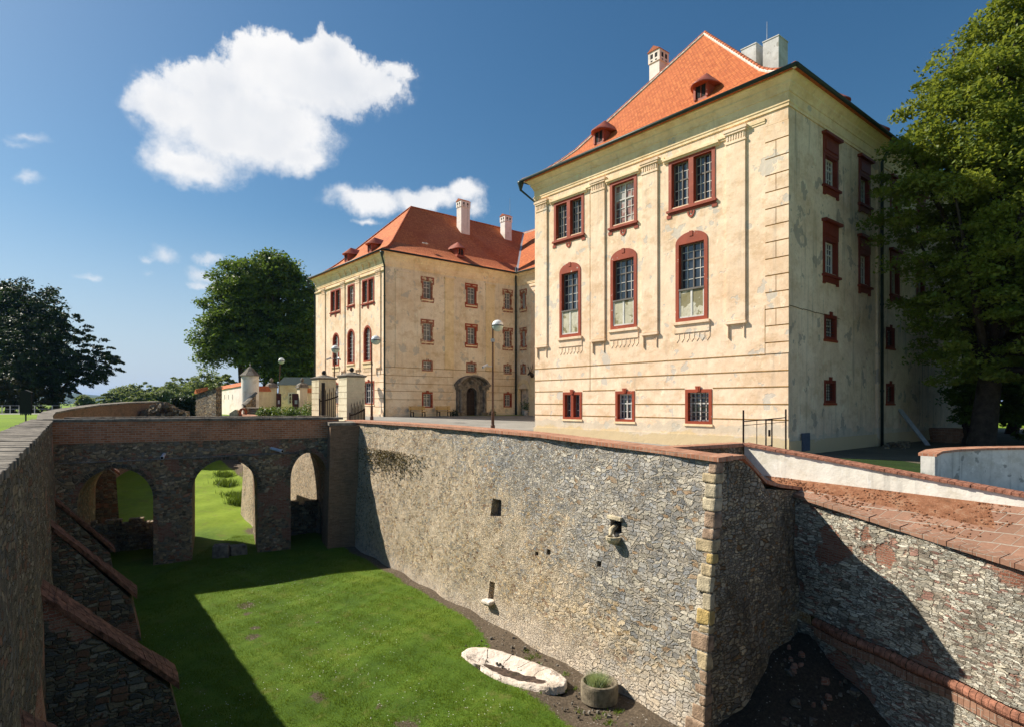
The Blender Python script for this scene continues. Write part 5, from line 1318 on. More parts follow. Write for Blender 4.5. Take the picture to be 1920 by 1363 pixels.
block((-13.7,35.6,-8.35), .75,.5,1.25,.5,'counter','stone_block','broad dark stone stump at the right foot of the middle bridge arch','stone',gb)
block((-17.9,30.9,-8.65), .6,.12,.1,.7,'sand3','stone_block','pale narrow stone lying in the shade of the left arch','stone',gb)
m = MB(); m.tube((-14.3,34.9,-8.4),(-14.3,34.9,-8.0),.12,.05,8); m.ball((-14.3,34.9,-7.85),.1,8); o = m.build('bollard', 'iron', None, o=(-14.3,34.9,-8.4)); tag(o,'tiny dark iron stub standing in the grass under the middle arch','bollard')
# ================================================================== GROUND
def at(u, v, Y): return ((u-960)/1146*Y, Y, (756-v)/1146*Y)
hole = [(-22.3-.3,29.6-.2),(-25.4,33.5),(-28.5,37.9),(-31.2,43.1),(-33,48.6),(-34,54.1),(-34.7,60.1),(-34,64),(-29,61.5),(-26.8,59.6),(-21.8,52.4),(-16.8,45.2),(-12.7,39.6),(-9.55,36.2),(4.6,18.9),(8.45,22.1),(11.95,17.9),(12.4,18.2),(12.9,18.7),(13.7,19.05),(14.8,19.25),(16.2,19.4),(18,19.4),(21,19.2),(26,18.4),(26,0),(5.0,-7.9)]
def sheet(name, mat, outer, hole_=None, dz=0., kind='structure', **kw):
    loops = [[Vector((x,y,0)) for x,y in outer]]
    if hole_: loops.append([Vector((x,y,0)) for x,y in hole_])
    tris = tessellate_polygon(loops); pts = [p for l in loops for p in l]
    bm = bmesh.new(); vs = [bm.verts.new(p) for p in pts]
    for t in tris:
        try: bm.faces.new([vs[i] for i in t])
        except ValueError: pass
    for tt in (-8, 36):
        bmesh.ops.bisect_plane(bm, geom=bm.verts[:]+bm.edges[:]+bm.faces[:], plane_co=(11.3+Av[0]*tt, 25+Av[1]*tt, 0), plane_no=(Av[0], Av[1], 0))
    for v in bm.verts: v.co.z = gz(v.co.x, v.co.y)+dz
    bmesh.ops.recalc_face_normals(bm, faces=bm.faces)
    for f in bm.faces:
        if f.normal.z < 0: f.normal_flip()
    me = bpy.data.meshes.new(name); bm.to_mesh(me); bm.free(); me.materials.append(M[mat])
    o = bpy.data.objects.new(name, me); col.objects.link(o); tag(o, kind=kind, **kw); return o
sheet('ground', 'grass', [(-6000,-600),(6000,-600),(6000,9000),(-6000,9000)], hole)
sheet('courtyard_paving', 'paving', [(4.3,19.4),(8.3,22.5),(11.0,25.2),(1.6,37.2),(9,47),(3,63),(-11.2,54.3),(-21,66),(-26.4,60.6),(-21.5,52.7),(-16.5,45.5),(-12.4,39.9),(-9.4,36.5)], dz=.008)
sheet('yard', 'yard', [(8.7,22.3),(12.2,18.6),(13.2,19.3),(16.2,19.8),(21,19.6),(40,19),(60,30),(60,60),(26,45),(26,38),(11.5,25.2)], dz=.008)
sheet('road', 'gravel', [(-22.9,29.7),(-25.1,27.9),(-18,17.3),(-4,-2.5),(-9,-8),(-40,16),(-26.5,31.5)], dz=.008) if False else None
def strip(name, mat, pts, w0, w1, dz):
    out = []; 
    for i, p in enumerate(pts):
        a = Vector(pts[max(i-1,0)]); b = Vector(pts[min(i+1,len(pts)-1)]); d = (b-a).normalized(); n_ = Vector((-d.y,d.x)); out.append((p[0]+n_.x*w0, p[1]+n_.y*w0))
    inn = []
    for i, p in enumerate(pts):
        a = Vector(pts[max(i-1,0)]); b = Vector(pts[min(i+1,len(pts)-1)]); d = (b-a).normalized(); n_ = Vector((-d.y,d.x)); inn.append((p[0]+n_.x*w1, p[1]+n_.y*w1))
    return sheet(name, mat, out+inn[::-1], dz=dz)
strip('road', 'gravel', [(5,-9),(-22.0,29.0),(-23.6,31.2)], .9, 3.6, .012)
strip('path', 'gravel', [(-160,69),(-62,69),(-52,71),(-44,80),(-42,100)], -3.4, 3.4, .010)
strip('path', 'paving', [(-60,52),(-42,50),(-30,47)], -.15, .15, .014)
# ramp between the white walls
m = MB(); N = 8
for i in range(N):
    y0, y1 = 19.4-1.4*i, 19.4-1.4*(i+1); z0, z1 = -2.75-.15*i, -2.75-.15*(i+1)
    xl = lambda y_: W0[0]+(W0[1]-y_)*.836+.12; m.poly([(xl(y0),y0,z0),(27,y0,z0),(27,y1,z1),(xl(y1),y1,z1)])
m.build('ramp_ground', 'gravel', None, o=(15,15,-3), kind='structure')
m = MB(); m.poly([(10.9,19.2,-2.66),(12.3,18.2,-2.70),(13.0,19.2,-2.5),(12.4,20.6,gz(12.4,20.6)+.03),(10.2,21.6,gz(10,21.6)+.03),(9.6,21.0,-2.4)]); m.build('ramp_top', 'yard', None, o=(11,19,-2.6), kind='structure')
sheet('lawn', 'grass_painted_shade', [(10.4,21.7),(12.7,20.0),(15.6,21.0),(15.2,24.0),(12.6,24.6)], dz=.016)  # sunlit patch behind the white wall, its shade put into the grass colour

# moat floor
FY = [(-8,-9.6),(10,-9.3),(16.3,-9.2),(24.5,-8.62),(32,-8.25),(38,-8.0),(48,-6.7),(60,-4.7),(70,-3.2)]
def fz(x, y):
    z = pl(y, FY); d2 = (x-9.0)**2+(y-19.3)**2
    z += 1.7*math.exp(-d2/7.)*max(0, min(1, (x-5.2)/1.5))
    return z
nx_, ny_ = 200, 310
xs = np.concatenate([np.linspace(-38,-4,110), np.linspace(-3.7,3.7,90), np.linspace(4,19,60)]); ys = np.concatenate([np.linspace(-8,17.5,90), np.linspace(17.7,23.3,70), np.linspace(23.6,66,170)]); nx_, ny_ = len(xs), len(ys)
X, Y = np.meshgrid(xs, ys)
FYa = np.array(FY); Z = np.interp(Y, FYa[:,0], FYa[:,1])
Z += 1.7*np.exp(-((X-9.0)**2+(Y-19.3)**2)/7.)+.10*np.sin(X*3.1+Y)*np.sin(Y*2.7-X)*(X > 5.8)*np.clip((X-5.2)/1.5, 0, 1)
Z += .05*np.sin(X*.9+Y*.5)+.04*np.sin(X*1.7-Y*1.3)+.02*rng.standard_normal(X.shape)*(X > 6)
bcut = lambda x_, y_: -.16*np.clip(1.25-((np.abs((x_+.05)*.772-(y_-20.45)*.635)/2.0)**2+(np.abs((x_+.05)*.635+(y_-20.45)*.772)/.62)**2), 0, .25)*4
Z += bcut(X, Y)
tt = (X-5.4)*sd[0]+(Y-16.3)*sd[1]; dd = (X-5.4)*sn[0]+(Y-16.3)*sn[1]
wv = np.interp(tt, [-30,-1,.6,2,6,7.6,9.6,11,30], [40,3.0,1.7,2.3,2.15,1.7,.75,.5,.4])
soil = np.clip(.5+(wv-dd)/.9, 0, 1)
soil[X > 5.6] = 1.
for (px, py, r_) in ((-11.3,25.9,.42),(-10.9,25.0,.3),(-9.7,22.9,.33),(-9.9,23.6,.25),(-7.0,20.6,.13),(-7.8,24.4,.16),(-3.9,18.3,.2),(-6.0,18.9,.35),(-3.0,17.4,.4)):
    soil = np.maximum(soil, np.clip(.78-.32*np.sqrt(((X-px)/r_)**2+((Y-py)/r_)**2), 0, 1))
soil = np.maximum(soil, np.clip(.9-np.sqrt((X+16.2)**2+(Y-38.5)**2)/1.6, 0, 1))
verts = np.stack([X.ravel(), Y.ravel(), Z.ravel()], 1)
idx = np.arange(nx_*ny_).reshape(ny_, nx_)
quads = np.stack([idx[:-1,:-1].ravel(), idx[:-1,1:].ravel(), idx[1:,1:].ravel(), idx[1:,:-1].ravel()], 1)
def fast(name, verts, faces, mat, parent=None, o=(0,0,0), rnd=None, attr=None, smooth=False):
    o = ORG[parent.name] if parent is not None else Vector(o)
    me = bpy.data.meshes.new(name); k = faces.shape[1]
    me.vertices.add(len(verts)); me.vertices.foreach_set('co', (verts-np.array(o)).astype(np.float32).ravel())
    me.loops.add(faces.size); me.loops.foreach_set('vertex_index', faces.astype(np.int32).ravel())
    me.polygons.add(len(faces)); me.polygons.foreach_set('loop_start', np.arange(0, faces.size, k, dtype=np.int32))
    me.update(calc_edges=True); me.validate()
    me.materials.append(M[mat])
    if rnd is not None:
        a = me.attributes.new('rnd', 'FLOAT', 'FACE'); a.data.foreach_set('value', rnd.astype(np.float32))
    if attr is not None:
        a = me.attributes.new(attr[0], 'FLOAT', 'POINT'); a.data.foreach_set('value', attr[1].astype(np.float32))
    if smooth: me.polygons.foreach_set('use_smooth', [True]*len(me.polygons))
    ob = bpy.data.objects.new(name, me); col.objects.link(ob)
    if parent is not None: ob.parent = parent
    else: ob.location = o
    ORG[ob.name] = Vector(o); return ob
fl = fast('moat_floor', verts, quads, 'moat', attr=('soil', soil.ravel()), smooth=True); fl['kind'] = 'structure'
def npfz(x, y):
    z = np.interp(y, FYa[:,0], FYa[:,1])+1.7*np.exp(-((x-9.0)**2+(y-19.3)**2)/7.)*np.clip((x-5.2)/1.5, 0, 1)
    return z+.05*np.sin(x*.9+y*.5)+.04*np.sin(x*1.7-y*1.3)
def blades(name, px, py, pz, h, w_, mat, parent=None, lean=.5, o=(0,0,0)):
    n = len(px); a = rng.uniform(0, 6.283, n); l = rng.uniform(-lean, lean, (n,2))*h[:,None]
    ca, sa = np.cos(a)*w_/2, np.sin(a)*w_/2
    v = np.empty((n,3,3)); v[:,0] = np.stack([px-ca,py-sa,pz-.01],1); v[:,1] = np.stack([px+ca,py+sa,pz-.01],1); v[:,2] = np.stack([px+l[:,0],py+l[:,1],pz+h],1)
    return fast(name, v.reshape(-1,3), np.arange(n*3).reshape(n,3), mat, parent, o, rnd=rng.random(n))
n = 420000
by = 15.5+22*rng.random(n)**1.35; bx_ = -17+24*rng.random(n)
lw = (bx_-LB[0])*ln_[0]+(by-LB[1])*ln_[1]; dw = (bx_-5.4)*sn[0]+(by-16.3)*sn[1]; tw = (bx_-5.4)*sd[0]+(by-16.3)*sd[1]
ww_ = np.interp(tw, [-30,-1,.6,2,6,7.6,9.6,11,30], [40,3.0,1.7,2.3,2.15,1.7,.75,.5,.4])
bsx = (bx_+.05)*.772-(by-20.45)*.635; bsy = (bx_+.05)*.635+(by-20.45)*.772
ok = ((np.abs(bsx)/2.1)**2.3+(np.abs(bsy)/.72)**2.3 > 1) & (lw > .5) & (dw > ww_+rng.normal(0,.12,n)) & (bx_/by < .30)
bx_, by = bx_[ok], by[ok]
hh = rng.uniform(.015,.05,len(bx_))*(1+.7*np.sin(bx_*2.1+np.sin(by*3))*np.sin(by*1.7+1)+.6*np.sin(bx_*6.3+by)*np.sin(by*5.1-bx_*2))
gr = blades('grass', bx_, by, npfz(bx_,by), np.abs(hh)+.012, .014, 'blade'); tag(gr, 'short mown grass covering the bottom of the dry moat', 'grass', kind='stuff')
n = 1500; dy = 16+16*rng.random(n); dx = -14+17*rng.random(n); dl = (dx-LB[0])*ln_[0]+(dy-LB[1])*ln_[1]; dw_ = (dx-5.4)*sn[0]+(dy-16.3)*sn[1]
k_ = (dl > 1) & (dw_ > 3) & (np.sin(dx*.8)*np.sin(dy*.6+1) > -.1); dx, dy = dx[k_], dy[k_]
v = np.stack([np.stack([dx+a*.012, dy+b*.012, npfz(dx,dy)+.055], 1) for a,b in ((-1,-1),(1,-1),(1,1),(-1,1))], 1)
da = fast('daisies', v.reshape(-1,3), np.arange(len(dx)*4).reshape(-1,4), 'wood_white'); tag(da, 'tiny white daisies scattered through the sunlit moat grass', 'flowers', kind='stuff')
# stones in the soil and loose rubble
m = MB()
for _ in range(420):
    if random.random() < .5: t = random.uniform(-.5,9); d = random.uniform(.1,2.0); p = (5.4+sd[0]*t+sn[0]*d, 16.3+sd[1]*t+sn[1]*d)
    else: p = (random.uniform(5.6,12), random.uniform(11,19.5))
    if p[0] > 6 and (p[0]-9.2)*.919+(p[1]-19.9)*.394 > -.3: continue
    s_ = random.choice([.02,.03,.03,.04,.05,.07])*random.uniform(.7,1.3)*(1.6 if p[0] > 5.6 and random.random() < .3 else 1); z_ = fz(*p); a = random.uniform(0,3.14)
    q = [(p[0]+math.cos(a+k*1.57)*s_*random.uniform(.7,1.2), p[1]+math.sin(a+k*1.57)*s_*random.uniform(.7,1.2)) for k in range(4)]
    m.prism([(*c_, z_-.03) for c_ in q],[(c_[0]*.3+q[0][0]*0+p[0]*.7+(c_[0]-p[0])*.4, c_[1]*.3+p[1]*.7+(c_[1]-p[1])*.4, z_+s_*random.uniform(.4,.8)) for c_ in q])
o_ = m.build('loose_stones', 'cap_stone', None, o=(5,15,-9), kind='stuff'); tag(o_, 'small pale loose stones scattered over the bare soil at the foot of the walls', 'stones')
m = MB()
for _ in range(170):
    p = (random.uniform(5.9,10.5), random.uniform(12,19.3)); s_ = random.choice([.06,.08,.1,.13,.17])*random.uniform(.7,1.3)
    if (p[0]-9.2)*.919+(p[1]-19.9)*.394 > -.35 or (p[0]-5.71)*-.6414+(p[1]-17)*.7672 > .2: continue
    z_ = fz(*p); a = random.uniform(0,3.14); q = [(p[0]+math.cos(a+k*1.26)*s_*random.uniform(.6,1.2), p[1]+math.sin(a+k*1.26)*s_*random.uniform(.6,1.2)) for k in range(5)]
    m.prism([(*c_, z_-.08) for c_ in q],[(c_[0]*.75+p[0]*.25, c_[1]*.75+p[1]*.25, z_+s_*random.uniform(.2,.7)) for c_ in q])
o_ = m.build('fallen_stones', 'counter', None, o=(7.5,16,-9), kind='stuff', bevel=.01); tag(o_, 'dark fallen stones strewn over the shaded ground between bastion and retaining wall', 'stones')
px, py = [], []
for _ in range(46):
    t = random.uniform(-.3,8.5); d = random.uniform(.15,1.9)
    if d > pl(t,[(-1,1.8),(6,2.1),(9,.9)]): continue
    c_ = (5.4+sd[0]*t+sn[0]*d, 16.3+sd[1]*t+sn[1]*d)
    for k in range(26): px.append(c_[0]+random.gauss(0,.07)); py.append(c_[1]+random.gauss(0,.07))
px = np.array(px); py = np.array(py)
wd2 = blades('weeds', px, py, npfz(px,py), rng.uniform(.04,.11,len(px)), .035, 'blade', lean=1.2); tag(wd2, 'small green weeds sprouting from the bare soil under the sunlit moat wall', 'weeds', kind='stuff')

# ================================================================== STONE BASIN AND PLANTER
bc = (-.05, 20.45); bz = fz(*bc)+.0
basin = thing('stone_basin', 'long pale worn stone basin with cracked rim and dark silt inside lying on the grass', 'stone basin', (bc[0], bc[1], bz))
ax = Vector((.772,-.635)).normalized(); ay = Vector((.635,.772)).normalized()   # ay away from the camera
L2, W2 = 2.12, .78
def hb(x_, y_):
    yy = (y_+.10)/W2; r_ = (abs(x_/L2)**2.5+abs(yy)**2.2)**(1/2.3)
    h = pl(r_, [(0,-.07),(.30,-.05),(.62,.06),(.84,.13),(.95,.12),(1.0,.06),(1.3,.0)])
    return h+(.07 if y_ > 0 else -.02)*min(1,abs(y_)/.35)+.05*max(0,-x_/L2)+.008*math.sin(x_*9+y_*5)+.006*math.sin(x_*23-y_*17)
def outl(q):
    x_ = L2*math.copysign(abs(math.cos(q))**.80, math.cos(q)); y_ = W2*math.copysign(abs(math.sin(q))**.85, math.sin(q))
    y_ *= 1-.12*x_/L2*(-1 if y_ > 0 else .4); j = .018*math.sin(7*q)+.014*math.sin(17*q+1)+.008*math.sin(41*q)
    if y_ < 0: y_ *= .86-.14*math.exp(-((x_+.95)/.10)**2)*2.2
    return x_*(1+j*.5), y_*(1+j)
B3 = lambda x_, y_, z_: (bc[0]+ax.x*x_+ay.x*y_, bc[1]+ax.y*x_+ay.y*y_, bz+z_)
m = MB(); nq = 120; rad = [1.0,.995,.97,.93,.88,.8,.72,.64,.56,.48,.4,.3,.2,.1,.02]
vs = []
for i_, r_ in enumerate(rad):
    for k in range(nq):
        x_, y_ = outl(2*math.pi*k/nq); x_ *= r_; y_ = y_*r_-.06*(1-r_)
        vs.append(B3(x_, y_, -.14 if i_ == 0 else hb(x_, y_)))
fs = [(j*nq+k, j*nq+(k+1)%nq, (j+1)*nq+(k+1)%nq, (j+1)*nq+k) for j in range(len(rad)-1) for k in range(nq)]
m.add(vs, fs); m.build('bowl', 'basin', basin, smooth=True)
m = MB(); cs_ = []
sil = [(.30+1.35*math.cos(2*math.pi*k/48)*(1+.05*math.sin(k*2.3)), -.20+.04*math.cos(2*math.pi*k/48)+.27*math.sin(2*math.pi*k/48)*(1+.14*math.sin(k*1.7))) for k in range(48)]
cen = (.35,-.2)
for f_ in (1.,.75,.5,.25,.02): cs_.append([B3(cen[0]+(x_-cen[0])*f_, cen[1]+(y_-cen[1])*f_, max(hb(cen[0]+(x_-cen[0])*f_, cen[1]+(y_-cen[1])*f_), -.04)+(.012 if f_ < 1 else -.004)) for x_, y_ in sil])
for a, b in zip(cs_[:-1], cs_[1:]):
    for k in range(48): m.poly([a[k], a[(k+1)%48], b[(k+1)%48], b[k]])
m.build('silt', 'basin_dirt', basin)
for pts in ([(-1.50,.60),(-1.38,.42),(-1.30,.30),(-1.12,.08),(-1.02,-.12),(-.9,-.2)],[(-.38,.66),(-.43,.52),(-.40,.4),(-.46,.26),(-.44,.14)],[(.42,.60),(.30,.42),(.24,.30),(.12,.20)],[(1.15,.52),(1.05,.38),(.95,.3),(.9,.1)]):
    m = MB()
    for p, q in zip(pts[:-1], pts[1:]):
        for s_ in range(3):
            a = (p[0]+(q[0]-p[0])*s_/3, p[1]+(q[1]-p[1])*s_/3); b = (p[0]+(q[0]-p[0])*(s_+1)/3, p[1]+(q[1]-p[1])*(s_+1)/3)
            m.tube(B3(*a, hb(*a)), B3(*b, hb(*b)), .010, n=5)
    m.build('crack', 'basin_dirt', basin)
pc = (2.68, 18.75); pz = fz(*pc)
plr = thing('concrete_planter', 'round mossy concrete ring planter on bare soil beside the pale stone basin', 'planter', (*pc, pz))
m = MB(); m.lathe((*pc,pz-.05), [(.52,0),(.57,.02),(.575,.5),(.56,.56),(.53,.575),(.49,.575),(.465,.55),(.46,.50),(.44,.49),(.44,.30),(.001,.28)], 44); m.build('ring', 'concrete', plr, smooth=False)
m = MB(); m.lathe((*pc,pz-.05), [(.438,.33),(.2,.36),(.001,.37)], 24); m.build('soil_fill', 'basin_dirt', plr)
n = 900; a = rng.uniform(0,6.28,n); r_ = np.abs(rng.normal(0,.14,n)); r_ = np.minimum(r_,.36)
tf = blades('grass_tuft', pc[0]-.06+r_*np.cos(a), pc[1]+r_*np.sin(a), np.full(n,pz+.33), rng.uniform(.22,.50,n), .024, 'blade_grey', lean=.75, o=(*pc,pz+.3)); tag(tf, 'silvery green grass tuft growing inside the round concrete planter', 'plant')

# ================================================================== GATE PILLARS, GATES
def gate_pillar(c, lab):
    g = gz(*c); root = thing('gate_pillar', lab, 'gate pillar', (c[0], c[1], g), 'gate pillars at the end of the bridge')
    P = lambda a, b, z: (c[0]+Av[0]*a+Bv[0]*b, c[1]+Av[1]*a+Bv[1]*b, z)
    m = MB(); j = MB(); z_ = -1.62; w_ = 1.2
    while z_ < 1.5:
        z1 = min(z_+.385, 1.6)
        m.hexa([P(0,0,z_+.018),P(w_,0,z_+.018),P(w_,w_,z_+.018),P(0,w_,z_+.018),P(0,0,z1-.018),P(w_,0,z1-.018),P(w_,w_,z1-.018),P(0,w_,z1-.018)]); z_ = z1
    j.hexa([P(.03,.03,-2.2),P(w_-.03,.03,-2.2),P(w_-.03,w_-.03,-2.2),P(.03,w_-.03,-2.2),P(.03,.03,1.6),P(w_-.03,.03,1.6),P(w_-.03,w_-.03,1.6),P(.03,w_-.03,1.6)])
    m.build('blocks', 'cream', root); j.build('core', 'plaster_court', root)
    m = MB(); e=.10; m.hexa([P(-e*.4,-e*.4,1.6),P(w_+e*.4,-e*.4,1.6),P(w_+e*.4,w_+e*.4,1.6),P(-e*.4,w_+e*.4,1.6),P(-e,-e,1.70),P(w_+e,-e,1.70),P(w_+e,w_+e,1.70),P(-e,w_+e,1.70)])
    cc = P(w_/2,w_/2,0)
    m.add([P(-e,-e,1.70),P(w_+e,-e,1.70),P(w_+e,w_+e,1.70),P(-e,w_+e,1.70),P(w_/2-.06,w_/2-.06,1.93),P(w_/2+.06,w_/2-.06,1.93),P(w_/2+.06,w_/2+.06,1.93),P(w_/2-.06,w_/2+.06,1.93)],[(0,1,5,4),(1,2,6,5),(2,3,7,6),(3,0,4,7),(4,5,6,7)])
    m.build('cap', 'shingle', root)
    m = MB(); m.ball((cc[0],cc[1],2.08), .145, 18); m.tube((cc[0],cc[1],1.95),(cc[0],cc[1],2.03),.07); m.build('ball_finial', 'iron', root, smooth=True)
    return root
gate_pillar((-10.0, 37.0), 'nearer cream banded stone gate pillar with iron ball at the head of the moat wall')
gate_pillar((-12.8, 40.5), 'farther cream banded stone gate pillar with iron ball, leafy shrub on its left')
def iron_gate(p, d, L_, lab, h0=0.):
    g = gz(*p)-h0; root = thing('iron_gate', lab, 'gate', (p[0],p[1],g), 'open iron gate leaves')
    F = frame(p, d, (d[1],-d[0])); m = MB(); z0 = g+.08
    m.fbox(F,0,L_,z0,z0+.06,-.025,.025)
    n=10
    for k in range(n):
        a = L_*k/n; b = L_*(k+1)/n; za = g+1.55+.35*(k/n)**1.6; zb = g+1.55+.35*((k+1)/n)**1.6
        m.hexa([F(a,za,-.03),F(b,zb,-.03),F(b,zb,.03),F(a,za,.03),F(a,za+.09,-.03),F(b,zb+.09,-.03),F(b,zb+.09,.03),F(a,za+.09,.03)])
    m.fbox(F,-.04,.04,z0,g+1.75,-.03,.03); m.fbox(F,L_-.04,L_+.04,z0,g+2.0,-.03,.03)
    m.build('gate_frame', 'iron', root)
    m = MB()
    for k in range(1,10):
        a = L_*k/10; zt = g+1.6+.35*(k/10)**1.6+(.55 if k % 2 else .3); m.fbox(F,a-.017,a+.017,z0,zt,-.016,.016); m.tube(F(a,zt,0),F(a,zt+.2,0),.035,.004,6)
    m.build('gate_bars', 'iron', root); return root
iron_gate((-12.62,40.1), Bv, 1.35, 'open black iron gate leaf with spiked bars in front of the farther gate pillar')
iron_gate((-9.75,36.75), Bv, .95, 'open thin iron gate leaf standing against the shaded side of the nearer gate pillar', h0=.75)
m = MB(); q = Vector((-12.35,40.0)); m.box(q.x-.09,q.x+.09,q.y-.09,q.y+.09,-1.6,1.35); root = m.build('iron_post', 'iron', None, o=(q.x,q.y,-1.6)); tag(root,'stout dark iron post rising behind the spiked gate leaf','post')

# ================================================================== LAMPS
def lamp(x, y, lab, dx=.31, lean=0., cams=0, H=None):
    g = gz(x, y); zt = 4.93 if H is None else H
    root = thing('street_lamp', lab, 'street lamp', (x, y, g), 'globe street lamps in the courtyard')
    m = MB(); m.path([(x,y,g),(x,y,g+1.1),(x,y,g+1.15),(x+lean*.5,y,zt*.5),(x+lean,y,zt+.12)],[.10,.095,.062,.058,.05],10); m.lathe((x,y,g),[(.14,0),(.14,.25),(.10,.32)],10); m.build('pole', 'rust', root)
    m = MB(); cx = x+lean+dx; m.tube((x+lean,y,zt+.02),(cx-.3,y,zt+.02),.05,n=8); m.lathe((cx,y,zt),[(.372,-.03),(.385,-.03),(.385,.03),(.372,.03)],24); m.box(x+lean-.07,x+lean+.07,y-.07,y+.07,zt-.15,zt+.15); m.build('bracket', 'iron', root)
    m = MB(); m.lathe((cx,y,zt),[(.37*math.cos(math.pi/2*k/8), .37*math.sin(math.pi/2*k/8)) for k in range(8)]+[(.001,.37)],24); m.build('globe', 'globe', root, smooth=True)
    m = MB(); m.lathe((cx,y,zt),[(.37*math.cos(math.pi/2*k/8), -.37*math.sin(math.pi/2*k/8)) for k in range(8)]+[(.001,-.37)],24); m.build('globe_base', 'globe_low', root, smooth=True)
    for k in range(cams):
        s_ = -1 if k == 0 else 1; zc = 4.05 if cams > 1 else 2.35
        m = MB(); m.tube((x,y,zc),(x+s_*.45,y-.05,zc),.025,n=6); m.tube((x+s_*.35,y+.1,zc+.1),(x+s_*.62,y-.25,zc-.08),.075,n=10); m.build('security_camera', 'steel', root)
    return root
l1 = lamp(*at(924,0,39)[:2], 'tall rusty brown globe lamp standing alone in the courtyard between the two pavilions', cams=1)
m = MB(); x_,y_ = at(924,0,39)[:2]; m.box(x_-.12,x_+.12,y_-.1,y_+.06,3.9,4.1); m.build('junction_box', 'steel', l1)
lamp(*at(697,0,48)[:2], 'dark globe lamp just right of the nearer gate pillar before the left pavilion front', dx=.33)
lamp(*at(627,0,56)[:2], 'globe lamp with two white security cameras rising between the gate pillars', dx=.10, cams=2)
lamp(*at(522,0,72)[:2], 'leaning globe lamp beyond the green shrubs near the park gate', dx=.12, lean=.25, H=4.95)

# ================================================================== BENCHES, PLANTS, TROPHY
def bench(t, lab):
    FB = frame((L0[0]+nA[0]*.55, L0[1]+nA[1]*.55), Bv, nA); g = gz(*FB(t,0)[:2]); root = thing('bench', lab, 'bench', FB(t,g), 'yellow slatted benches against the courtyard wall')
    for k, (o0,o1,z0,z1) in enumerate(((.1,.19,.44,.48),(.21,.30,.44,.48),(.32,.41,.44,.48))):
        pass
    m = MB()
    for o0 in (.1,.2,.3,.4): m.fbox(FB,t-.85,t+.85,g+.44,g+.48,o0,o0+.085)
    m.build('seat', 'wood_yellow', root)
    m = MB()
    for z0 in (.6,.72,.84): m.hexa([FB(t-.85,g+z0,.05),FB(t+.85,g+z0,.05),FB(t+.85,g+z0,.01),FB(t-.85,g+z0,.01),FB(t-.85,g+z0+.09,.03),FB(t+.85,g+z0+.09,.03),FB(t+.85,g+z0+.09,-.01),FB(t-.85,g+z0+.09,-.01)])
    m.build('backrest', 'wood_yellow', root)
    for s_ in (-.6,.6):
        m = MB(); m.fbox(FB,t+s_-.04,t+s_+.04,g,g+.43,.40,.47); m.fbox(FB,t+s_-.04,t+s_+.04,g,g+.9,-.06,-.015); m.fbox(FB,t+s_-.035,t+s_+.035,g+.37,g+.43,-.02,.40); m.build('leg', 'iron', root)
bench(2.9, 'yellow slatted bench against the courtyard wall, the one nearer the downpipe corner'); bench(5.7, 'yellow slatted bench against the courtyard wall, the one beside the stone portal')
def bush(name, lab, cat, c, r, h, n, leaf, mat, group=None, o=None):
    root = None
    a = rng.uniform(0,6.283,n); ph = rng.uniform(0,1,n); rr = rng.uniform(.55,1,n)
    px = c[0]+r*rr*np.cos(a)*np.sqrt(1-ph**2*.7); py = c[1]+r*rr*np.sin(a)*np.sqrt(1-ph**2*.7)*.8; pz = c[2]+h*ph*rr
    ob = leaves(name, np.stack([px,py,pz],1), leaf, mat, o=c); tag(ob, lab, cat, group); return ob
def leaves(name, P, size, mat, parent=None, o=(0,0,0), up=.6, rn=None):
    n = len(P); nr = rng.standard_normal((n,3)); nr[:,2] = np.abs(nr[:,2])+up; nr /= np.linalg.norm(nr,axis=1)[:,None]
    a = rng.standard_normal((n,3)); a -= (a*nr).sum(1)[:,None]*nr; a /= np.linalg.norm(a,axis=1)[:,None]; b = np.cross(nr,a)
    s = size*rng.uniform(.6,1.3,n)[:,None]; v = np.empty((n,4,3))
    v[:,0] = P-a*s*.62; v[:,1] = P-b*s*.36-nr*s*.08; v[:,2] = P+a*s*.62; v[:,3] = P+b*s*.36-nr*s*.08
    return fast(name, v.reshape(-1,3), np.arange(n*4).reshape(n,4), mat, parent, o, rnd=rng.random(n) if rn is None else np.clip(rn+rng.normal(0,.12,n),0,1))
# potted plant, trophy
q = FW(1.9, 0, .35); g = gz(q[0],q[1]); pp_ = thing('potted_plant', 'small potted shrub in a grey tub beside the arched passage', 'potted plant', (q[0],q[1],g))
m = MB(); m.lathe((q[0],q[1],g),[(.22,0),(.32,.45),(.34,.5),(.28,.5),(.26,.4),(.001,.4)],16); m.build('pot','steel',pp_)
leaves('foliage', np.array([[q[0]+random.gauss(0,.22),q[1]+random.gauss(0,.2),g+.6+abs(random.gauss(.45,.35))] for _ in range(260)]), .13, 'leaf_lime', pp_)
q = FW(2.6, 2.95, .2); dh = thing('deer_trophy', 'dark deer head trophy with antlers mounted above the courtyard passage', 'trophy', q)
m = MB(); m.path([FW(2.6,2.7,.0),FW(2.6,3.0,.25),FW(2.6,3.05,.4)],[.2,.17,.13],8); m.path([FW(2.6,3.1,.35),FW(2.6,2.85,.65)],[.13,.07],8); m.build('head','wood_dark',dh)
for s_ in (-1,1):
    m = MB(); m.path([FW(2.6+s_*.05,3.15,.3),FW(2.6+s_*.3,3.5,.3),FW(2.6+s_*.35,3.95,.35)],[.035,.03,.012],6); m.path([FW(2.6+s_*.3,3.5,.3),FW(2.6+s_*.5,3.75,.4)],[.025,.01],5); m.path([FW(2.6+s_*.2,3.35,.3),FW(2.6+s_*.12,3.65,.45)],[.025,.01],5); m.build('antler','wood_dark',dh)
q = FS_(7.2,0,.4); b_ = bush('shrub', 'small round shrub left of the stone portal', 'shrub', (q[0],q[1],gz(q[0],q[1])), .35,.7,260,.11,'leaf_yew','small shrubs beside the portal')
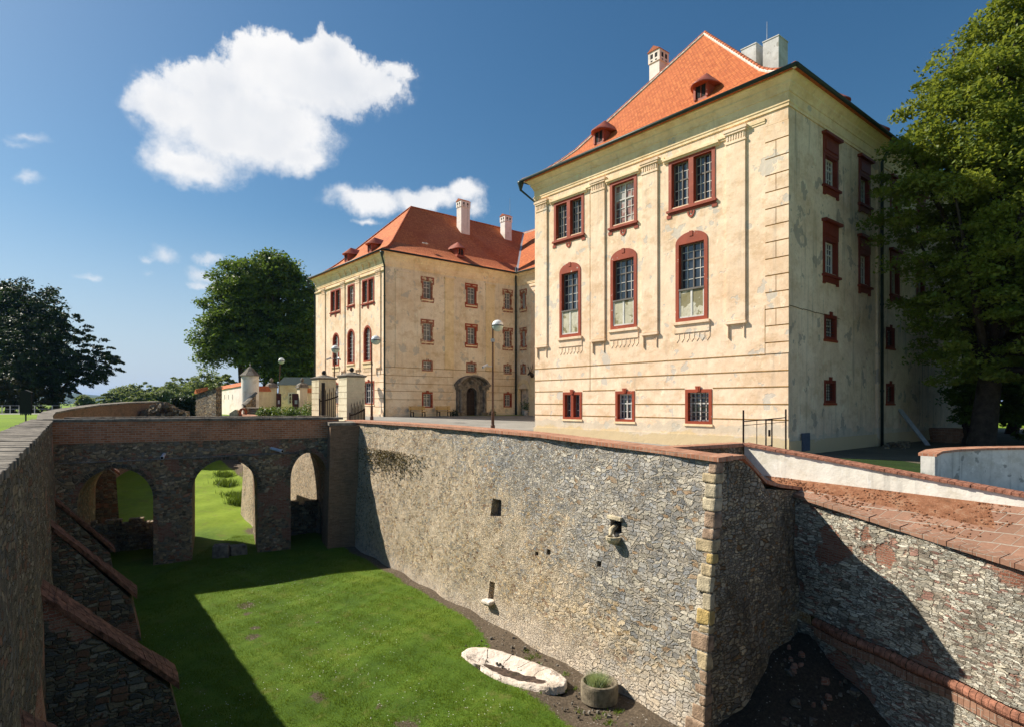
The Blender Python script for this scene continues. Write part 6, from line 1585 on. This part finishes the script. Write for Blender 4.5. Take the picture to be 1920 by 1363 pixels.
q = FS_(11.8,0,.4); b_ = bush('shrub', 'small round shrub right of the stone portal', 'shrub', (q[0],q[1],gz(q[0],q[1])), .35,.6,240,.11,'leaf_yew','small shrubs beside the portal')

# iron yard gate by the building corner
g0 = Vector((8.46,22.35)); g1 = Vector((10.75,24.0)); gd = (g1-g0).normalized(); GL = (g1-g0).length
FG = frame(g0, gd, (gd.y,-gd.x)); yg = thing('yard_gate', 'thin black iron fence panel with narrow gate between white wall and pavilion corner', 'gate', (g0.x,g0.y,-2.3))
m = MB(); m.tube(FG(0,-2.4),FG(0,-.24),.035,n=8); m.build('post','iron',yg); m = MB(); m.tube(FG(GL,-2.4),FG(GL,-.22),.035,n=8); m.build('post','iron',yg)
m = MB(); m.tube(FG(0,-.66),FG(GL,-.55),.02,n=6); m.tube(FG(0,-.80),FG(GL,-.72),.012,n=6); m.tube(FG(.85,-2.3),FG(.85,-.62),.014,n=6); m.tube(FG(0,-1.9),FG(GL,-1.9),.014,n=6); m.build('rail','iron',yg)
m = MB(); m.tube(FG(1.45,-2.3),FG(1.45,-.58),.028,n=6); m.tube(FG(1.85,-2.3),FG(1.85,-.58),.028,n=6); m.tube(FG(1.45,-.63),FG(1.85,-.61),.024,n=6); m.tube(FG(1.45,-1.62),FG(1.85,-1.60),.02,n=6); gl_ = m.build('gate_leaf','iron',yg); m = MB(); m.fbox(FG,1.60,1.68,-1.25,-1.0,.0,.05); m.build('lock','iron',gl_)
m = MB()
for k in range(1,42): m.tube(FG(GL*k/42-.2 if k>3 else 0,-2.2),FG(GL*k/42,-.82),.0025,n=3)
m.build('wire_mesh','steel',yg)

# left: information board, railing
bx, by_, _ = at(48.5,0,36); g = gz(bx,by_)
sg = thing('notice_board', 'dark green notice board with scalloped fringe on a post beside the lawn', 'notice board', (bx,by_,g))
m = MB(); m.tube((bx,by_,g),(bx,by_,-.5),.04,n=8); m.build('post','metal',sg)
m = MB(); m.box(bx-.34,bx+.34,by_-.05,by_+.05,-.55,.66); m.prism([(bx-.38,by_-.09,.66),(bx+.38,by_-.09,.66),(bx,by_-.09,.80)],[(bx-.38,by_+.09,.66),(bx+.38,by_+.09,.66),(bx,by_+.09,.80)]); m.build('board','black',sg)
m = MB()
for k in range(6):
    x0 = bx-.34+k*.1133; m.prism([(x0,by_-.03,-.55),(x0+.11,by_-.03,-.55),(x0+.055,by_-.03,-.68)],[(x0,by_+.03,-.55),(x0+.11,by_+.03,-.55),(x0+.055,by_+.03,-.68)])
m.build('fringe','metal',sg)
rl = thing('railing', 'low white metal railing along the far edge of the lawn', 'railing', (-80,96,-1.2))
pp = [at(u,0,72+.01*(u))[:2] for u in (-40,-18,4,19,36,65,98,115,133,150,168)]
for x_,y_ in pp:
    m = MB(); m.box(x_-.035,x_+.035,y_-.035,y_+.035,-1.25,-.22); m.build('post','wood_white',rl)
m = MB()
for a,b in zip(pp[:-1],pp[1:]):
    for z_ in (-.25,-.65): m.tube((*a,z_),(*b,z_),.022,n=5)
m.build('rail','steel',rl)

# ================================================================== FAR GATE GROUP
def wall_seg(name, lab, a, b, z0, za, zb, th, mat, cap=None, capmat='roof_old', cat='wall', flip=1):
    root = thing(name, lab, cat, (a[0],a[1],z0)); d = Vector((b[0]-a[0],b[1]-a[1])); L_ = d.length; d /= L_; n_ = (d.y*flip,-d.x*flip); F = frame(a, d, n_)
    m = MB(); m.hexa([F(0,z0,0),F(L_,z0,0),F(L_,z0,-th),F(0,z0,-th),F(0,za,0),F(L_,zb,0),F(L_,zb,-th),F(0,za,-th)]); m.build('wall_face', mat, root)
    if cap:
        m = MB(); e=.12; m.hexa([F(-e,za,e),F(L_+e,zb,e),F(L_+e,zb,-th-e),F(-e,za,-th-e),F(-e,za+cap,-th/2+.04),F(L_+e,zb+cap,-th/2+.04),F(L_+e,zb+cap,-th/2-.04),F(-e,za+cap,-th/2-.04)]); m.build('tiled_cap', capmat, root)
    return root, F, L_
Yw = 63.
b = (-26.3,60.); a = (-33.4,69.5)
w_, F, L_ = wall_seg('white_wall', 'pinkish white wall with red tiled cap left of the round turret', a, b, -6.5, 1.50, 1.75, .5, 'white_pink', .42)
m = MB()
for u_ in (1.2,3.3,5.1,7.0,11.2): m.fbox(F,u_-.07,u_+.07,.45,.95,-.05,.01)
m.build('slit','iron',w_)
tx = at(469,0,59.6); tr = thing('turret', 'small round white corner turret with pointed grey shingle roof', 'turret', (tx[0],tx[1],-3))
m = MB(); m.lathe((tx[0],tx[1],0),[(.80,-3),(.80,2.70),(.001,2.70)],28); m.build('drum','white',tr,smooth=False)
m = MB(); m.lathe((tx[0],tx[1],0),[(.76,2.66),(1.0,2.64),(1.0,2.70),(.57,3.08),(.27,3.42),(.001,3.62)],8); m.build('roof','shingle',tr); m = MB(); m.tube((tx[0],tx[1],3.5),(tx[0],tx[1],3.95),.04,.01,6); m.ball((tx[0],tx[1],3.72),.07,8); m.build('finial','steel',tr)
wall_seg('white_wall', 'short cream wall with red tiled cap between the round turret and the urn-topped gate post', at(478,0,61.5), at(506,0,64.5), -3, 1.20, 1.25, .45, 'cream', .55)
wall_seg('white_wall', 'short white wall behind the old stone wall at the far left of the gate group', at(370,0,72), at(389,0,73), -2, 1.15, 1.45, .4, 'white', .5)
w_, F, L_ = wall_seg('stone_wall', 'old sloping rubble wall left of the pinkish white wall', at(355,0,60), at(405,0,57.6), -7, .60, 1.50, .6, 'far_stone', .12, 'cap_stone', 'stone wall')
wall_seg('white_wall', 'pale wall stub with red tiled cap right of the second urn-topped post', at(577,0,66), at(594,0,67), -2.5, 1.15, 1.15, .4, 'cream', .5)
def urn_post(u, Y, lab, w_=.82):
    x_, y_, _ = at(u,0,Y); root = thing('gate_post', lab, 'gate post', (x_,y_,-1.3), 'urn-topped park gate posts')
    F = frame((x_-w_*.55,y_+.2), Bv, nA)
    m = MB(); m.fbox(F,0,w_,-2,1.65,-w_,0); m.fbox(F,-.04,w_+.04,-2,-.9,-w_-.04,.04); m.build('shaft','cream',root)
    m = MB(); e=.14
    m.hexa([F(-e,1.65,e),F(w_+e,1.65,e),F(w_+e,1.65,-w_-e),F(-e,1.65,-w_-e),F(-e*.3,2.0,e*.3),F(w_+e*.3,2.0,e*.3),F(w_+e*.3,2.0,-w_-e*.3),F(-e*.3,2.0,-w_-e*.3)]); m.hexa([F(-e*.3,2.0,e*.3),F(w_+e*.3,2.0,e*.3),F(w_+e*.3,2.0,-w_-e*.3),F(-e*.3,2.0,-w_-e*.3),F(w_*.3,2.2,-w_*.3),F(w_*.7,2.2,-w_*.3),F(w_*.7,2.2,-w_*.7),F(w_*.3,2.2,-w_*.7)]); m.build('cap','cap_stone',root)
    q = F(w_/2,2.2,-w_/2); m = MB(); m.lathe(q,[(.1,0),(.08,.08),(.2,.22),(.2,.34),(.1,.44),(.06,.5),(.001,.54)],12); m.build('urn','cap_stone',root,smooth=True)
urn_post(511,64.5,'cream park gate post with stone urn left of the brown doors'); urn_post(569,64.5,'weathered cream park gate post with stone urn right of the brown doors')
# gatehouse with dark roof
gx = at(527,0,70); gh = thing('gatehouse', 'small grey gatehouse with dark roof and a white window behind the park gate', 'building', (gx[0],gx[1],-1.3))
F = frame(at(524,0,69)[:2], (.995,.1), (.1,-.995))
m = MB(); m.fbox(F,0,3.6,-2,2.05,-4,0); m.build('wall','plaster_court',gh)
m = MB(); m.hexa([F(-.3,2.05,.3),F(4.2,2.05,.3),F(4.2,2.05,-4.3),F(-.3,2.05,-4.3),F(.2,3.0,-1.2),F(3.8,3.0,-1.2),F(3.8,3.0,-2.8),F(.2,3.0,-2.8)]); m.build('roof','metal',gh)
m = MB(); ring(m,F,rect_ring_pts(.95,1.7,-.1,1.25),rect_ring_pts(1.02,1.63,-.03,1.18),0,.05); wq = m.build('window','wood_white',gh); glazing(wq,F,1.02,1.63,-.03,1.18,.02,nx=2,cols=1,pr=2,pr2=1,bars='wood_white')
for u0,u1,lab in ((518,527,'narrow brown board door with a white notice between the park gate posts'),(548,561.5,'wide brown board door with a pale notice beside the right park gate post')):
    p = at(u0,0,65); q = at(u1,0,65); r_ = thing('board_gate', lab, 'gate', (p[0],p[1],-1.3)); F2 = frame(p[:2], Vector((q[0]-p[0],.0001)).normalized(), (0,-1)); w2_ = q[0]-p[0]
    m = MB(); m.fbox(F2,0,w2_,-1.5,1.05,-.08,0); m.build('leaf','brown_door',r_)
    m = MB(); m.fbox(F2,w2_*.35,w2_*.72,-.05,.35,0,.01); m.build('notice','globe_low' if w2_ > .6 else 'plastic',r_)
p = at(533,0,69); 
# stone stair wall and tiny brick arch in front
wall_seg('stone_wall', 'short rubble wall with sloping slab below the round turret', at(461,0,58), at(480,0,59), -5, -.15, 1.02, .4, 'far_stone', .1, 'cap_stone','stone wall')
wall_seg('stone_wall', 'low pale rubble wall at the left end of the green shrubs', at(466,0,56.5), at(484,0,56.5), -5, -.42, -.42, .4, 'far_stone', .06, 'cap_stone','stone wall')
m = MB(); F = frame(at(448,0,56)[:2],(1,0),(0,-1)); ring(m,F,arch_pts(0,.62,-2,-.75,-.42,10),arch_pts(.12,.5,-2,-.8,-.55,10),-.3,0); o_ = m.build('brick_arch','ridge',None,o=(*at(448,0,56)[:2],-2)); tag(o_,'tiny brick arch opening at the foot of the pinkish white wall','arch')
m = MB(); F = frame(at(430,0,56)[:2],(1,0),(0,-1)); m.prism([F(0,-2.5,0),F(.75,-2.5,0),F(.75,-.62,0),F(.55,-.55,0),F(0,-.9,0)],[F(0,-2.5,-.5),F(.75,-2.5,-.5),F(.75,-.62,-.5),F(.55,-.55,-.5),F(0,-.9,-.5)]); o_ = m.build('slab_buttress','sand3',None,o=(*at(430,0,56)[:2],-2)); tag(o_,'pale sloping stone slab leaning at the foot of the pinkish white wall','stone')
# ruin heap and ivy
rh = thing('rubble_heap','brown heap of tumbled stones on the far bank beyond the bridge','rubble heap',(*at(305,0,57)[:2],-3))
m = MB()
for _ in range(420):
    u_ = random.uniform(262,352); top = pl(u_,[(262,775),(285,760),(305,752),(320,757),(352,772)]); x_,y_,z_ = at(u_,random.uniform(top,790),56+random.uniform(-.8,.8)); s_ = random.uniform(.12,.3)
    a = random.uniform(0,3); q = [(x_+math.cos(a+k*1.57)*s_*random.uniform(.7,1.2),y_+math.sin(a+k*1.57)*s_) for k in range(4)]
    m.prism([(*c_,z_-s_*.6) for c_ in q],[(c_[0]*.8+x_*.2,c_[1]*.8+y_*.2,z_+s_*.2) for c_ in q])
m.box(*sorted((at(266,0,57)[0],at(350,0,57)[0])),56.6,57.6,-6,-.7)
m.build('stones','far_stone',rh)
m = None
def ivy(u0,u1,v0,v1,Y,n,leaf,mat,name,lab,cat,depth=1.):
    U = rng.uniform(u0,u1,n); V = rng.uniform(v0,v1,n)+6*np.sin(U*.21)*(0)+rng.normal(0,2,n); Yy = Y+rng.uniform(0,depth,n)
    P = np.stack([(U-960)/1146*Yy, Yy, (756-V)/1146*Yy],1); ob = leaves(name,P,leaf,mat,o=tuple(P.mean(0))); tag(ob,lab,cat); return ob
ivy(320,366,744,790,57.5,3600,.22,'leaf_yew','ivy','dark clipped ivy covering the old wall beyond the bridge','ivy')

# ================================================================== TREES
def tree(name, lab, base, th, tr, lobes, ncl, per, leaf, mat, cr, group=None, flat=.5, nl=14, shell=.55, up=.6, cat='tree', trunks=None, barkmat='bark', spiky=0.):
    root = thing(name, lab, cat, base, group); base = Vector(base)
    vol = np.array([l[3]*l[4]*l[5] for l in lobes])**.75; pick = rng.choice(len(lobes), ncl, p=vol/vol.sum()); Lb = np.array(lobes)[pick]
    d = rng.standard_normal((ncl,3)); d /= np.linalg.norm(d,axis=1)[:,None]; rr = shell+(1-shell)*rng.random(ncl)**.6
    inner = rng.random(ncl) < .22; rr[inner] = rng.random(inner.sum())**.5*shell
    C = Lb[:,:3]+d*rr[:,None]*Lb[:,3:]
    k = np.repeat(np.arange(ncl), per); n = len(k)
    g = rng.standard_normal((n,3)); g /= np.linalg.norm(g,axis=1)[:,None]; g *= (rng.random(n)**.45)[:,None]
    csz = cr*rng.uniform(.6,1.35,ncl)
    off = g*csz[k][:,None]*np.array([1,1,flat])
    if spiky: 
        t_ = rng.random(n)*spiky; dd_ = d[k]*np.array([1,1,.35])+np.array([0,0,-.1]); off = off*.5*(1-t_/max(spiky,1e-6)*.6)[:,None]+dd_*t_[:,None]*csz[k][:,None]*2
    off[:,2] -= .18*(off[:,0]**2+off[:,1]**2)/np.maximum(csz[k],.1)
    P = C[k]+off
    leaves('crown', P, leaf, mat, root, up=up, rn=rng.random(ncl)[k])
    m = MB(); cm = np.mean(np.array(lobes)[:,:3],0)
    for (ox,oy,r0) in (trunks or [(0,0,tr)]):
        b = base+Vector((ox,oy,0)); top = b+Vector(((cm[0]-b.x)*.35,(cm[1]-b.y)*.35,th))
        m.path([b-Vector((0,0,.4)),b+Vector((0,0,.3)),b.lerp(top,.5)+Vector((.1,0,0)),top],[r0*1.5,r0*1.05,r0*.85,r0*.7],10)
        hi = C[np.argsort(rng.random(ncl))[:nl]]
        for c_ in hi:
            c_ = Vector(c_); st = b.lerp(top,random.uniform(.55,1)); mid = st.lerp(c_,.5)+Vector((0,0,random.uniform(.0,.12)*(c_-st).length)); m.path([st,mid,c_],[r0*.42,r0*.24,r0*.06],6)
    m.build('trunk', barkmat, root, smooth=True); return root
bt = (20.7,27.0,gz(20.7,27)-.1)
tree('maple_tree','huge leafy broadleaf tree at the right edge overhanging the shaded palace side',bt,6.5,.52,
     [(21.8,26.6,9,5.6,4.3,7.2),(19.5,25.8,8.6,3.2,3.0,3.4),(18.7,26,11.2,2.4,2.4,2.7),(19.6,26.2,12.2,2.9,2.8,2.6),(22.2,26,14.6,3.3,3.2,2.6),(19.4,26.0,5.2,2.4,2.6,2.6),(24.5,25.5,11,4,3.5,4.5),(23.6,24.6,3.6,3.4,2.8,3.4),(19.9,26.8,2.4,2.2,2.4,2.0),(24,25,.9,2.6,2.2,1.5),(22.3,24.6,2.6,2.6,1.8,2.4),(21.2,26,16.2,1.6,1.6,1.5)],
     820,170,.155,'leaf_big',.85,flat=.38,nl=40,shell=.6)
tree('lime_tree','second tall broadleaf tree behind the huge one at the right edge',(30.5,33,-2.3),6,.5,[(30.5,33,9,6,5,8),(28,32,4,4,4,4)],300,90,.26,'leaf_big',1.2,nl=10)
tree('conical_shrub','small sunlit green tree beside the dark trunk near the palace end',(23.8,32.2,-2.3),1.2,.1,[(23.8,32.2,.3,.9,.9,2.2)],60,60,.16,'leaf_hedge',.45,nl=5)
gl_ = 'dark trees closing the yard beyond the huge tree'
tree('lime_tree','dense dark tree filling the background right of the palace end',(36,44,-2.3),2.5,.4,[(36,44,4.5,6,4,6.5),(31,43,2,3.5,3,4),(42,43,4,6,4,6)],340,80,.4,'leaf_lime',1.5,gl_,nl=8)
tree('lime_tree','low dark tree at the right edge under the huge crown',(32,32,-2.3),2.,.3,[(32,32,1.5,4.5,3,4.0),(27.5,31,.6,2.5,2,2.8)],240,80,.28,'leaf_lime',1.1,gl_,nl=8)
gl_ = 'tall lime trees beyond the park gate'
tree('lime_tree','leftmost big dark green lime tree with its crown reaching over the low bushes',(*at(455,0,90)[:2],-1.3),9,.6,[(-40.0,90,13.0,5.2,5,7.0),(-43.2,88,8.4,2.6,3.2,3.2),(-39.0,88,17,3.9,4.2,3.8),(-42.6,88,13,2.4,2.6,3.0),(-36.5,89,5,3,3,2.2)],400,95,.36,'leaf_lime',1.5,gl_,nl=16,trunks=[(0,0,.55),(1.6,1,.45)])
tree('lime_tree','tallest big lime tree between the leftmost one and the left pavilion',(*at(510,0,92)[:2],-1.3),9,.7,[(-35.5,91,14,6.0,5,8.2),(-34.8,90,19.4,3.6,3.6,3.2),(-32,89,9,4,4,4),(-37,89,8,3.6,3.4,4.2)],460,85,.42,'leaf_lime',1.5,gl_,nl=16,trunks=[(0,0,.7),(-1.4,0,.4),(1.5,.5,.4)])
tree('lime_tree','lower lime tree directly left of the left pavilion',(*at(570,0,92)[:2],-1.3),8,.5,[(-30.6,90,11,4.2,4,7),(-31,90,6,4,4,4.4)],260,85,.42,'leaf_lime',1.4,gl_,nl=12)
gl_ = 'dark trees on the left lawn'
tree('broadleaf_tree','tall dark broadleaf tree at the left edge rising above the yew',(*at(18,0,92)[:2],-1.2),7,.5,[(-77,92,9.8,10,6,8.5),(-73,91,13.7,6,4.5,5.0),(-70,90,8.5,4.5,4,5)],480,85,.38,'leaf_yew',1.5,gl_,nl=18)
tree('yew_tree','wide dark feathery yew tree on the lawn behind the white railing',(*at(105,0,80)[:2],-1.2),3,.45,[(-60.5,79,6.6,5.6,4.4,6.4),(-56.5,79,5.6,4.8,4,3.4),(-61.8,79,9.2,3.8,3.6,4.3),(-54.8,79,5.0,4.4,3,2.0),(-59.8,79,3.0,3.6,3,3.2),(-64,79,2.6,5,3,3.6)],820,90,.26,'leaf_yew',1.1,gl_,nl=14,spiky=.42,flat=.5)
tree('olive_bush','broad olive brown bush at the left edge in front of the dark trees',(*at(20,0,77)[:2],-1.3),.8,.15,[(-64,77,1.0,5.0,2.5,2.6),(-59,77,.3,2.8,2,2.0),(-67,77,1.4,4,2.5,2.9)],150,70,.26,'leaf_olive',.8,nl=6,cat='bush')
k = 0
far = [(158,741,170,13),(214,737,180,24),(240,722,190,30),(275,719,185,34),(322,722,150,26),(345,706,140,34),(388,697,115,32),(415,705,105,26),(300,728,130,24),(262,738,120,22)]
desc = ['smallest pale tree in front of the blue hill beside the yew','pale round tree in front of the blue hill','first pale green tree right of the blue hill','broad pale green tree in the middle of the distant row','low green tree just above the brown wall coping','taller green tree left of the lime trees','dark green tree under the edge of the lime crown','low leafy tree behind the red tiled wall caps','bushy green tree above the old brown wall','low round bushy tree above the curved wall coping']
for (u,v,Y_,wpx),ds in zip(far,desc):
    x_,y_,zt = at(u,v,Y_); r_ = wpx/1146*Y_
    tree('distant_tree', ds, (x_,y_,-1.3), 1.5, .2, [(x_,y_,(zt-1.3)/2+.2,r_,r_*.8,(zt+1.3)/2),(x_+r_*.4,y_,(zt-1.3)/2-.4,r_*.7,r_*.6,(zt+1.3)/2*.75)], 110, 60, .55 if Y_ > 140 else .4, 'leaf_far', r_*.28+.3, 'trees in the distance beyond the far bank', nl=6, spiky=.6 if k % 2 else 0.); k += 1
# low green shrubs behind the bridge parapet
gl_ = 'green shrubs behind the bridge parapet'
for u,v,Y_,r_,ds in ((500,760,50,.95,'round dark green shrub at the left end of the hedge behind the bridge parapet'),(530,763,50,1.3,'wide bright green shrub in the middle of the hedge behind the bridge parapet'),(560,763,50,1.1,'bright green shrub at the right end of the hedge behind the bridge parapet')):
    x_,y_,z_ = at(u,v,Y_); bush('hedge_shrub', ds, 'shrub', (x_,y_,-1.35), r_, 1.15, 1500, .13, 'leaf_hedge', gl_)
x_,y_,z_ = at(578,750,47); bush('hedge_shrub', 'small leafy shrub touching the farther gate pillar', 'shrub', (x_,y_,-1.35), .5, 1.6, 500, .12, 'leaf_hedge', gl_)
gl_ = 'leafy tufts on the grass slope beyond the bridge'
for (x_,y_),h_,ds in (((-24.4,51.8),.55,'farthest dark tuft on the bright grass seen through the middle arch'),((-23.0,49.2),.65,'second farthest dark tuft on the bright grass seen through the middle arch'),((-21.0,46.4),.4,'sparse low tuft on the bright grass seen through the middle arch'),((-19.7,44.3),.95,'nearest and largest leafy tuft on the bright grass seen through the middle arch')):
    n = 320; px = x_+rng.normal(0,.45,n); py = y_+rng.normal(0,.3,n)
    tf = blades('grass_tuft', px, py, npfz(px,py), rng.uniform(.35,1,n)*h_, .07, 'leaf_hedge', lean=.6, o=(x_,y_,fz(x_,y_))); tag(tf, ds, 'plant', gl_)
# dry brown plants hanging on the sunlit moat wall
n = 1500; t_ = rng.normal(19.6,1.7,n); z_ = -2.5-np.abs(rng.normal(0,.55,n)); P = np.array([FSc(a,b,.05+.14*random.random()) for a,b in zip(t_,z_)])
M['twig'] = mat_leaf('dry stems',(.12,.10,.05),(.24,.19,.10),.1)
iv = leaves('wall_plants', P, .10, 'twig', o=tuple(P.mean(0))); tag(iv,'dry brown plants clinging to the upper part of the sunlit moat wall','plant', kind='stuff')
# yard clutter beside the shaded palace side
q = FR(12.6,0,1.3); g = gz(q[0],q[1]); m = MB(); m.hexa([(q[0]-.1,q[1]-.05,g),(q[0]+.15,q[1]-.05,g),(q[0]+.15,q[1]+.03,g),(q[0]-.1,q[1]+.03,g),(q[0]-1.0,q[1]+.9,g+1.9),(q[0]-.75,q[1]+.9,g+1.9),(q[0]-.75,q[1]+.98,g+1.9),(q[0]-1.0,q[1]+.98,g+1.9)]); o_ = m.build('plank','steel',None,o=(q[0],q[1],g)); tag(o_,'pale grey board leaning against the shaded palace wall','board')
q = FR(16.2,0,1.2); g = gz(q[0],q[1]); m = MB(); m.lathe((q[0],q[1],g),[(.75,0),(.85,.75),(.80,.8),(.7,.7),(.001,.65)],14); o_ = m.build('tub','cap_tile',None,o=(q[0],q[1],g)); tag(o_,'low brown round tub at the foot of the shaded palace wall','tub')
hp = thing('stone_heap','small heap of stones at the foot of the shaded palace wall by the downpipe','rubble heap',FR(9.8,gz(*FR(9.8,0,.6)[:2]),.6)); m = MB()
for _ in range(60):
    q = FR(9.8+random.gauss(0,.6),0,.5+abs(random.gauss(0,.35))); s_ = random.uniform(.06,.16); z_ = gz(q[0],q[1])+random.uniform(0,.25); a = random.uniform(0,3)
    qq = [(q[0]+math.cos(a+k*1.57)*s_,q[1]+math.sin(a+k*1.57)*s_*.8) for k in range(4)]; m.prism([(*c_,z_-s_) for c_ in qq],[(c_[0],c_[1],z_+s_*.4) for c_ in qq])
m.build('stones','far_stone',hp)
q = FR(DM+.8,0,.6); g = gz(q[0],q[1]); sh_ = thing('shed','low dark timber shed in the shade past the end of the palace','shed',(q[0],q[1],g)); F = frame((q[0],q[1]),Bv,nA)
m = MB(); m.fbox(F,0,3,g,g+2.0,-2,0); m.build('wall','wood_dark',sh_); m = MB(); m.hexa([F(-.2,g+2.0,.2),F(3.2,g+2.0,.2),F(3.2,g+2.0,-2.2),F(-.2,g+2.0,-2.2),F(-.2,g+2.1,.2),F(3.2,g+2.1,.2),F(3.2,g+2.6,-2.2),F(-.2,g+2.6,-2.2)]); m.build('roof','metal',sh_)

# hills
m = MB(); n = 90; vs = []
for j,(dist,k_) in enumerate(((2300,0.),(2800,.75),(3300,1.),(4200,.9))):
    for i in range(n):
        a = R(-62+90*i/(n-1)); h = (42+16*math.sin(i*.21)+9*math.sin(i*.53+1)+4*math.sin(i*1.3))*(.55+.45*math.cos(R(-40)-a)**6)
        vs.append((dist*math.sin(a),dist*math.cos(a),-3+h*1.25*k_))
m.add(vs,[(j*n+i,j*n+i+1,(j+1)*n+i+1,(j+1)*n+i) for j in range(3) for i in range(n-1)])
m.build('hills','hill',None,o=(-1500,2500,0),smooth=True,kind='structure')
# thin blue air
HAZE = True
if HAZE:
    m = MB(); m.box(-6200,6200,-700,9200,-12,90); hz = m.build('haze',M['black'],None,o=(0,0,0),kind='stuff',uv=False); tag(hz,'thin blue summer haze filling the air over the far hills','haze')
    hm = bpy.data.materials.new('thin air'); hm.use_nodes = True; T = NT(hm.node_tree); T.n.clear()
    pv_ = T.node('ShaderNodeVolumePrincipled'); pv_.inputs['Density'].default_value = .00007; pv_.inputs['Color'].default_value = (.25,.50,1,1); pv_.inputs['Anisotropy'].default_value = .2
    o_ = T.node('ShaderNodeOutputMaterial'); T.l.new(pv_.outputs[0], o_.inputs['Volume']); hz.data.materials.clear(); hz.data.materials.append(hm)
